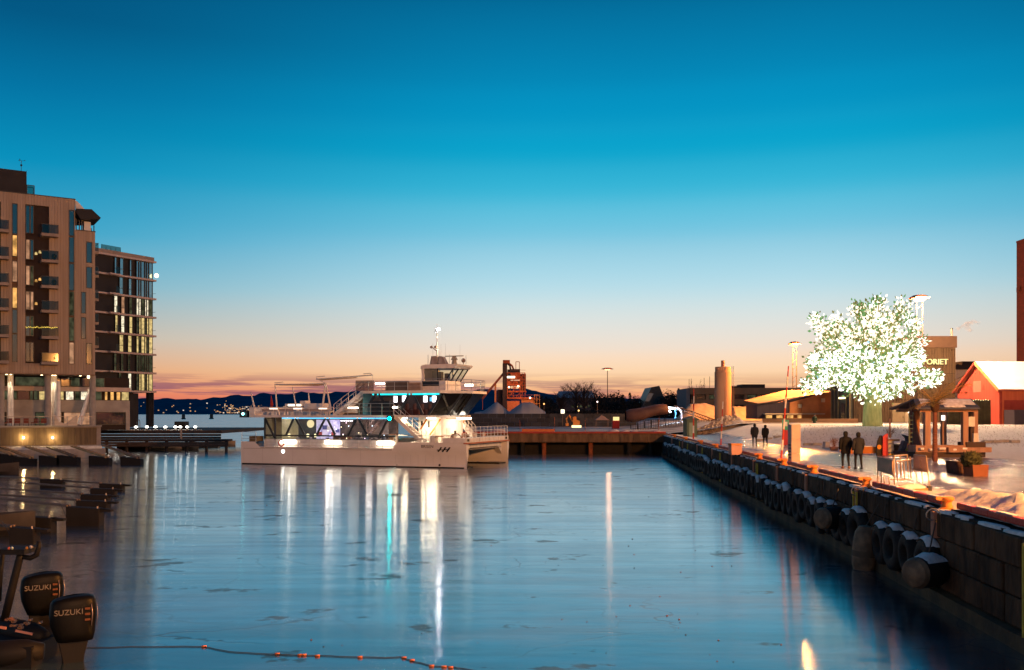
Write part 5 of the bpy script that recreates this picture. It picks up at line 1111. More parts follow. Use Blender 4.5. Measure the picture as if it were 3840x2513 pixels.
MB().lathe([(.385, .42), (.37, .15), (.30, -.06)], 20).build('lower_body', drum_m, vf, smooth=True); MB().lathe([(.30, -.06), (.2, -.25), (.02, -.34)], 20).build('tip', drum_k, vf, smooth=True); MB().tube((0, 0, 1.4), (.45, 0, 2.3), .02, n=5).build('chain', _M['chain_rust'], vf)

# ================================================================ things standing on the quay
def on_deck(px, py, dz=0.0):
    """stand a thing where the photo shows its foot"""
    Y = ground_Y(py, DECK); 
    for _ in range(6):
        X = (px - CX) / F * Y; Y = ground_Y(py, deck_z(X, Y) + dz)
    return Vector(((px - CX) / F * Y, Y, deck_z((px - CX) / F * Y, Y) + dz))
red_p = mat('pole_red', (.50, .05, .03), rough=.6); white_p = mat('pole_white', (.72, .66, .6), rough=.6)
def stake(label, px, py, pxt, pyt, r=.05, bands=7):
    p = on_deck(px, py); pt = W(pxt, pyt, p.y); o = thing('marker_pole', label, 'pole', p, 0, 'striped marker poles on the quay'); v = pt - p
    for i in range(bands): MB().tube(v * (i / bands), v * ((i + 1) / bands), r * (1 - .5 * i / bands), r * (1 - .5 * (i + 1) / bands), n=8).build('band', red_p if i % 2 == 0 else white_p, o, smooth=True)
stake('red and white striped pole beside the green kiosk', 2600, 1652, 2602, 1458, .085)
stake('slightly leaning red and white pole before the silo', 2703, 1674, 2711, 1506, .065, 6)
stake('tall thin red and white pole leaning beside the life-buoy stand', 2929, 1728, 2957, 1373, .06, 9)
# green kiosk
p = on_deck(2588, 1636); ks = thing('kiosk', 'small dark green pointed-roof kiosk at the far corner of the quay', 'kiosk', p, .25)
grn = mat('kiosk_green', (.13, .17, .11), rough=.7); MB().box(-.62, .62, -.5, .5, 0, 1.85).build('body', grn, ks); MB().prism([(-.8, 1.85), (.8, 1.85), (.8, 1.95), (.05, 2.25), (-.8, 1.95)], -.65, .65).build('roof', mat('kiosk_roof', (.10, .12, .10), rough=.6), ks); d_ = box('door', mat('kiosk_door', (.30, .36, .24), rough=.6), ks, -.35, .25, -.54, -.502, .05, 1.55); box('handle', frame_m, d_, .14, .18, -.58, -.542, .7, .9)
# life-buoy stand: green board over a red case
p = on_deck(2946, 1672); lb = thing('lifebuoy_stand', 'green sign board above a red life-buoy case on the quay', 'rescue stand', p, .1)
MB().tube((0, .1, 0), (0, .1, 2.0), .05, n=6).build('post', mast_steel, lb); sgn = box('sign_board', mat('sign_green', (.05, .42, .24), rough=.4), lb, -.27, .27, 0, .06, 1.25, 2.05); box('pictogram', mat('sign_white', (.75, .8, .75), rough=.5), sgn, -.12, .14, -.012, -.002, 1.55, 1.9); box('case', mat('case_red', (.55, .02, .03), rough=.4), lb, -.20, .32, -.05, .16, .05, 1.24, bevel=.03)
# grey power pillar
p = on_deck(2978, 1733); pp = thing('power_pillar', 'tall pinkish-grey electric power pillar at the quay edge', 'power pillar', p, .15)
pg = mat('pillar_grey', (.50, .38, .32), (.44, .33, .28), rough=.55); z = 0
for h_ in (.45, .70, .78): box('panel', pg, pp, -.24, .24, -.22, .22, z, z + h_ - .012, bevel=.01); z += h_
for i in range(5): box('socket', frame_m, pp, -.262, -.242, -.15, .12, .2 + i * .16, .27 + i * .16)
# box on the edge
p = on_deck(2757, 1706); eb = thing('sand_box', 'pink and orange grit box on the quay edge behind a bollard', 'box', p, .1); box('body', mat('grit_pink', (.60, .33, .25), rough=.6), eb, -.34, .34, -.3, .3, 0, .58, bevel=.02); box('lid', mat('grit_orange', (.70, .27, .08), rough=.6), eb, -.36, .36, -.32, .32, .583, .70, bevel=.02)
# snow-laden metal trolley stand: frame of bars with two boards
p = on_deck(3395, 1838); ct = thing('trolley_stand', 'metal trolley frame with two blank boards standing in snow at the quay edge', 'trolley', p, 0)
bar = mat('trolley_steel', (.42, .30, .18), (.3, .2, .12), rough=.4, metal=.5); brd = mat('trolley_board', (.50, .34, .23), (.44, .29, .2), rough=.6)
Q = Plane((p.x - 1.0, p.y - .35), (p.x + 1.0, p.y - .35)); QF = Plane((p.x - 1.0, p.y + 1.0), (p.x + 1.0, p.y + 1.0))
def c3(x, y, dep):
    """photo point (close-up of the trolley) at a given depth behind its front, in trolley coordinates"""
    px, py = 3260 + x * .154, 1640 + y * .154; v = W(px, py, p.y - .45 + dep); return v - p
def cbar(a, da, b, db, r=.022, name='bar'): return MB().tube(c3(*a, da), c3(*b, db), r, n=6).build(name, bar, ct, smooth=True)
for a, da, b, db in (((205, 480), 1.0, (205, 1130), 1.0), ((585, 560), 0, (620, 1320), 0), ((205, 480), 1.0, (585, 560), 0), ((290, 830), .75, (600, 920), 0), ((270, 1120), .8, (600, 1240), 0), ((350, 940), .6, (375, 1160), .6), ((470, 980), .35, (490, 1190), .35), ((290, 850), .75, (290, 1130), .75),
                     ((1085, 430), 1.1, (1100, 860), 1.1), ((1380, 460), .35, (1470, 1210), .35), ((1085, 430), 1.1, (1380, 460), .35), ((1050, 770), 1.1, (1420, 840), .35), ((1250, 560), .7, (1300, 1130), .7), ((1140, 880), .9, (1170, 1090), .9),
                     ((640, 585), .3, (1000, 550), .8), ((750, 430), .5, (775, 950), .5), ((920, 430), .8, (950, 1010), .8), ((600, 450), .3, (600, 1000), .3), ((600, 450), .3, (920, 425), .8), ((990, 470), 1.0, (1020, 1010), 1.0), ((660, 600), .35, (690, 1050), .35), ((830, 590), .6, (860, 1030), .6), ((690, 1050), .3, (1020, 1020), 1.0), ((520, 1030), .1, (1020, 1020), 1.0)): cbar(a, da, b, db)
for pts in (((205, 490, 1.0), (560, 545, .06), (575, 905, .04), (215, 810, 1.0)), ((1095, 440, 1.1), (1385, 470, .36), (1410, 830, .36), (1100, 760, 1.1))):
    v = [c3(a, b, d) for a, b, d in pts]; nrm = (v[1] - v[0]).cross(v[2] - v[0]).normalized() * .012; mb = MB(); mb.add([q - nrm for q in v] + [q + nrm for q in v], [(0, 1, 2, 3), (7, 6, 5, 4), (0, 4, 5, 1), (1, 5, 6, 2), (2, 6, 7, 3), (3, 7, 4, 0)]); mb.build('board', brd, ct)
v = [c3(*q) for q in ((620, 1290, 0), (1480, 1240, .35), (1300, 1180, 1.1), (680, 1200, .9))]; mb = MB(); mb.add(v + [q + Vector((0, 0, -.12)) for q in v], [(0, 1, 2, 3), (7, 6, 5, 4), (0, 4, 5, 1), (1, 5, 6, 2), (2, 6, 7, 3), (3, 7, 4, 0)]); mb.build('deck', mat('trolley_deck', (.42, .22, .09), rough=.7), ct)
sv = MB(); sv.grid(8, 5, lambda u, w: tuple((v[0].lerp(v[1], u)).lerp(v[3].lerp(v[2], u), w) + Vector((0, 0, .01 + .13 * math.sin(math.pi * u) ** .6 * math.sin(math.pi * w) ** .6)))); sv.build('snow_load', OLDSNOW, ct, smooth='all')
for q in ((640, 1270, .05), (1460, 1230, .38), (1310, 1190, 1.0), (700, 1210, .85)): a = c3(*q); MB().box(a.x - .06, a.x + .06, a.y - .06, a.y + .06, min(a.z - .30, -.05), a.z + .06).build('foot', frame_m, ct)
# planters with a clipped bush
brn = mat('planter_brown', (.10, .045, .03), (.07, .035, .025), rough=.7)
def bush(o, c, r, n, m, seed, size=.09, sz=.9):
    random.seed(seed); mb = MB()
    for _ in range(n):
        d = Vector((random.gauss(0, 1), random.gauss(0, 1), random.gauss(0, 1))).normalized(); rr = r * random.uniform(.72, 1.03); q = Vector(c) + Vector((d.x * rr, d.y * rr, d.z * rr * sz)); u = d.orthogonal().normalized() * size * random.uniform(.6, 1.3); w = d.cross(u).normalized() * size * .5; t_ = d * size * random.uniform(-.6, 1.0)
        mb.add([q - u, q - w + t_ * .4, q + u + t_, q + w + t_ * .4], [(0, 1, 2, 3)])
    return mb.build('foliage', m, o)
p = on_deck(3600, 1776); pl1 = thing('planter', 'square dark brown planter box left of the round bush', 'planter', p, .12); MB().prism([(-.36, .0), (.36, .0), (.42, .52), (-.42, .52)], -.4, .4).build('box', brn, pl1); box('soil', mat('soil_snowy', (.3, .28, .26), (.06, .05, .04), scale=6, rough=.9), pl1, -.38, .38, -.36, .36, .50, .535)
p = on_deck(3658, 1786); pl2 = thing('planter', 'square planter with a round clipped evergreen bush near the pavilion', 'planter', p, .12); MB().prism([(-.30, 0), (.32, 0), (.36, .48), (-.34, .48)], -.34, .34).build('box', mat('planter_rust', (.20, .07, .035), rough=.7), pl2); MB().sphere((-.12, .1, .66), .40, 12, 8, .85).build('bush_core', mat('bush_dark', (.02, .022, .012), rough=1), pl2, smooth='all'); bush(pl2, (-.12, .1, .66), .47, 900, mat('bush_leaf', (.07, .07, .025), (.04, .045, .018), scale=6, rough=.8), 3, .055, .8)
# timber pavilion
p = on_deck(3545, 1712); pv = thing('pavilion', 'open timber pavilion with snow on its dark pitched roof', 'pavilion', p, .06)
tim = mat('pavilion_timber', (.36, .21, .145), (.27, .15, .10), scale=1.4, rough=.7, stretch=(2, 2, .25)); tim_k = mat('pavilion_dark', (.07, .045, .035), rough=.8); rf = mat('roof_felt', (.07, .075, .10), rough=.6)
def pvq(x, y, dep=0.0): v = W(3240 + x * .3209, 1460 + y * .3209, p.y + dep); return v - p
for x, w_, dep, z0, m in ((715, .52, -.9, 730, tim), (1168, .48, -.9, 690, tim), (945, .42, 1.2, 640, tim), (608, .46, .6, 650, mat('pavilion_orange', (.42, .17, .06), rough=.7)), (1315, .40, .6, 640, tim), (1278, .3, 1.3, 640, tim)):
    a = pvq(x, 250, dep); b = pvq(x, z0, dep); w_ *= .66; MB().box(a.x - w_ / 2, a.x + w_ / 2, dep - .15, dep + .15, min(b.z, .3), a.z).build('post', m, pv, bevel=.03)
el = pvq(575, 235, -1.2); er = pvq(1335, 235, -1.2); rl_ = pvq(575, 130, .4); rr_ = pvq(1250, 128, .4)
rfm = MB(); th_ = Vector((0, 0, .10)); vs_ = [Vector((el.x, -1.35, el.z)), Vector((er.x, -1.35, er.z)), Vector((rr_.x + .1, .4, rr_.z)), Vector((rl_.x, .4, rl_.z)), Vector((er.x, 2.1, er.z)), Vector((el.x, 2.1, el.z))]
rfm.add(vs_ + [q + th_ for q in vs_], [(0, 3, 2, 1), (3, 5, 4, 2), (6, 7, 8, 9), (9, 8, 10, 11), (0, 1, 7, 6), (1, 2, 8, 7), (2, 4, 10, 8), (4, 5, 11, 10), (5, 3, 9, 11), (3, 0, 6, 9)]); ro = rfm.build('roof', rf, pv)
for u0, u1, w0, w1 in ((.08, .30, .22, .95), (.38, .97, .30, .93), (.44, .78, .02, .24)):
    s_ = MB(); s_.grid(10, 4, lambda u, w: tuple((vs_[0].lerp(vs_[1], u0 + (u1 - u0) * u)).lerp(vs_[3].lerp(vs_[2], u0 + (u1 - u0) * u), w0 + (w1 - w0) * w + .04 * mnoise.noise(Vector((u * 5, w * 3, u0 * 9)))) + th_ + Vector((0, -.01, .015 + .07 * (math.sin(math.pi * u) * math.sin(math.pi * w)) ** .4)))); s_.build('snow_patch', OLDSNOW, ro, smooth='all')
a = pvq(640, 240, -1.2); b = pvq(1335, 240, -1.2); MB().beam((a.x, -1.0, a.z - .02), (b.x, -1.0, b.z - .02), .14, .2).build('eave_beam', mat('eave_wood', (.30, .15, .08), rough=.7), pv); MB().beam((a.x, 1.8, a.z - .02), (b.x, 1.8, b.z - .02), .14, .2).build('eave_beam', tim, pv)
sb_ = MB().prism([(-1.3, 0), (.35, 0), (.35, 3.0)], 0, .06, ax='x'); sb_.build('side_board', mat('side_board', (.16, .07, .05), rough=.7), pv).location = (pvq(590, 300).x, .4, .35)
for x0, x1, y0, y1, dep, m, nm in ((580, 1190, 655, 735, -1.1, tim, 'bench'), (970, 1490, 680, 738, -1.35, tim, 'beam_seat'), (1190, 1420, 618, 678, -1.2, tim_k, 'crate'), (575, 1420, 738, 795, -1.0, tim_k, 'base')):
    a = pvq(x0, y0, dep); b = pvq(x1, y1, dep); box(nm, m, pv, a.x, b.x, dep, dep + (1.0 if nm != 'base' else 2.8), b.z, a.z)
for i in range(5): a = pvq(640 + i * 130, 700 + (i % 2) * 12, -1.2); MB().box(a.x - .1 - .08 * (i % 3), a.x + .12, -1.36, -1.12, a.z - .02, a.z + .10).build('snow_lump', OLDSNOW, pv, bevel=.03)
a = pvq(1245, 380, -.6); MB().box(a.x - .20, a.x + .18, -.75, -.6, pvq(1245, 435, -.6).z, pvq(1245, 320, -.6).z).build('notice_box', mat('notice_white', (.7, .64, .58), rough=.5), pv); a = pvq(1298, 570, -.6); MB().box(a.x - .16, a.x + .14, -.75, -.6, pvq(1245, 620, -.6).z, pvq(1245, 515, -.6).z).build('notice_box', _M['notice_white'], pv); a = pvq(1258, 300, -.5); MB().box(a.x - .08, a.x + .06, -.55, -.4, 0.4, a.z + .3).build('dark_post', tim_k, pv)
a = pvq(932, 332, 1.0); MB().box(a.x - .10, a.x + .1, .9, .96, a.z - .16, a.z + .14).build('lamp', glow_mat('pavilion_lamp', (1, .85, .7), 3), pv)
ldm = MB()
for s in (520, 568): a = pvq(s, 268, .3); b = pvq(s, 640, .3); ldm.beam((a.x, .3, a.z), (b.x, .3, b.z), .06, .06)
for i in range(7): a = pvq(520, 310 + i * 50, .3); b = pvq(568, 310 + i * 50, .3); ldm.beam((a.x, .3, a.z), (b.x, .3, b.z), .05, .05)
ldm.build('trellis', mat('trellis_green', (.16, .20, .14), rough=.7), pv)
# young palm in front of it
p = on_deck(3506, 1733); pm = thing('palm_tree', 'young palm with a ringed trunk and drooping winter fronds in front of the pavilion', 'tree', p, 0)
bark = mat('palm_bark', (.20, .08, .055), (.13, .05, .035), scale=3, rough=.85, stretch=(1, 1, 5), bump=.6, bscale=9)
zc = W(3506, 1545, p.y).z - p.z
prof = []
for i in range(27): t = i / 26; prof.append((.125 - .02 * t + (.012 if i % 2 else 0), zc * t))
MB().lathe(prof, 12).build('trunk', bark, pm, smooth=True); hdm = MB(); hdm.lathe([(.11, zc - .02), (.20, zc + .12), (.24, zc + .32), (.14, zc + .52), (.03, zc + .6)], 10); hdm.build('crown_shaft', mat('palm_husk', (.07, .035, .02), rough=.9, bump=1, bscale=14), pm, smooth=True)
random.seed(5); frond_m = [mat('frond_gold', (.34, .20, .06), (.24, .15, .05), scale=3, rough=.8), mat('frond_olive', (.17, .13, .045), (.10, .09, .035), scale=3, rough=.8)]
for i in range(14):
    a = 2 * math.pi * i / 14 + jit(.2); el_ = random.uniform(.1, 1.05); L_ = random.uniform(1.6, 2.5); pts = []; d = Vector((math.cos(a) * math.cos(el_), math.sin(a) * math.cos(el_), math.sin(el_))); q = Vector((0, 0, zc + .42))
    for k in range(9): pts.append(q.copy()); q = q + d * (L_ / 8); d = (d + Vector((0, 0, -.11))).normalized()
    fr_ = MB(); fr_.path(pts, [.028 - .0025 * k for k in range(9)], 4)
    for k in range(1, 9):
        tdir = (pts[k] - pts[k - 1]).normalized(); sd_ = tdir.cross(Vector((0, 0, 1))).normalized()
        for s in (-1, 1):
            for h in (0, .5):
                o_ = pts[k - 1].lerp(pts[k], h); lf = (sd_ * s * .8 + tdir * .6 + Vector((0, 0, -.35))).normalized() * (.55 * (1 - .06 * k)); wv = tdir * .018; fr_.add([o_ - wv, o_ + lf * .5 - wv, o_ + lf, o_ + lf * .5 + wv, o_ + wv], [(0, 1, 2, 3, 4)])
    fr_.build('frond', frond_m[i % 2], pm)
# play corner between the pavilion and the trolley
def pq8(x, y, Y): return W(3260 + x * .1027, 1580 + y * .1027, Y)
p = on_deck(3325, 1708); Y8 = p.y
rb = thing('banner_board', 'narrow upright scarlet board standing beside the dark figure board', 'sign', p, 0); a = pq8(480, 440, Y8) - p; b = pq8(665, 1290, Y8) - p; MB().prism([(a.x, 0), (b.x, 0), (b.x, a.z), (a.x + .12, a.z - .08), (a.x, a.z - .2)], -.06, .06).build('board', mat('board_scarlet', (.52, .008, .02), rough=.4), rb); box('edge', mat('board_maroon', (.22, .005, .012), rough=.5), rb, (a.x + b.x) / 2 + .06, (a.x + b.x) / 2 + .14, -.075, -.062, 0.01, a.z - .25)
db = thing('figure_board', 'rounded dark figure board left of the scarlet board', 'sign', p + Vector((0, .15, 0)), 0); a = pq8(290, 520, Y8) - p; b = pq8(490, 1250, Y8) - p; MB().prism([(a.x, 0), (b.x, 0), (b.x, a.z), (a.x + .2, a.z), (a.x + .06, a.z * .72), (a.x, a.z * .4)], -.05, .05).build('board', mat('board_dark', (.025, .02, .018), rough=.6), db); a2 = pq8(380, 940, Y8) - p; MB().tube((a2.x, -.07, a2.z), (a2.x, -.052, a2.z), .14, n=12).build('disc', mat('disc_orange', (.7, .28, .03), rough=.6), db)
ct2 = thing('counter', 'pale panelled counter with a timber top behind the scarlet board', 'counter', p + Vector((0, 1.2, 0)), 0); Yc = Y8 + 1.2; a = pq8(665, 720, Yc) - p; b = pq8(885, 1120, Yc) - p
for i in range(4): box('panel', mat('counter_white', (.55, .52, .45), rough=.6), ct2, a.x, b.x, -.03, .5, i * a.z / 4 + .005, (i + 1) * a.z / 4 - .01)
a = pq8(665, 655, Yc) - p; b = pq8(1085, 720, Yc) - p; box('top', mat('counter_wood', (.45, .26, .12), rough=.6), ct2, a.x, b.x, -.1, .6, b.z, a.z); a = pq8(925, 820, Yc) - p; b = pq8(1150, 1085, Yc) - p; box('cabinet', frame_m, ct2, a.x, b.x, -.02, .5, 0, a.z)
pl_ = thing('play_slide', 'small yellow slide on a tilted dark frame beside the pavilion', 'slide', p + Vector((0, .5, 0)), 0); Ys = Y8 + .5
def ps(x, y): return pq8(x, y, Ys) - p
MB().prism([(ps(1430, 830).x, ps(0, 830).z), (ps(1450, 1180).x, .02), (ps(660, 1300).x, 0.02), (ps(665, 1180).x, ps(0, 1190).z), (ps(1210, 1150).x, ps(0, 1160).z)], -.25, .25).build('chute', mat('slide_yellow', (.80, .42, .03), rough=.45), pl_)
MB().prism([(ps(1220, 700).x, ps(0, 700).z), (ps(1400, 740).x, ps(0, 740).z), (ps(1210, 1130).x, ps(0, 1130).z), (ps(1080, 1090).x, ps(0, 1090).z)], -.2, .2).build('side_panel', mat('slide_grey', (.13, .12, .13), rough=.6), pl_)
MB().prism([(ps(1210, 490).x, ps(0, 490).z), (ps(1420, 560).x, ps(0, 550).z), (ps(1560, 680).x, ps(0, 660).z), (ps(1530, 760).x, ps(0, 760).z), (ps(1350, 720).x, ps(0, 730).z), (ps(1330, 610).x, ps(0, 610).z)], -.18, .18).build('hood', mat('slide_navy', (.02, .03, .055), rough=.5), pl_)
for x, m in ((1410, post_m), (1500, post_m), (1560, frame_m)): MB().box(ps(x, 0).x - .07, ps(x, 0).x + .05, .1, .22, 0, ps(0, 740).z).build('post', m, pl_)
for x, m in ((1450, mat('stripe_blue', (.02, .06, .25), rough=.5)), (1485, mat('stripe_pale', (.6, .5, .5), rough=.5))): MB().box(ps(x, 0).x - .03, ps(x, 0).x + .02, -.3, -.26, .02, ps(0, 980).z).build('stripe', m, pl_)
ob = on_deck(3262, 1700); o_ = thing('timber_edge', 'low orange timber planter edge left of the figure board', 'planter', ob, 0); MB().box(-1.3, .4, -.2, .5, -.05, .42).build('box', mat('edge_orange', (.50, .17, .035), rough=.6), o_); MB().box(-1.32, .42, -.22, .52, .422, .48).build('snow', OLDSNOW, o_)
# staked bare shrubs
def shrub(label, px, py, h, n, seed, m, stakeh=None, spread=.5):
    p = on_deck(px, py); o = thing('bare_shrub', label, 'shrub', p, 0, 'bare winter shrubs'); random.seed(seed); mb = MB()
    for i in range(n):
        a = random.random() * 6.28; q = Vector((jit(.08), jit(.08), 0)); d = Vector((math.cos(a) * spread, math.sin(a) * spread, 1)).normalized(); L_ = h * random.uniform(.6, 1); pts = [q.copy()]
        for k in range(4): q = q + d * L_ / 4; d = (d + Vector((jit(.25), jit(.25), .05))).normalized(); pts.append(q.copy())
        mb.path(pts, [.012, .01, .008, .006, .004], 4)
        for k in range(3): b = pts[2].lerp(pts[3], random.random()); mb.tube(b, b + (d + Vector((jit(.8), jit(.8), .2))).normalized() * L_ * .35, .006, .003, n=3)
    mb.build('twigs', m, o)
    if stakeh: MB().box(-.06, .05, -.05, .05, -.05, stakeh).build('stake', tim, o)
twig = mat('twig_brown', (.18, .10, .06), rough=.9)
shrub('bare shrub tied to a timber stake on the snow bank', 3337, 1668, 1.0, 26, 1, twig, 1.55); shrub('reddish bare shrub on the snow left of the walking couple', 3128, 1680, .9, 30, 2, mat('twig_red', (.30, .12, .06), rough=.9), None, .4); shrub('small twiggy bush behind the near planter', 3610, 1690, .6, 18, 4, twig)
p = on_deck(3098, 1682); st_ = thing('stone_post', 'short pale stone post beside the bare shrub', 'bollard', p, .2); MB().prism([(-.22, -.05), (.22, -.05), (.2, .44), (-.16, .50)], -.2, .2).build('body', concrete, st_, bevel=.02)
p = on_deck(3128, 1690); pt_ = thing('plant_pot', 'low terracotta-coloured pot under the reddish shrub', 'pot', p, 0); MB().lathe([(.24, 0), (.32, .22), (.33, .26), (.28, .265)], 12).build('pot', mat('pot_rust', (.38, .17, .10), rough=.7), pt_, smooth=True)
# edging stones along the foot of the snow bank
random.seed(21)
for i, px in enumerate((2850, 2880, 2915, 3030, 3065, 3700, 3735, 3770, 3805)):
    p = on_deck(px, 1655 if px < 3000 else 1672 if px < 3500 else 1676, -.03); s_ = MB(); s_.box(-.35, .35, -.2, .2, 0, .22); o = s_.build('edging_stone', mat('edge_stone', (.42, .38, .32), (.3, .27, .22), scale=3, rough=.8), bevel=.05); o.location = p; o.rotation_euler = (0, 0, jit(.3)); tag(o, 'rough edging stone at the foot of the snow bank, %s from the left' % ['first', 'second', 'third', 'fourth', 'fifth', 'sixth', 'seventh', 'eighth', 'ninth'][i], 'stone', 'edging stones of the snow bank')
# ================================================================ the glowing LED tree
Yt = 95.0; base = on_deck(3272, 1600); Yt = base.y
lt = thing('led_tree', 'big artificial tree of glowing white LED blossom with a thick trunk tinted as if lit green', 'tree', base, 0)
bk = mat('glow_tinted_bark', (.42, .50, .22), (.30, .38, .15), scale=2.5, rough=.85, stretch=(2, 2, .5), bump=.8, bscale=6)  # green light on the trunk is put into the bark colour
def tp(px, py, d=0.0): v = W(px, py, Yt + d); return v - base
random.seed(3)
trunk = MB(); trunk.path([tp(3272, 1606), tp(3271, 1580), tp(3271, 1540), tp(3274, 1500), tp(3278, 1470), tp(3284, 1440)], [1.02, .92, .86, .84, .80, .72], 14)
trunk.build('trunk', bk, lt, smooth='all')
lobes = [((3275, 1205), 92, 74), ((3365, 1210), 66, 56), ((3130, 1250), 84, 62), ((3405, 1285), 92, 72), ((3270, 1310), 160, 84), ((3095, 1345), 80, 80), ((3425, 1365), 62, 62), ((3085, 1410), 72, 52), ((3195, 1400), 125, 78), ((3370, 1405), 118, 70), ((3478, 1428), 48, 32), ((3280, 1450), 145, 42), ((3050, 1440), 46, 26), ((3210, 1150), 30, 24), ((3300, 1135), 26, 24), ((3385, 1145), 26, 22), ((3062, 1205), 24, 20), ((3515, 1405), 26, 12)]
clumps = []
lobes = [((3275 + (c[0] - 3275) * .93, 1385 + (c[1] - 1385) * .94), rx * .93, ry * .95) for c, rx, ry in lobes]
for (c, rx, ry) in lobes:
    n = int(rx * ry / 205) + 2
    for _ in range(n):
        a = random.random() * 6.283; b = math.acos(random.uniform(-1, 1)); r = random.random() ** .38
        clumps.append((tp(c[0] + rx * r * math.sin(b) * math.cos(a), c[1] + ry * r * math.cos(b), (rx / 38) * r * math.sin(b) * math.sin(a)), c))
limb = MB(); fork = [tp(3284, 1445), tp(3262, 1452), tp(3300, 1450)]
tips = []
for k, (c, rx, ry) in enumerate(lobes):
    for j in range(3):
        s0 = Vector(fork[k % 3]) + Vector((jit(.3), jit(.4), jit(.4))); e = tp(c[0] + jit(rx * .55), c[1] + jit(ry * .4), jit(rx / 38 * .7)); m1 = s0.lerp(e, .4) + Vector((jit(.4), jit(.4), -.35)); m2 = s0.lerp(e, .75) + Vector((jit(.4), jit(.4), .15))
        pts = [s0, s0.lerp(m1, .5) + Vector((0, 0, -.05)), m1, m2, e]; r0 = .30 if j == 0 else .16; limb.path(pts, [r0, r0 * .8, r0 * .6, r0 * .38, r0 * .15], 7); tips += [m1, m2, e]
for cl, _ in clumps:
    t_ = min(tips, key=lambda q: (q - cl).length_squared); limb.path([t_, t_.lerp(cl, .5) + Vector((jit(.2), jit(.2), jit(.2))), cl], [.055, .035, .015], 4)
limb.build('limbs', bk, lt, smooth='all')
leafm = [glow_mat('blossom_white', (1.0, .99, .82), 2.5), glow_mat('blossom_green', (.42, .9, .30), .42), glow_mat('blossom_warm', (1.0, .80, .60), 2.0), mat('blossom_unlit', (.30, .40, .16), (.20, .30, .10), scale=3, rough=.5), glow_mat('blossom_blue', (.45, .75, 1.0), 1.3)]
lf = MB(); heart = tp(3280, 1370)
for cl, c in clumps:
    py_frac = cl.z / (tp(3280, 1115).z); upper = py_frac > .60 and random.random() < .85; out = (cl - heart).normalized(); bright = random.random()
    share = (.60, .74) if bright < .66 else (.30, .58) if bright < .88 else (.08, .45)
    for _ in range(random.randint(26, 38)):
        d = Vector((random.gauss(0, 1), random.gauss(0, 1), random.gauss(0, 1))); q = cl + d * .20 + out * random.uniform(-.35, .65); ax = (d * .8 + out + Vector((0, 0, .25))).normalized(); u = ax.orthogonal().normalized(); u = (u * math.cos(d.x * 9) + ax.cross(u) * math.sin(d.x * 9)); L_ = random.uniform(.22, .46); w_ = L_ * .34
        r = random.random(); lf.cur = (2 if upper else 0) if r < share[0] else 1 if r < share[1] else 4 if r > .994 else 3
        lf.add([q, q + ax * L_ * .45 + u * w_, q + ax * L_, q + ax * L_ * .45 - u * w_], [(0, 1, 2, 3)])
lf.build('crown', leafm, lt)

# ================================================================ buildings on the right
def R(Y, x0, x1=None): return Plane(((x0 - CX) / F * Y, Y), ((x0 - CX) / F * Y + 10, Y))
# slatted venue behind the tree
Yv = 125.0; V = Plane((44.95, Yv), (58.4, Yv)); vb = thing('venue_building', 'flat-roofed venue clad in vertical brown slats with a lit name sign behind the glowing tree', 'building', (44.95, Yv, 3.4), 0)
def v_(px, py, d=0): x, z = V.at(px, py, d); return x, z - 3.4
slat = mat('slat_wood', (.17, .11, .065), (.11, .07, .042), scale=2, rough=.75, stretch=(3, 1, .12)); vcore = mat('venue_core', (.045, .032, .022), rough=.9)
xl, xr_ = 0.0, v_(3584, 1500)[0]; zt = v_(3500, 1262)[1]; zcorn = v_(3500, 1304)[1]
box('wall', vcore, vb, xl, xr_, .15, 8, 0, zt); box('cornice', mat('venue_cornice', (.13, .075, .048), (.10, .06, .04), scale=.8, rough=.7), vb, xl - .05, xr_ + .12, -.12, 8.1, zcorn, zt + .05)
sl = MB(); x = xl + .1; random.seed(9)
while x < xr_ - .05:
    z = 0.05
    for zz in (zcorn * .34, zcorn * .67, zcorn): sl.box(x, x + .085, -.02 - random.random() * .07, .14, z + .02, zz - .03); z = zz
    x += .20
so = sl.build('slat_cladding', slat, vb); so['kind'] = 'stuff'
for (a, b, c, d) in ((3360, 1510, 3385, 1590), (3480, 1310, 3486, 1420)): pass
dx0, dz1 = v_(3345, 1512); dx1, _ = v_(3425, 1512); dr_ = box('door', mat('venue_door', (.26, .2, .12), rough=.6), vb, dx0, dx1 - 1.2, -.12, -.08, 0, dz1); box('handle', frame_m, dr_, dx1 - 1.45, dx1 - 1.4, -.2, -.122, 1.0, 1.3); box('door', mat('venue_door_pale', (.38, .30, .2), rough=.6), vb, dx1 - 1.15, dx1 - .1, -.12, -.08, 0, dz1)
x0, z0 = v_(3407, 1550); MB().box(x0 - .1, x0 + .12, -.3, -.13, z0, z0 + .7).build('wall_lamp', glow_mat('venue_lamp', (1, .86, .66), 6), vb)
text('EMPORIET', 1.02, glow_mat('sign_letters', (1.0, .84, .34), 1.7), vb, (v_(3551, 1367)[0], -.35, v_(3551, 1367)[1]), (rad(90), 0, 0), 'sign_letters', .08, 'RIGHT')
ent = box('entrance', mat('entrance_dark', (.04, .04, .035), rough=.6), vb, -.25, -.01, .3, 7.8, 0, 6.2); box('tube_lamp', glow_mat('entrance_tube', (1, .85, .45), 5), ent, -.45, -.26, 2.2, 4.4, 3.6, 3.8)
for q in (.4, 1.8, 4.9, 6.3, 7.6): box('post', mat('entrance_post', (.20, .16, .09), rough=.6), ent, -.40, -.26, q, q + .18, 0, 6.6)
box('door', mat('entrance_glass', (.03, .045, .05), rough=.1), ent, -.30, -.26, 2.4, 3.8, 0, 3.0)
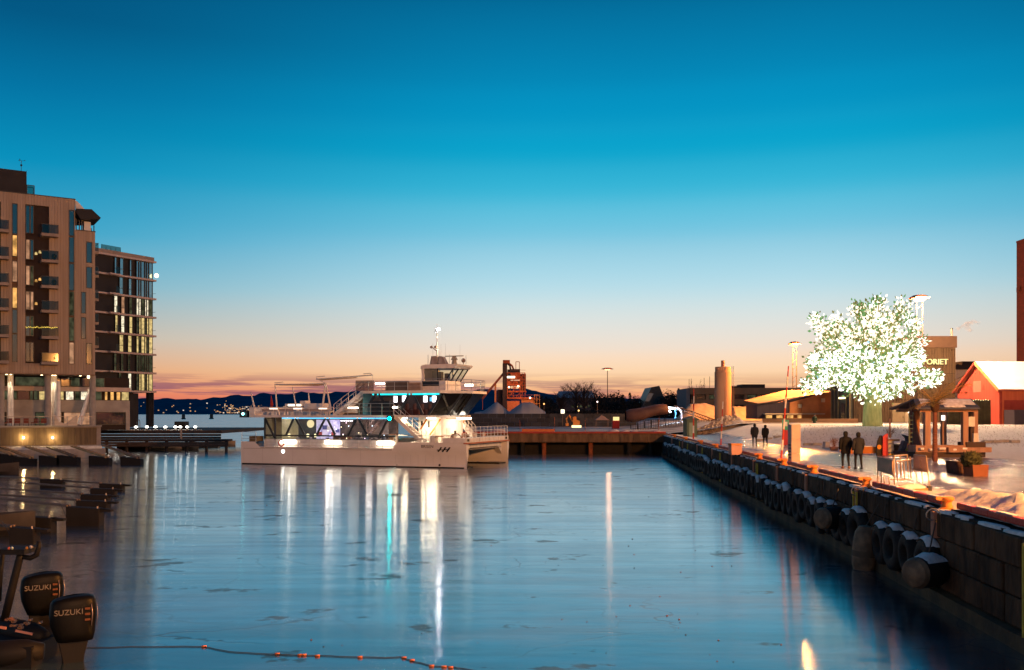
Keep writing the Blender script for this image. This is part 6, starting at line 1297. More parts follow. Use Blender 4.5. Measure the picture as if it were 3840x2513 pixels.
ch = thing('chimney_pipe', 'short steel flue on the corner of the slatted venue', 'chimney', (v_(3580, 1258)[0] + 44.95 - .1, Yv + .6, 3.4 + zt + .05), 0); MB().tube((0, 0, 0), (0, 0, 1.0), .13, n=10).build('flue', mat('flue_steel', (.5, .42, .32), rough=.4, metal=.6), ch, smooth=True); MB().lathe([(.18, 1.0), (.18, 1.05), (.05, 1.1)], 10).build('cap', frame_m, ch)
# smoke from the flue: real volume
sv_ = bpy.data.materials.new('smoke'); sv_.use_nodes = True; t = sv_.node_tree; t.nodes.clear(); o_ = t.nodes.new('ShaderNodeOutputMaterial'); pv_ = t.nodes.new('ShaderNodeVolumePrincipled'); t.links.new(pv_.outputs[0], o_.inputs['Volume'])
pv_.inputs['Color'].default_value = (.95, .85, .82, 1); g_ = t.nodes.new('ShaderNodeNewGeometry'); n_ = t.nodes.new('ShaderNodeTexNoise'); n_.inputs['Scale'].default_value = .9; n_.inputs['Detail'].default_value = 4; t.links.new(g_.outputs['Position'], n_.inputs[0]); m_ = t.nodes.new('ShaderNodeMapRange'); t.links.new(n_.outputs[0], m_.inputs[0]); m_.inputs[1].default_value = .48; m_.inputs[2].default_value = .72; m_.inputs[3].default_value = 0; m_.inputs[4].default_value = 1.3; t.links.new(m_.outputs[0], pv_.inputs['Density'])
sm_ = MB(); random.seed(2)
sm_.path([W(3582, 1232, 126.3), W(3605, 1234, 126.3), W(3630, 1226, 126.3), W(3655, 1214, 126.3), W(3676, 1212, 126.3)], [.10, .45, .75, .7, .25], 12)
smo = sm_.build('smoke', sv_, smooth='all'); smo['kind'] = 'stuff'
# red gabled house with snow roof
rh = thing('red_house', 'red timber house with a steep snow-covered roof at the right edge', 'house', (54.4, 106.0, 3.3), 0)
red = mat('house_red', (.42, .065, .04), (.33, .05, .032), scale=1.2, rough=.7, stretch=(3, 3, .15)); red_d = mat('house_red_dark', (.30, .045, .03), rough=.7)
ze, za, GW, L_ = 4.4, 7.55, 10.0, 13.0
MB().prism([(0, -.3), (GW, -.3), (GW, ze), (GW / 2, za - .1), (0, ze)], 0.03, .3, ax='x').build('gable_wall', red_d, rh)
for i in range(24):
    y0 = .02 + i * .415; h_ = ze + (za - .1 - ze) * (1 - abs(y0 + .2 - GW / 2) / (GW / 2)); box('board', red, rh, -.02, .028, y0, y0 + .385, .02, h_ - .24)
box('side_wall', mat('house_red_lit', (.50, .12, .05), (.40, .09, .04), scale=1, rough=.7, stretch=(3, 3, .2)), rh, .31, L_, 0, .25, -.3, ze)  # orange lamplight is put into the colour of this wall
for (ya, za_, yb, zb_, nm, mm) in ((-.45, ze - .22, GW / 2, za, 'roof', None), (GW + .45, ze - .22, GW / 2, za, 'roof', None)):
    MB().add([(-.35, ya, za_), (L_, ya, za_), (L_, yb, zb_), (-.35, yb, zb_), (-.35, ya, za_ + .12), (L_, ya, za_ + .12), (L_, yb, zb_ + .12), (-.35, yb, zb_ + .12)], [(0, 3, 2, 1), (4, 5, 6, 7), (0, 1, 5, 4), (1, 2, 6, 5), (2, 3, 7, 6), (3, 0, 4, 7)]).build('roof', mat('roof_red_edge', (.35, .08, .05), rough=.7), rh)
rsn = MB(); rsn.grid(30, 10, lambda u, v: (-.28 + (L_ + .2) * u, -.42 + (GW / 2 + .40) * v, ze - .09 + (za - ze + .22) * v + .10 + .05 * fbm(u * 9, v * 5, 3))); rsn.build('snow_roof', mat('roof_snow', (.82, .80, .78), (.72, .69, .67), scale=.6, rough=.75), rh, smooth='all')
MB().beam((-.38, -.46, ze - .16), (-.38, GW / 2, za + .06), .10, .24).build('barge_board', mat('barge_orange', (.6, .25, .1), rough=.6), rh); MB().beam((-.38, GW + .46, ze - .16), (-.38, GW / 2, za + .06), .10, .24).build('barge_board', red_d, rh)
ah = box('attic_hatch', mat('hatch_pink', (.50, .14, .10), rough=.7), rh, -.06, -.022, 4.1, 5.9, 4.2, 5.5)
for y0 in (3.2, 6.2): MB().prism([(y0, 4.4), (y0 + .7, 4.4), (y0 + .35, 5.1)], -.05, -.022, ax='x').build('vent', red_d, rh)
box('lower_band', red_d, rh, .5, L_, -.03, -.004, .0, ze - 1.2); ctn = box('container', mat('container_black', (.035, .025, .035), rough=.6), rh, .4, 6.5, -2.4, -.2, -.4, 2.1)
for i in range(8): box('door_bar', mat('bar_pale', (.25, .18, .14), rough=.5), ctn, 2.6 + i * .42, 2.66 + i * .42, -2.46, -2.402, -.3, 2.0)
# pale hall behind the house, black slat shed with string lights, dark brick tower
ph = thing('pale_hall', 'pale wide-roofed hall glimpsed between the venue and the red house', 'building', (W(3560, 1500, 135).x, 135, 3.3), 0); box('wall', mat('hall_cream', (.72, .58, .42), rough=.6), ph, 0, 9, 0, 6, 0, (HZ - 1386) / F * 135 + H - 3.3); zz = (HZ - 1384) / F * 135 + H - 3.3; box('roof_edge', mat('hall_black', (.03, .022, .02), rough=.7), ph, -.2, 14, -.4, 6, zz, zz + .55); box('roof_box', _M['hall_black'], ph, 2.3, 6.0, 1, 4, zz + .552, zz + 1.15); MB().sphere((1.2, 0, zz + .6), .16, 8, 5).build('roof_vent', _M['hall_black'], ph)
for i in range(3): box('wall_rib', mat('hall_rib', (.60, .38, .2), rough=.6), ph, .1, 8, -.06, -.002, .9 + i * 1.6, 1.05 + i * 1.6)
bs = thing('slat_shed', 'black slatted shed wall with a string of small lights beside the red house', 'shed', (W(3556, 1500, 104).x, 104, 3.3), 0); ks_ = 104 / F; zz = (HZ - 1500) * ks_ + H - 3.3; box('wall', mat('shed_black', (.02, .018, .012), rough=.8), bs, 0, 160 * ks_, .06, 2, -.4, zz)
for i in range(30): box('slat', mat('shed_slat', (.06, .05, .025), (.035, .03, .016), rough=.8), bs, i * .157, i * .157 + .10, 0, .055, -.4, zz)
fs = MB()
for i in range(16): fs.sphere((.3 + i * .27, -.05, zz + .02 - .08 * math.sin(i * .9) ** 2), .035, 5, 3)
q = fs.build('string_lights', glow_mat('string_glow', (.8, 1, .5), 4), bs); q['kind'] = 'stuff'
bt = thing('brick_tower', 'dark red-brown brick tower cut by the right edge of the picture', 'tower', (W(3812, 1300, 150).x, 136, 3.3), 0); kt = 150 / F; th__ = (HZ - 912) * kt + H - 3.3; brick = mat('tower_brick', (.085, .022, .018), (.06, .017, .014), scale=1, rough=.8, stretch=(1, 1, 4)); box('wall', brick, bt, 0, 14, 0, 14, 0, th__)
box('parapet', brick, bt, -.06, 14.1, -.12, 14.02, th__ + .002, th__ + .3); box('bracket', brick, bt, -.25, -.005, 12.6, 13.6, (HZ - 1098) * kt + H - 3.3, (HZ - 1080) * kt + H - 3.3)
for i in range(6): w_ = box('window', frame_m, bt, -.03, -.004, 3.0, 4.4, 4 + i * 3.6, 6 + i * 3.6); box('pane', glass_dark, w_, -.045, -.032, 3.1, 4.3, 4.1 + i * 3.6, 5.9 + i * 3.6)
# low shed with a wide snowy roof, lit orange
Ys_ = 140.0; ss = thing('low_shed', 'low orange-lit shed with a broad sloping snow roof left of the tree', 'building', (W(2838, 1500, Ys_).x, Ys_, 2.9), 0); ksd = Ys_ / F
def sq(x, y): px = 2800 + x * .3595; py = 1080 + y * .3595; return (px - 2838) * ksd, (HZ - py) * ksd + H - 2.9
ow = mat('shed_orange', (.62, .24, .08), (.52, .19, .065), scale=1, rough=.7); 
MB().prism([sq(450, 1195), sq(890, 1075), sq(890, 1365), sq(450, 1365)], 0, 8).build('wall', ow, ss); MB().prism([sq(115, 1210), sq(450, 1190), sq(450, 1365), sq(115, 1365)], .3, 7).build('dark_wall', mat('shed_slate', (.07, .05, .06), rough=.7, stretch=(3, 3, .2)), ss)
a = sq(105, 1203); b = sq(892, 1062); c = sq(560, 1095); MB().add([(a[0], -.6, a[1]), (b[0], -.6, b[1] - .25), (b[0], 8, b[1] + .2), (c[0], 8, c[1] + .6), (a[0], 8, a[1] + .5), (a[0], -.6, a[1] - .12), (b[0], -.6, b[1] - .4)], [(0, 1, 2, 3, 4), (5, 6, 1, 0)]).build('roof', mat('shed_roof', (.46, .27, .16), (.36, .21, .13), scale=.6, rough=.75), ss)
for x_, y_ in ((550, 1232), (792, 1172)): a = sq(x_, y_); box('wall_box', mat('wallbox_pale', (.75, .55, .32), rough=.6), ss, a[0] - .25, a[0] + .25, -.35, -.02, a[1] - .28, a[1] + .28)
a = sq(170, 1320); b = sq(790, 1308); box('awning', mat('awning_pale', (.72, .5, .3), rough=.6), ss, a[0], b[0], -1.2, -.02, a[1], a[1] + .18); box('lower_wall', ow, ss, sq(570, 0)[0], sq(820, 0)[0], -.3, -.02, 0, sq(0, 1235)[1])
for i in range(5): a = sq(200 + i * 110, 1352); box('window', lit_a, ss, a[0], a[0] + .9, -.06, -.02, a[1] - .1, a[1] + .35)
for i in range(6): a = sq(200 + i * 105, 1365); hb = MB().sphere((a[0], -1.6, .35), .5, 8, 5).build('hedge_ball', mat('hedge_dark', (.06, .05, .02), rough=.9, bump=1, bscale=8), ss)
# long brown office block further back
Yo = 240.0; ob_ = thing('office_block', 'long flat brown office block with deep window bays behind the silo', 'building', (W(2592, 1500, Yo).x, Yo, 2.6), 0); ko = Yo / F
def oq(x, y): px = 2300 + x * .2695; py = 1320 + y * .2695; return (px - 2592) * ko, (HZ - py) * ko + H - 2.6
oc = mat('office_brown', (.20, .135, .08), (.16, .11, .065), scale=.5, rough=.8); x1_ = (3125 - 2592) * ko
box('wall', mat('office_core', (.05, .04, .035), rough=.8), ob_, 0, x1_, .8, 14, 0, oq(0, 505)[1] - .1); box('roof_band', oc, ob_, -.3, x1_, -.2, 14, oq(0, 590)[1], oq(0, 500)[1]); box('spandrel', oc, ob_, 0, x1_, 0, .79, oq(0, 735)[1], oq(0, 660)[1]); box('base_wall', oc, ob_, 0, x1_, .2, .79, 0, oq(0, 820)[1])
box('end_wall', mat('office_blue', (.10, .12, .15), rough=.7), ob_, -1.2, -.31, 0, 14, 0, oq(0, 510)[1])
for i in range(12):
    xx = oq(1130 + i * 178, 0)[0]
    if xx > x1_ - 1: break
    box('pier', oc, ob_, xx - .35, xx + .35, -.1, .795, 0, oq(0, 592)[1]); w_ = box('window', frame_m, ob_, xx + .5, xx + 2.75, .5, .62, oq(0, 655)[1], oq(0, 596)[1]); box('pane', [glass_dark, lit_dim, glass_dark][i % 3], w_, xx + .6, xx + 2.65, .46, .49, oq(0, 650)[1], oq(0, 600)[1]); box('window', [lit_p, glass_dark][i % 2], ob_, xx + .5, xx + 2.75, .5, .62, oq(0, 815)[1], oq(0, 740)[1])
a = oq(1690, 455); b = oq(2140, 500); box('penthouse', mat('office_black', (.03, .028, .028), rough=.7), ob_, oq(1820, 0)[0], b[0], 2, 8, oq(0, 500)[1] + .002, oq(0, 447)[1]); box('penthouse', _M['office_black'], ob_, a[0], oq(1815, 0)[0], 3, 7, oq(0, 500)[1] + .002, oq(0, 470)[1])
for x_, y_ in ((1085, 370), (1115, 365), (1297, 355), (1375, 335)): a = oq(x_, y_); MB().tube((a[0], 3, oq(0, 500)[1]), (a[0], 3, a[1]), .06, n=5).build('antenna', mast_steel, ob_)

# ================================================================ yard across the basin: silo, heaps, conveyor, tarpaulin hull, plant
Yz = 150.0; si = thing('silo', 'tall round concrete silo with a short chimney, lit orange on one side', 'silo', (W(2711, 1500, Yz).x, Yz, 2.6), 0); kz = Yz / F; zt = (HZ - 1376) * kz + H - 2.6
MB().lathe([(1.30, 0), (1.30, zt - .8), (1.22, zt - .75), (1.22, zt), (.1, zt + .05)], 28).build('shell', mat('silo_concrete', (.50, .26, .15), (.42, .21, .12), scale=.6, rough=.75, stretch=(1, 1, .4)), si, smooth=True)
MB().lathe([(.30, zt + .04), (.30, zt + 1.0), (.1, zt + 1.02)], 14).build('chimney', mat('silo_chimney', (.30, .12, .08), rough=.5), si, smooth=True); lad = MB()
for q in (1.36, 1.62): lad.tube((q, -.3, .5), (q, -.3, zt + .1), .03, n=4)
for i in range(int(zt / .8)): lad.beam((1.36, -.3, .8 + i * .8), (1.62, -.3, .8 + i * .8), .03, .03)
lad.build('ladder', mast_steel, si); box('stripe', mat('silo_rust', (.45, .14, .06), rough=.7), si, -.03, .05, -1.315, -1.301, 1.0, zt - 3.2)
def heap(name, label, pts, Y, dep, m, seed, rough_=.25, cat='heap', nx=36, ny=14, group=None):
    """heap of loose material: skyline as in the photo, thick front to back"""
    px0, px1 = pts[0][0], pts[-1][0]; o = MB(); k_ = Y / F
    def sky_(px):
        for (a, ya), (b, yb) in zip(pts, pts[1:]):
            if a <= px <= b: return ya + (yb - ya) * (px - a) / (b - a)
        return pts[-1][1]
    def f_(u, v):
        px = px0 + (px1 - px0) * u; h_ = max(0, (HZ - sky_(px)) * k_ + H - 2.6); s_ = math.sin(math.pi * v) ** .75; return ((px - CX) * k_, Y - dep / 2 + dep * v, 2.55 + h_ * s_ + rough_ * fbm(u * 14, v * 9, seed) * (s_ + .1) * (1 if 0 < u < 1 else .2))
    o.grid(nx, ny, f_); ob = o.build(name, m, smooth='all'); tag(ob, label, cat, group); return ob
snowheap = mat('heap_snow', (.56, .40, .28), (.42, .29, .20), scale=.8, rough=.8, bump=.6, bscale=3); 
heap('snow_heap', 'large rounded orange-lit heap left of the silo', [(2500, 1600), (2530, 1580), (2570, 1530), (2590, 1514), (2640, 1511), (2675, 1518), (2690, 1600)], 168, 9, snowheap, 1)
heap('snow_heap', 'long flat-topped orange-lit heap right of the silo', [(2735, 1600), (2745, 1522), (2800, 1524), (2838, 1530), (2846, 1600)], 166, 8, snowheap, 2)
blue_h = mat('heap_blue', (.30, .32, .36), (.25, .27, .31), scale=.5, rough=.85, bump=.4, bscale=2)
heap('sand_heap', 'blue-grey cone of sand left of the taller cone', [(1780, 1545), (1812, 1541), (1858, 1508), (1866, 1507), (1905, 1540), (1912, 1546)], 186, 12, blue_h, 3, .08)
heap('sand_heap', 'taller flat-topped blue-grey cone of sand before the plant', [(1902, 1548), (1955, 1510), (1985, 1508), (2000, 1512), (2045, 1544)], 184, 13, blue_h, 4, .08)
# retaining wall of concrete blocks before the cones
rw = thing('block_wall', 'long dark concrete block wall in front of the sand cones', 'wall', (W(1700, 1500, 174).x, 174, 2.6), 0); cbm = MB().box(0, 1.56, 0, .8, 0, .78).mesh('concrete_block', mat('yard_block', (.035, .038, .05), (.025, .028, .038), scale=1, rough=.85, rnd=.25))
for r in range(3):
    for i in range(21): o = bpy.data.objects.new('concrete_block', cbm); COL.objects.link(o); o.parent = rw; o.location = (i * 1.6 - .8 * (r % 2), jit(.03), r * .8)
# rubble of broken ice slabs
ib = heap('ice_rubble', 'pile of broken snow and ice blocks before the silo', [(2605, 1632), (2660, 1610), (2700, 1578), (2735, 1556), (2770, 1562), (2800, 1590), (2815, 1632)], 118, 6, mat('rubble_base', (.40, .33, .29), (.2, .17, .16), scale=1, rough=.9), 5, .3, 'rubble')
ck = MB(); random.seed(8)
for i in range(420):
    u = random.random() ** .8; px = 2612 + 165 * u; v = random.random(); h_ = max(.05, min((px - 2605) / 130, 1)) * 2.1 * (1 - v) ; c_ = Vector(((px - CX) / F * (115.2 + v * .5), 115.0 + (1 - v) * 2.2, 2.62 + h_ * (.9 + .1 * random.random()))); s_ = random.uniform(.08, .26); mt = Matrix.Rotation(random.random() * 6, 3, Vector((random.random(), random.random(), random.random())).normalized())
    vs = [c_ + mt @ Vector((x * s_, y * s_ * .7, z * s_ * .5)) for x in (-1, 1) for y in (-1, 1) for z in (-1, 1)]; ck.add(vs, [(0, 1, 3, 2), (4, 6, 7, 5), (0, 4, 5, 1), (2, 3, 7, 6), (0, 2, 6, 4), (1, 5, 7, 3)])
q = ck.build('ice_blocks', snowheap, ib); q['kind'] = 'stuff'
# conveyor with lit hopper
cv = thing('conveyor', 'inclined lattice conveyor with a white-lit hopper between the hull and the heaps', 'conveyor', (0, 152, 0), 0)
def cq(x, y, Y=152): v = W(2300 + x * .2695, 1320 + y * .2695, Y); return Vector((v.x, v.y - 152, v.z))
t1, t2 = cq(860, 745), cq(1440, 950); lt_ = MB()
for dz in (0, -.5): lt_.beam(t1 + Vector((0, 0, dz)), t2 + Vector((0, 0, dz)), .1, .1); lt_.beam(t1 + Vector((0, 1, dz)), t2 + Vector((0, 1, dz)), .1, .1)
for i in range(16): a = t1.lerp(t2, i / 16); b = t1.lerp(t2, (i + 1) / 16); lt_.beam(a, b + Vector((0, 0, -.5)), .06, .06)
lt_.build('truss', mat('conveyor_steel', (.14, .08, .06), rough=.7), cv); lg_ = MB()
for x_, y_ in ((1330, 910), (1395, 935), (1375, 930)): a = cq(x_, y_); lg_.tube(a, (a.x, a.y, 2.6), .07, n=5)
lg_.build('legs', _M['conveyor_steel'], cv); hg = glow_mat('hopper_glow', (.80, .92, 1.0), 3.2)
MB().beam(cq(765, 775), cq(865, 790), .6, .35).build('hopper_lamp', hg, cv); MB().beam(cq(778, 790), cq(785, 850), .3, .3).build('hopper_post', mat('hopper_soft', (.8, .8, .8), rough=.5), cv); MB().beam(cq(862, 800), cq(862, 920), .2, .2).build('hopper_post', mat('hopper_blue', (.08, .35, .7), rough=.5), cv); MB().path([cq(880, 775), cq(930, 810), cq(948, 860), cq(950, 960)], .14, 6).build('hopper_chute', mat('hopper_mauve', (.6, .58, .7), rough=.5), cv, smooth=True)
ld = bpy.data.lights.new('hopper_light', 'SPOT'); ld.spot_size = rad(120); ld.energy = 1100; ld.color = (.80, .90, 1); ld.shadow_soft_size = .25; lo = bpy.data.objects.new('hopper_light', ld); COL.objects.link(lo); lo.parent = cv; lo.location = cq(830, 780) + Vector((0, -2.2, 0)); lo.rotation_euler = (rad(38), 0, 0)
fp = thing('lit_footing', 'bright white-lit slab under the conveyor hopper', 'slab', (cq(750, 1025).x, 148, 2.6), 0); MB().box(0, 4.2 * 2.6, 0, 1.2, 0, .32).build('slab', mat('footing_white', (.8, .8, .82), rough=.7), fp); fp.scale = (.9, 1, 1)
# boat hull wrapped in brown tarpaulin on a cradle
th = thing('wrapped_hull', 'large boat hull wrapped in brown tarpaulin resting on a dark cradle', 'boat', (W(2424, 1550, 146).x, 146, 2.6), 0); kh = 146 / F
def hf(u, v):
    px = 2346 + (2503 - 2346) * u; yt = 1534 + (1514 - 1534) * sst(.1, .95, u) + (7 if u > .97 else 0); yb = 1584 + (1556 - 1584) * sst(.15, .85, u); a = 2 * math.pi * v; mid = (yt + yb) / 2; hh = (yb - yt) / 2 * (1 - .25 * (abs(2 * u - 1) ** 8)); py = mid - hh * math.copysign(abs(math.sin(a)) ** .7, math.sin(a)); return ((px - 2424) * kh, 2.2 * math.cos(a) * (1 - .5 * abs(2 * u - 1) ** 4) + .06 * fbm(u * 20, v * 4), (HZ - py) * kh + H - 2.6)
hb_ = MB(); hb_.grid(30, 20, hf); hb_.build('tarpaulin', mat('brown_tarp', (.13, .06, .045), (.10, .045, .035), scale=1, rough=.7, bump=.7, bscale=2.5), th, smooth='all')
for i in range(6): x_ = -2.6 + i * 1.05; MB().beam((x_, -1.8, -.05), (x_, -1.2, .9 + .15 * i), .14, .14).build('cradle_leg', mat('cradle_dark', (.03, .025, .025), rough=.8), th)
fe = thing('yard_fence', 'dark upright bar fence along the yard behind the quay corner', 'fence', (W(2370, 1590, 138).x, 138, 2.62), 0)
for i in range(52): MB().box(i * .24, i * .24 + .05, 0, .05, 0, 1.55).build('bar', mat('fence_dark', (.05, .035, .03), rough=.7), fe)
for z_ in (.2, 1.4): MB().box(0, 12.4, .055, .09, z_, z_ + .06).build('rail', _M['fence_dark'], fe)
# asphalt plant
Yp = 220.0; ap2 = thing('asphalt_plant', 'tall rust-red asphalt plant with a dark elevator shaft and an inclined conveyor', 'plant', (W(1886, 1500, Yp).x, Yp, 2.6), 0); kp = Yp / F
def aq(x, y, d=0.0): px = 1780 + x * .2696; py = 1320 + y * .2696; return Vector(((px - 1886) * kp, d, (HZ - py) * kp + H - 2.6))
def abox(nm, m, x0, x1, y0, y1, d0=0.0, d1=2.0): a = aq(x0, y0); b = aq(x1, y1); return box(nm, m, ap2, a.x, b.x, d0, d1, b.z, a.z)
rst = mat('plant_rust', (.36, .085, .035), (.22, .05, .025), scale=.8, rough=.7); dkp = mat('plant_dark', (.045, .03, .035), rough=.7)
abox('elevator_shaft', dkp, 388, 452, 160, 900, 0, 1.6); abox('side_tower', dkp, 455, 500, 240, 640, .9, 2.6); abox('dust_filter', dkp, 632, 715, 300, 560, 1.5, 3.6); abox('shaft_head', rst, 392, 490, 112, 158, -.1, 1.8); MB().path([aq(470, 150, .8), aq(520, 190, .8), aq(545, 250, .8)], .22, 6).build('chute', rst, ap2); MB().path([aq(440, 150, .4), aq(490, 190, .4), aq(500, 260, .4)], .22, 6).build('chute', dkp, ap2)
abox('screen_house', dkp, 490, 632, 238, 292, 0, 3); abox('hot_bin', rst, 500, 630, 295, 380, .2, 3)
for x_, y_ in ((478, 492), (606, 478), (770, 640)):
    a = aq(x_, y_, -1.0); MB().sphere(a, .22, 8, 6).build('work_lamp', glow_mat('plant_lamp', (1, .6, .35), 6), ap2); ld = bpy.data.lights.new('plant_light', 'SPOT'); ld.spot_size = rad(150); ld.energy = 420; ld.color = (1, .42, .15); ld.shadow_soft_size = .5; lo = bpy.data.objects.new('plant_light', ld); COL.objects.link(lo); lo.parent = ap2; lo.location = a + Vector((0, -3.2, .5)); lo.rotation_euler = (rad(80), 0, 0)
abox('light_strip', glow_mat('plant_tube', (1, .85, .6), 4), 452, 560, 338, 364, -.5, -.4)
abox('tank', dkp, 312, 388, 520, 900, 2, 5); abox('mixer', rst, 460, 630, 400, 470, .6, 3); abox('deck', rst, 450, 820, 632, 655, -.6, 4); abox('wall', mat('plant_orange', (.55, .17, .08), rough=.7), 450, 625, 680, 900, 0, 3.5); abox('mixing_floor', rst, 450, 720, 545, 560, -.4, 3); abox('bunker', mat('plant_orange2', (.60, .24, .1), rough=.7), 650, 825, 656, 770, .5, 4)
fr_ = MB()
for x_ in (455, 540, 632, 660, 700): fr_.beam(aq(x_, 290, -.4), aq(x_, 640, -.4), .14, .14)
for y_ in (292, 380, 462, 545): fr_.beam(aq(450, y_, -.4), aq(705, y_, -.4), .12, .14); fr_.beam(aq(632, y_ - 38, -.6), aq(706, y_ - 38, -.6), .06, .06)
for x_ in (573, 622): fr_.beam(aq(x_, 135, .5), aq(x_, 240, .5), .14, .14)
fr_.beam(aq(573, 135, .5), aq(622, 135, .5), .14, .14)
for x_ in range(0, 9): fr_.beam(aq(460 + x_ * 30, 600, -.5), aq(460 + x_ * 30, 632, -.5), .06, .06)
fr_.beam(aq(460, 600, -.5), aq(820, 600, -.5), .06, .06)
for a, b in (((460, 640), (540, 545)), ((560, 640), (640, 560)), ((632, 460), (700, 380)), ((632, 380), (700, 292))): fr_.beam(aq(*a, -.5), aq(*b, -.5), .1, .1)
fr_.build('steel_frame', rst, ap2); stt = MB()
for x_ in (835, 865, 905): stt.beam(aq(x_, 590, 0), aq(x_, 800, 0), .12, .12)
for y_ in (600, 655, 720): stt.beam(aq(760, y_, 0), aq(908, y_, 0), .5, .1)
stt.build('stair_tower', mat('plant_amber', (.60, .26, .09), rough=.6), ap2); random.seed(14)
for i in range(16): x_, y_ = random.uniform(455, 690), random.choice((430, 505, 590)); s_ = random.uniform(10, 24); abox('machine_part', rst if i % 3 else dkp, x_, x_ + s_, y_ - s_, y_ + s_ * .6, random.uniform(-.3, .5), 1.2)
MB().beam(aq(105, 650, 1), aq(398, 300, 1), .7, .5).build('conveyor', mat('plant_conveyor', (.24, .07, .05), rough=.7), ap2); abox('conveyor_column', mat('column_amber', (.50, .19, .08), rough=.6), 275, 300, 440, 900, .8, 1.4); MB().beam(aq(108, 640, 1), aq(108, 800, 1), .15, .15).build('conveyor_leg', rst, ap2)
# orange barge board / container lying on the far quay, tent, excavator, red hut, small lamps
co = thing('orange_barrier', 'long low orange barrier lying on the far quay right of the catamaran', 'barrier', (W(1957, 1610, 115.6).x, 115.6, FARZ + .02), 0); MB().box(0, 3.95, 0, .5, 0, .48).build('body', mat('barrier_orange', (.70, .17, .05), rough=.6), co, bevel=.03); MB().box(.05, 3.9, -.25, -.02, 0, .08).build('snow', OLDSNOW, co)
ex = thing('excavator', 'small orange excavator lit by its lamp on the far yard', 'excavator', (W(2150, 1560, 160).x, 160, 2.62), 0); eo = mat('excavator_orange', (.65, .25, .06), rough=.5)
MB().box(-.2, 1.0, -.5, .5, 0, .45).build('tracks', frame_m, ex); cb_ = MB().prism([(-.1, .45), (1.05, .45), (1.05, 1.2), (.55, 1.25), (.45, 1.85), (-.1, 1.85)], -.5, .5).build('body', eo, ex); MB().path([(-.1, 0, 1.0), (-.7, 0, 2.1), (-1.2, 0, 1.5), (-1.0, 0, .7)], .14, 6).build('arm', eo, ex); MB().box(-1.3, -.8, -.4, .4, .3, .75).build('bucket', eo, ex); MB().box(-.3, 1.3, -.55, -.45, .02, .4).build('lit_panel', glow_mat('excavator_lamp', (1, .75, .35), 2.5), ex)
tn = thing('tent', 'small peaked tent on the far yard left of the red hut', 'tent', (W(2257, 1590, 165).x, 165, 2.62), 0)
for sx in (-1, 1):
    for sy in (-1, 1): MB().tube((sx * 1.05, sy * 1.05, 0), (sx * 1.05, sy * 1.05, 1.3), .04, n=5).build('pole', mast_steel, tn)
MB().add([(-1.2, -1.2, 1.25), (1.2, -1.2, 1.25), (1.2, 1.2, 1.25), (-1.2, 1.2, 1.25), (0, 0, 2.15)], [(0, 1, 4), (1, 2, 4), (2, 3, 4), (3, 0, 4)]).build('canopy', mat('tent_grey', (.22, .16, .15), rough=.7), tn)
hu = thing('red_hut', 'small red hut with a lit yellow sign on the far yard', 'hut', (W(2310, 1592, 150).x, 150, 2.62), 0); MB().box(-.55, .55, 0, 1.2, 0, 1.25).build('wall', mat('hut_red', (.5, .03, .03), rough=.6), hu); MB().box(-.45, .5, -.1, .1, 1.27, 1.85).build('sign', glow_mat('hut_sign', (1, .72, .30), 1.3), hu)
fl3 = thing('work_lamp', 'square white work lamp shining on the far yard', 'lamp', (W(2110, 1545, 170).x, 170, 2.62), 0); MB().tube((0, .1, 0), (0, .1, 2.4), .05, n=5).build('pole', mast_steel, fl3); MB().box(-.32, .32, -.1, .08, 2.4, 3.1).build('lamp_head', glow_mat('work_glow', (1, .86, .62), 2.4), fl3)
for i, (px, py) in enumerate(((2240, 1507), (2170, 1540), (2300, 1600), (2040, 1515))):
    p = W(px, py, 175); o = thing('yard_lamp', ['small pinkish lamp among the dark trees', 'small amber lamp above the excavator', 'red and white glow lamp by the hut', 'small orange lamp right of the plant'][i], 'lamp', (p.x, 175, 2.62), 0, 'small yard lamps'); MB().tube((0, 0, 0), (0, 0, p.z - 2.62), .05, n=5).build('pole', mast_steel, o); MB().sphere((0, 0, p.z - 2.62), .15, 8, 6).build('globe', glow_mat('yard_glow%d' % i, [(1, .75, .7), (1, .6, .2), (1, .4, .35), (1, .4, .12)][i], 3), o)
for i, px in enumerate((1950, 2080, 2195, 2470)):
    p = W(px, 1600, 128); o = thing('snow_stake', 'thin rusty stake on the far quay, %s from the catamaran' % ['first', 'second', 'third', 'fourth'][i], 'pole', (p.x, 128, 2.62), 0, 'thin stakes on the far quay'); MB().tube((0, 0, 0), (jit(.1), 0, 1.5 + .4 * (i % 2)), .035, n=5).build('rod', mat('stake_rust', (.30, .09, .05), rough=.8), o)
for i, (px, py, s_) in enumerate(((1868, 1606, 1.0), (2300, 1612, .8), (2345, 1610, .6), (2465, 1612, .5), (2380, 1608, .5))):
    p = W(px, py, 119); o = MB(); o.sphere((0, 0, 0), s_, 12, 6, .45); q = o.build('snow_lump', mat('lump_pink', (.55, .42, .42), (.45, .34, .34), scale=2, rough=.8, bump=.6), smooth='all'); q.location = (p.x, 119, FARZ + .05); tag(q, 'lump of ploughed snow on the far quay, %s from the catamaran' % ['first', 'second', 'third', 'fifth', 'fourth'][i], 'snow', 'snow lumps on the far quay')
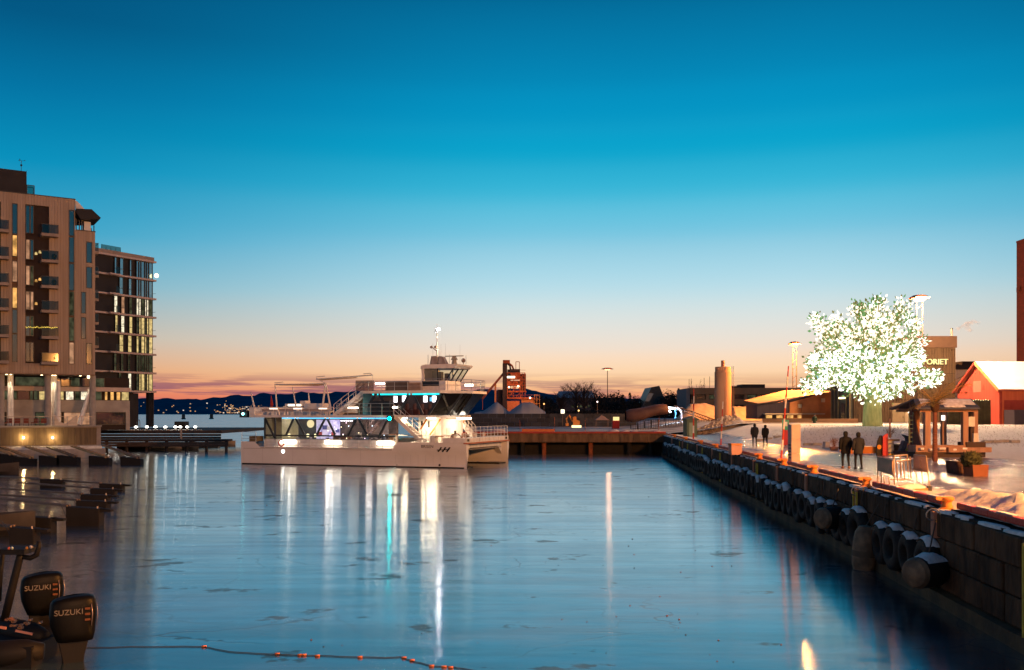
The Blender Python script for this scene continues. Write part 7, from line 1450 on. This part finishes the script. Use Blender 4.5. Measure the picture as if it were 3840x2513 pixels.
# background houses and woods
hs = thing('roofed_house', 'wide house with a snowy blue roof among dark trees', 'house', (W(2090, 1500, 300).x, 300, 2.6), 0); kq = 300 / F; zr = (HZ - 1466) * kq + H - 2.6; ze_ = (HZ - 1492) * kq + H - 2.6; MB().box(0, 11.6, 0, 8, 0, ze_).build('wall', mat('house_dusk', (.12, .09, .09), rough=.8), hs); MB().add([(-.5, -.5, ze_), (12.2, -.5, ze_), (11.2, 4, zr), (.6, 4, zr)], [(0, 1, 2, 3)]).build('roof', mat('roof_dusk', (.16, .26, .36), rough=.7), hs)
for i in range(5): w_ = box('window', lit_y if i % 2 else lit_dim, hs, 4.5 + i * 1.3, 5.2 + i * 1.3, -.06, -.01, ze_ - 3.0, ze_ - 2.3)
af = thing('a_frame_hall', 'steep dark A-shaped hall rising above the wrapped hull', 'building', (W(2412, 1500, 280).x, 280, 2.6), 0); kq = 280 / F
def fq(x, y): return ((2300 + x * .2695 - 2412) * kq, (HZ - 1320 - y * .2695) * kq + H - 2.6)
MB().prism([fq(410, 760), fq(530, 490), fq(640, 470), fq(760, 760)], 0, 14).build('roof_body', mat('aframe_dark', (.035, .04, .045), rough=.5), af); MB().prism([fq(440, 685), fq(500, 570), fq(560, 580), fq(500, 690)], -.12, -.01).build('skylight', mat('skylight_blue', (.12, .20, .25), rough=.3), af)
def wood_tree(label, px, pyt, Y, r, kind, seed):
    random.seed(seed); p = W(px, 1500, Y); zt_ = W(px, pyt, Y).z - 2.6; o = thing('conifer' if kind == 0 else 'bare_tree', label, 'tree', (p.x, Y, 2.6), 0, 'dark trees beyond the yard'); tk = MB(); tk.path([(0, 0, 0), (jit(.2), jit(.2), zt_ * .5), (jit(.2), jit(.2), zt_ * .85)], [.32, .2, .06], 6); mb = MB()
    if kind == 0:
        for i in range(700):
            t_ = random.random() ** .75; rr = r * (1 - t_ * .9) * (.6 + .5 * random.random()) * (.8 + .25 * math.sin(t_ * 30)); a = random.random() * 6.283; q = Vector((rr * math.cos(a), rr * math.sin(a), zt_ * (.12 + .88 * t_))); s_ = random.uniform(.22, .5); d = Vector((math.cos(a), math.sin(a), -.35)); u = Vector((-math.sin(a), math.cos(a), 0)) * s_ * .5; mb.add([q - u, q + d * s_, q + u, q - d * s_ * .3], [(0, 1, 2, 3)])
    elif kind == 1:
        for i in range(900):
            d = Vector((random.gauss(0, 1), random.gauss(0, 1), random.gauss(0, 1))).normalized(); rr = random.random() ** .45 * (1 + .35 * mnoise.noise(d * 2.2 + Vector((seed, 0, 0)))); q = Vector((d.x * r * rr, d.y * r * rr, zt_ * .62 + d.z * zt_ * .38 * rr)); s_ = random.uniform(.18, .42); u = d.orthogonal().normalized() * s_; w_ = d.cross(u).normalized() * s_ * .7; mb.add([q - u, q - w_, q + u, q + w_], [(0, 1, 2, 3)])
    else:
        for i in range(60):
            a = random.random() * 6.283; q = Vector((0, 0, zt_ * random.uniform(.3, .75))); d = Vector((math.cos(a) * .8, math.sin(a) * .8, .9)).normalized(); pts = [q.copy()]
            for k_ in range(4): q = q + d * zt_ * .11; d = (d + Vector((jit(.4), jit(.4), jit(.2)))).normalized(); pts.append(q.copy())
            mb.path(pts, [.09, .07, .05, .035, .02], 4)
            for k_ in range(6): b_ = pts[random.randint(1, 3)]; mb.tube(b_, b_ + (d + Vector((jit(1), jit(1), jit(.6)))).normalized() * zt_ * .12, .035, .012, n=3)
    tk.build('trunk', mat('wood_bark', (.03, .022, .02), rough=.9), o); mb.build('crown', mat('wood_dark', (.022, .022, .022), (.014, .016, .018), rough=.9) if kind < 2 else mat('wood_twig', (.05, .032, .03), rough=.9), o)
spec = [(2030, 1480, 1, 3.2), (2065, 1484, 1, 3), (2105, 1470, 2, 3), (2135, 1452, 2, 3), (2160, 1442, 2, 3), (2190, 1440, 2, 3), (2215, 1456, 2, 2.6), (2245, 1466, 1, 3.4), (2275, 1478, 1, 3), (2310, 1466, 1, 3.4), (2335, 1480, 0, 2.4), (2362, 1472, 0, 2.0), (2385, 1484, 1, 2.4), (2515, 1462, 1, 3.2), (2545, 1456, 0, 2.6), (2572, 1462, 0, 2.4), (2605, 1440, 2, 2.6), (2010, 1500, 1, 3), (2050, 1500, 1, 3.5), (2240, 1490, 1, 4), (2340, 1495, 1, 4), (2295, 1492, 1, 4), (2540, 1485, 1, 3.5), (2500, 1480, 1, 3)]
wordpos = ['beside the plant', 'right of the plant', 'behind the blue roof', 'left over the blue roof', 'in the middle over the blue roof', 'tallest over the blue roof', 'at the right end of the blue roof', 'left of the single mast', 'right of the blue roof', 'behind the single mast', 'pointed, right of the mast', 'slim, left of the A-shaped hall', 'rounded, against the A-shaped hall', 'right of the A-shaped hall', 'pointed, before the office block', 'slim, against the office block', 'over the roof of the office block', 'low, beside the plant', 'low, under the right end of the hill', 'low, before the mast', 'low, between mast and hall', 'low, at the foot of the mast', 'low, behind the hopper', 'low, at the foot of the A-shaped hall']
for i, (px, pt_, kd, r_) in enumerate(spec): wood_tree(['dark conifer %s', 'dark leafy tree %s', 'bare winter tree %s'][kd] % wordpos[i], px, pt_, 262 + (i * 37 % 60), r_, kd, 100 + i)
fz = thing('hedge_bank', 'dark bank of shrubs running along the far side of the yard', 'hedge', (0, 245, 2.6), 0); mb = MB(); random.seed(77)
for i in range(5200):
    px = random.uniform(2000, 2640); h_ = random.random() ** .7 * 3.2 * (1 + .3 * fbm(px * .02, 0)); q = Vector(((px - CX) / F * 245, jit(3), h_)); s_ = random.uniform(.2, .45); a = random.random() * 6.28; u = Vector((math.cos(a), math.sin(a), jit(.5))) * s_; w_ = Vector((0, jit(.5), 1)) * s_ * .6; mb.add([q - u, q - w_, q + u, q + w_], [(0, 1, 2, 3)])
mb.build('foliage', _M['wood_dark'], fz); mb2 = MB(); mb2.box(4, 52, 1, 2.5, -.3, 1.6); mb2.build('core', _M['wood_dark'], fz)
bw2 = thing('board_fence', 'long brown board fence behind the snow bank left of the tree', 'fence', (W(2860, 1600, 121).x, 121, 3.0), 0)
for i in range(29): box('board', mat('fence_brown', (.16, .085, .045), (.12, .065, .035), scale=1.5, rough=.8, stretch=(.4, 1, 4)), bw2, i * .42, i * .42 + .405, 0, .05, 0, 1.35)
# two marker buoys out on the fjord
for i, (px, py) in enumerate(((688, 1572), (793, 1571))):
    p = W(px, py, ground_Y(py, 0)); o = thing('marker_buoy', 'dark pillar buoy on the open fjord, the %s one' % ['left', 'right'][i], 'buoy', (p.x, p.y, 0), 0, 'marker buoys'); s_ = p.y / 500; MB().lathe([(1.2 * s_, -.2), (1.3 * s_, .6), (1.0 * s_, .9)], 10).build('float', frame_m, o); MB().lathe([(.9 * s_, .9), (.9 * s_, 2.4 * s_), (.3, 2.6 * s_)], 10).build('body', frame_m, o)
# ================================================================ people
def person(label, loc, rz, h, coat, trousers, shoe, hood, step=.22, arm=.12, seed=0, hat=None, group=None, skin_c=(.45, .28, .2), tag_bag=None):
    o = thing('person', label, 'person', loc, rz, group); k = h / 1.78
    # one skinned body: legs, trunk, arms, neck, head
    V = {'pel': (0, 0, .95), 'bel': (0, 0, 1.10), 'che': (0, .02, 1.32), 'nk': (0, .02, 1.50), 'hd': (0, .02, 1.60), 'tp': (0, .02, 1.70),
         'hl': (-.10, 0, .90), 'kl': (-.11, step * .75, .50), 'al': (-.11, step * .45, .10), 'tl': (-.12, step * .45 + .16, .035),
         'hr': (.10, 0, .90), 'kr': (.11, -step * .25, .50), 'ar': (.11, -step * 1.05, .11), 'tr': (.12, -step * 1.05 + .16, .04),
         'sl': (-.19, .02, 1.42), 'el': (-.27, -arm, 1.16), 'wl': (-.25, -arm + .10, .92), 'sr': (.19, .02, 1.42), 'er': (.27, arm, 1.16), 'wr': (.25, arm + .12, .92)}
    Rr = {'pel': .15, 'bel': .14, 'che': .16, 'nk': .06, 'hd': .095, 'tp': .085, 'hl': .10, 'kl': .065, 'al': .045, 'tl': .035, 'hr': .10, 'kr': .065, 'ar': .045, 'tr': .035, 'sl': .075, 'el': .055, 'wl': .038, 'sr': .075, 'er': .055, 'wr': .038}
    E = [('pel', 'bel'), ('bel', 'che'), ('che', 'nk'), ('nk', 'hd'), ('hd', 'tp'), ('pel', 'hl'), ('hl', 'kl'), ('kl', 'al'), ('al', 'tl'), ('pel', 'hr'), ('hr', 'kr'), ('kr', 'ar'), ('ar', 'tr'), ('che', 'sl'), ('sl', 'el'), ('el', 'wl'), ('che', 'sr'), ('sr', 'er'), ('er', 'wr')]
    ks = list(V); me = bpy.data.meshes.new('body'); me.from_pydata([Vector(V[q]) * k for q in ks], [(ks.index(a), ks.index(b)) for a, b in E], []); bo = bpy.data.objects.new('body', me); COL.objects.link(bo); bo.parent = o; me.materials.append(trousers)
    md = bo.modifiers.new('skin', 'SKIN'); sv = me.skin_vertices[0].data
    for i, q in enumerate(ks): sv[i].radius = (Rr[q] * k, Rr[q] * k); sv[i].use_root = (q == 'pel')
    bo.modifiers.new('smooth', 'SUBSURF').render_levels = 2; md.use_smooth_shade = True
    # coat: closed tapering shell over trunk and sleeves
    c = MB(); c.lathe([(.02, .70), (.215, .70), (.222, .80), (.205, .98), (.195, 1.10), (.215, 1.26), (.225, 1.38), (.17, 1.47), (.09, 1.53), (.02, 1.54)], 14, (0, .01, 0), 1.0, .72)
    for s, e, w in (('sl', 'el', 'wl'), ('sr', 'er', 'wr')): c.path([V[s], Vector(V[s]).lerp(Vector(V[e]), .5), V[e], Vector(V[e]).lerp(Vector(V[w]), .5), V[w]], [.085, .085, .072, .066, .058], 9)
    co_ = c.build('coat', coat, o, smooth='all'); co_.scale = (k, k, k)
    hdm = MB(); hdm.lathe([(.03, 1.50), (.075, 1.515), (.10, 1.57), (.112, 1.64), (.104, 1.71), (.07, 1.755), (.01, 1.77)], 12, (0, .005, 0)); hm_ = hdm.build('hood' if hat is None else 'hat', hood, o, smooth='all'); hm_.scale = (k, k, k)
    fm = MB(); fm.sphere((0, .085, 1.625), .062, 8, 6, 1.25); fm.sphere((0, .150, 1.62), .014, 6, 4, 1.3); fm.sphere((-.10, .02, 1.63), .018, 5, 4); fm.sphere((.10, .02, 1.63), .018, 5, 4); fo_ = fm.build('face', mat('skin_tone', skin_c, rough=.6), o, smooth='all'); fo_.scale = (k, k, k)
    for q in ('l', 'r'):
        w = Vector(V['w' + q]); hm2 = MB(); hm2.sphere(w + Vector((0, .015, -.055)), .038, 8, 6, 1.35); sg = -1 if q == 'l' else 1
        for f_ in range(4): b_ = w + Vector((sg * .012, -.018 + .020 * f_, -.095)); hm2.path([b_, b_ + Vector((-sg * .008, .01, -.04)), b_ + Vector((-sg * .028, .016, -.068 + .008 * abs(f_ - 1.4)))], [.010, .009, .006], 5)
        b_ = w + Vector((0, .045, -.05)); hm2.path([b_, b_ + Vector((-sg * .01, .028, -.03)), b_ + Vector((-sg * .018, .03, -.055))], [.012, .010, .007], 5); ho_ = hm2.build('hand', _M['skin_tone'], o, smooth='all'); ho_.scale = (k, k, k)
    for q in ('l', 'r'):
        a = Vector(V['a' + q]); t_ = Vector(V['t' + q]); s_ = MB(); s_.path([a + Vector((0, -.07, -.055)), a + Vector((0, .0, -.03)), a.lerp(t_, .6) + Vector((0, 0, -.005)), t_ + Vector((0, .05, -.005))], [.048, .062, .052, .03], 8); so_ = s_.build('shoe', shoe, o, smooth='all'); so_.scale = (k, k, k)
    return o
blackc = mat('coat_black', (.008, .008, .009), rough=.85); blackt = mat('trousers_black', (.014, .013, .014), rough=.9); tan = mat('boot_tan', (.28, .12, .05), rough=.7); shk = mat('shoe_dark', (.02, .018, .018), rough=.7); hk = mat('hood_black', (.014, .013, .013), rough=.9); navyc = mat('coat_navy', (.02, .022, .028), rough=.85)
for lab, px, py, pyt, ct_, sh, stp, s in (('walker in a black coat and tan boots, left of the near couple', 3171, 1758, 1616, blackc, tan, .20, 0), ('walker in a black hooded coat, right of the near couple', 3219, 1760, 1620, navyc, shk, .13, 1), ('walker in a dark jacket, left of the far couple', 2830, 1674, 1588, navyc, shk, .20, 2), ('walker in a black hooded jacket, right of the far couple', 2870, 1674, 1592, blackc, shk, .16, 3)):
    p = on_deck(px, py); h_ = (py - pyt) / F * p.y; person(lab, p, -.12 + .1 * (s % 2), h_, ct_, blackt, sh, hk, stp, .10 if s < 2 else .14, s, None, 'people walking away along the quay')
pz_ = Vector(((3055 - CX) / F * 117, 117, 0)); pz_.z = H - (1607 - HZ) / F * 117
person('person in a dark green jacket and pale trousers standing before the board fence', pz_, 2.6, 1.74, mat('coat_green', (.03, .05, .025), rough=.85), mat('trousers_pale', (.45, .40, .30), rough=.8), shk, hk, .05, .03, 5)

# ================================================================ left foreground: mooring booms, moored boat with two outboards
boomd = mat('boom_float', (.012, .011, .011), rough=.7); booms = mat('boom_steel', (.22, .15, .11), (.16, .11, .08), scale=2, rough=.55, metal=.3); boomw = mat('boom_plank', (.50, .33, .17), (.38, .25, .13), scale=2, rough=.7)
def q4(x, y): return (x * .2824, 1640 + y * .2824)
def boom(label, fx0, fx1, ytop, ybot, arm_from, lit=False, Y=None, post=True):
    """boom: slim walkway arm from the pontoon, carried at its outer end by a black float"""
    (ax, ay0), (bx_, _) = q4(fx0, ytop), q4(fx1, ytop); _, yb = q4(fx1, ybot); Y = Y or ground_Y(yb, 0); o = thing('mooring_boom', label, 'mooring boom', (W(bx_, yb, Y).x, Y, 0), 0, 'mooring booms with black floats')
    x0 = W(ax, yb, Y).x - W(bx_, yb, Y).x; zt_ = W(ax, ay0, Y).z; 
    fb_ = MB(); fb_.prism([(x0, -.3), (-.12, -.3), (-.12, zt_ * .9), (x0, zt_)], -.28, .28); fb_.build('float', boomd, o, bevel=.03)
    MB().prism([(x0 - .05, zt_ + .003), (.35, zt_ * .84), (.35, zt_ * .84 - .10), (-.118, zt_ * .84 - .10), (-.118, zt_ * .897), (x0 - .05, zt_ - .04)], -.16, .16).build('arm_end', boomd, o)
    fpx, fpy = q4(*arm_from); fY = Y * 1.10; fp_ = W(fpx, fpy, fY) - o.location; fp_.z = max(fp_.z, .35)
    am = MB(); am.beam(fp_ + Vector((0, .12, 0)), Vector((x0, .12, zt_ + .02)), .07, .09); am.beam(fp_ + Vector((0, -.12, 0)), Vector((x0, -.12, zt_ + .02)), .07, .09)
    for i in range(9): a = fp_.lerp(Vector((x0, 0, zt_ + .02)), (i + .5) / 9); am.box(a.x - .03, a.x + .03, a.y - .12, a.y + .12, a.z - .02, a.z + .02)
    am.build('arm', boomw if lit else booms, o)
    if post: MB().tube((-.22, -.2, zt_ * .85), (-.22, -.2, zt_ * .85 + .14), .03, n=6).build('cleat', mat('cleat_pale', (.5, .42, .36), rough=.4), o)
    st = MB(); a = Vector((x0 + .02, -.2, zt_ * .4)); b = Vector((x0 - .5, -.1, zt_ + .25)); st.path([a, a.lerp(b, .4) + Vector((-.02, 0, .18)), a.lerp(b, .75) + Vector((0, 0, .14)), b], .014, 4); st.build('rope', frame_m, o); return o
boom('mooring boom on a black float, farthest of the near row', 1340, 1665, 612, 722, (420, 560)); boom('mooring boom on a black float, fourth from the near end', 1222, 1565, 676, 772, (250, 600)); boom('mooring boom on a black float, third from the near end', 1095, 1480, 756, 862, (0, 700)); boom('mooring boom on a black float, second from the near end', 1040, 1475, 836, 960, (0, 790)); boom('mooring boom on the biggest black float in the water', 910, 1385, 916, 1180, (0, 810), Y=42.5)
boom('mooring boom on a black float off to the left of the row', 555, 870, 552, 672, (0, 540)); boom('mooring boom on a tall black float left of the biggest one', 235, 755, 1042, 1262, (-200, 1020)); boom('mooring boom on a black float nearest the outboard motors', 170, 535, 1188, 1400, (-300, 1180))
for i, (a, b) in enumerate((((10, 125), (420, 275)), ((355, 125), (760, 260)), ((640, 130), (1000, 255)), ((960, 118), (1420, 265)), ((1380, 110), (1840, 275)), ((0, 160), (150, 230)))):
    Y0, Y1 = 104.0, 92.0; p0, p1 = W(*q4(*a), Y0), W(*q4(*b), Y1); p1.z = max(.35, p1.z); o = thing('gangway_boom', 'long lamplit boom sloping from the promenade wall, %s from the left edge' % ['second', 'third', 'fourth', 'fifth', 'sixth', 'first'][i], 'mooring boom', (p1.x, p1.y, 0), 0, 'lamplit booms below the promenade wall'); d = p0 - p1; b0 = Vector((0, 0, p1.z)); am = MB()
    for s in (-.3, .3): am.beam(b0 + Vector((0, s, 0)), b0 + d + Vector((0, s, 0)), .12, .16)
    am.build('rail', boomw if i not in (2, 4) else booms, o)
    for k_ in range(10): a_ = b0 + d * (k_ + .5) / 10; MB().box(a_.x - .25, a_.x + .25, a_.y - .3, a_.y + .3, a_.z + .05, a_.z + .10).build('plank', boomw if i not in (2, 4) else booms, o)
    MB().prism([(-1.6, -.3), (.35, -.3), (.35, p1.z - .1), (-1.6, p1.z + .15)], -.4, .4).build('float', boomd, o)
# the boat they belong to: low dark inflatable with a console arch, two black outboards on the transom
def q5(x, y): return (x * .3934, 1900 + y * .3934)
Ym = 19.2; mb_root = thing('motor_boat', 'dark open motor boat with two black outboard motors at the lower left corner', 'boat', (W(150, 2480, Ym).x, Ym, 0), 0); bo_ = mb_root.location
def m5(x, y, d=0.0): return W(*q5(x, y), Ym + d) - bo_
rubk = mat('inflatable_black', (.007, .0065, .007), rough=.6); cowl = mat('cowling_black', (.004, .004, .004), rough=.45, spec=.10); trimr = mat('trim_red', (.35, .06, .04), rough=.5)
tb_ = MB(); tb_.path([m5(420, 1230, .2) + Vector((0, 0, -.05)), m5(300, 1215, .4), m5(100, 1180, .8), m5(-150, 1150, 1.3), m5(-500, 1130, 2.2)], [.16, .24, .26, .26, .26], 12); tb_.build('tube', rubk, mb_root, smooth='all'); tb_ = MB(); tb_.path([m5(420, 1330, -.3) + Vector((0, 0, -.1)), m5(250, 1380, -.4), m5(60, 1400, -.5), m5(-300, 1420, -.6)], [.16, .24, .26, .26], 12); tb_.build('tube', rubk, mb_root, smooth='all')
hl_ = MB(); a = m5(440, 1180); b = m5(-400, 1150, 1.0); hl_.box(b.x, a.x, -.6, 1.6, -.3, .42); hl_.build('hull', rubk, mb_root)
for x0, y0, x1, y1 in ((150, 1182, 310, 1215), (0, 1150, 60, 1160)): MB().beam(m5(x0, y0, -.2), m5(x1, y1, -.2), .03, .045).build('trim_strip', mat('trim_pink', (.62, .25, .17), rough=.4), mb_root)
def outboard(px0, px1, pyt, dd, label, sc):
    """cowling lofted from rounded sections, leg below, pale trim bars, raised lettering"""
    a = m5(px0, pyt, dd); b = m5(px1, pyt, dd); w = b.x - a.x; z = a.z; L_ = .52 * sc
    o = bpy.data.objects.new('outboard_motor', None); COL.objects.link(o); o.parent = mb_root; o.location = ((a.x + b.x) / 2, dd, z); o['label'] = label; o.rotation_euler = (0, 0, rad(28))
    secs = []
    for zz, sx, sy, off in ((-.90, .34, .22, .03), (-.74, .39, .24, .02), (-.60, .42, .255, 0), (-.40, .44, .265, 0), (-.22, .435, .26, 0), (-.08, .42, .25, .0), (-.02, .37, .215, .0), (0, .28, .15, .02)):
        ring = []
        for i in range(20):
            t_ = 2 * math.pi * i / 20; cx_, sn_ = math.cos(t_), math.sin(t_); ring.append((off + sx * sc * math.copysign(abs(cx_) ** .55, cx_), sy * sc * math.copysign(abs(sn_) ** .6, sn_), zz * sc - (.06 * sc * max(0, -cx_) if zz > -.3 else 0)))
        secs.append(ring)
    cm = MB(); cm.add([v for r in secs for v in r], [(j * 20 + i, j * 20 + (i + 1) % 20, (j + 1) * 20 + (i + 1) % 20, (j + 1) * 20 + i) for j in range(7) for i in range(20)] + [tuple(range(19, -1, -1)), tuple(range(140, 160))]); cm.build('cowling', cowl, o, smooth='all')
    MB().prism([(-.30 * sc, -.80 * sc), (.30 * sc, -.80 * sc), (.20 * sc, -1.2 * sc), (.14 * sc, -1.9 * sc), (-.10 * sc, -1.9 * sc), (-.22 * sc, -1.2 * sc)], -.16 * sc, .16 * sc).build('leg', rubk, o, bevel=.02)
    for s in (.30, .40): MB().path([(s * sc + .02, -.235 * sc + (.03 if s > .35 else 0), -.16 * sc), (s * sc + .04, -.262 * sc + (.05 if s > .35 else 0), -.34 * sc), (s * sc + .02, -.25 * sc + (.05 if s > .35 else 0), -.60 * sc)], .009, 5).build('trim_bar', mat('trim_steel', (.55, .42, .36), rough=.25, metal=.7), o, smooth='all')
    for i in range(3): MB().box(.20 * sc, .30 * sc, -.285 * sc, -.27 * sc, (-.26 - .11 * i) * sc, (-.22 - .11 * i) * sc).build('vent', mat('vent_orange', (.14, .05, .02), rough=.5), o)
    text('SUZUKI', .155 * sc, mat('letter_silver', (.17, .15, .135), rough=.5), o, (-.36 * sc, -.272 * sc, -.34 * sc), (rad(90), 0, 0), 'lettering', .004); return o
outboard(490, 905, 845, 0.0, 'nearer black outboard motor with silver lettering', 1.0); outboard(205, 600, 628, 1.5, 'farther black outboard motor with silver lettering', .98)
ar_ = MB(); ar_.path([m5(35, 1110, .8), m5(110, 800, .8), m5(185, 500, .8), m5(200, 450, .8)], [.085, .085, .08, .08], 8); ar_.path([m5(205, 480, .8), m5(290, 490, .8), m5(350, 460, .8), m5(370, 390, .8), m5(372, 330, .8)], [.05, .055, .06, .05, .045], 8); ar_.path([m5(-10, 900, 1.4), m5(10, 600, 1.4), m5(35, 400, 1.4)], .05, 6); ar_.build('arch', rubk, mb_root, smooth='all')
cs_ = MB(); a = m5(40, 390, .9); b = m5(300, 440, .9); cs_.box(a.x, b.x, .6, 1.2, b.z, a.z); cs_.build('instrument_bar', rubk, mb_root)
for x, y, c_ in ((85, 400, (1, .25, .15)), (115, 395, (.7, .9, .8)), (256, 395, (1, .45, .1)), (295, 385, (.8, .75, .7))): v = m5(x, y, .58); MB().sphere((v.x, .58, v.z), .035, 6, 4).build('deck_light', mat('deck_light_%d' % x, tuple(q * .8 for q in c_), rough=.15, metal=.6), mb_root)
random.seed(31)
for i in range(14): v = m5(80 + random.random() * 340, 1060 + random.random() * 90, -.1); MB().box(v.x - .03, v.x + .02, -.2, -.1, v.z - .02, v.z + .02).build('fitting', mat('fitting_rust', (.30, .12, .05), rough=.3, metal=.5), mb_root)
# moored dark boats further along the pontoon at the left edge
for i, (px, py) in enumerate(((20, 1770), (30, 2000))):
    p = W(px, py, ground_Y(py + 10, 0)); dinghy('moored_boat', ['dark moored boat with a pale gunwale at the left edge', 'low dark boat at the left edge beside the tall float'][i], (p.x - 1.6, p.y, 0), .1, 5.2, 1.8, .75, hull_d, None)

# ================================================================ floating line with orange floats, bits of frozen debris
rope = thing('float_line', 'rope with small orange floats drifting across the water in the foreground', 'rope', (0, 0, 0), 0)
pl = [(-100, 2432), (350, 2428), (620, 2424), (760, 2424), (860, 2445), (960, 2450), (1120, 2456), (1280, 2462), (1420, 2466), (1500, 2464), (1560, 2482), (1620, 2497), (1700, 2502), (1760, 2512), (1900, 2530)]
pts = []
for (a, ya), (b, yb) in zip(pl, pl[1:]):
    for k_ in range(4): t_ = k_ / 4; px, py = a + (b - a) * t_, ya + (yb - ya) * t_ + jit(1.2); Yq = ground_Y(py, .01); pts.append(Vector(((px - CX) / F * Yq, Yq, .012)))
MB().path(pts, .009, 5).build('rope', mat('rope_dark', (.05, .05, .055), rough=.7), rope); random.seed(6)
for px, py in ((765, 2424), (1040, 2452), (1125, 2456), (1140, 2456), (1190, 2459), (1350, 2464), (1515, 2466), (1545, 2476), (1618, 2497), (1665, 2500), (1690, 2503)): Yq = ground_Y(py, .02); MB().path([Vector(((px - CX) / F * Yq - .05, Yq, .02)), Vector(((px - CX) / F * Yq + .05, Yq + .01, .02))], [.02, .02], 8).build('float', mat('float_orange', (.62, .17, .06), rough=.5), rope, smooth='all')
dm = MB(); random.seed(16)
for i in range(60):
    px = random.choice([random.uniform(1000, 3000), random.uniform(2000, 2900), random.uniform(2250, 2800)]); py = random.uniform(1860, 2500); Yq = ground_Y(py, 0); X = (px - CX) / F * Yq
    if X > qx(Yq) - 1.5: continue
    s_ = random.uniform(.01, .03) * (Yq / 30) ** .5; dm.cur = random.choice((0, 0, 1)); dm.sphere((X, Yq, s_ * .3), s_, 6, 4, .6)
q = dm.build('floating_debris', [mat('debris_rust', (.20, .06, .03), rough=.8), mat('debris_dark', (.03, .03, .03), rough=.8)]); q['kind'] = 'stuff'
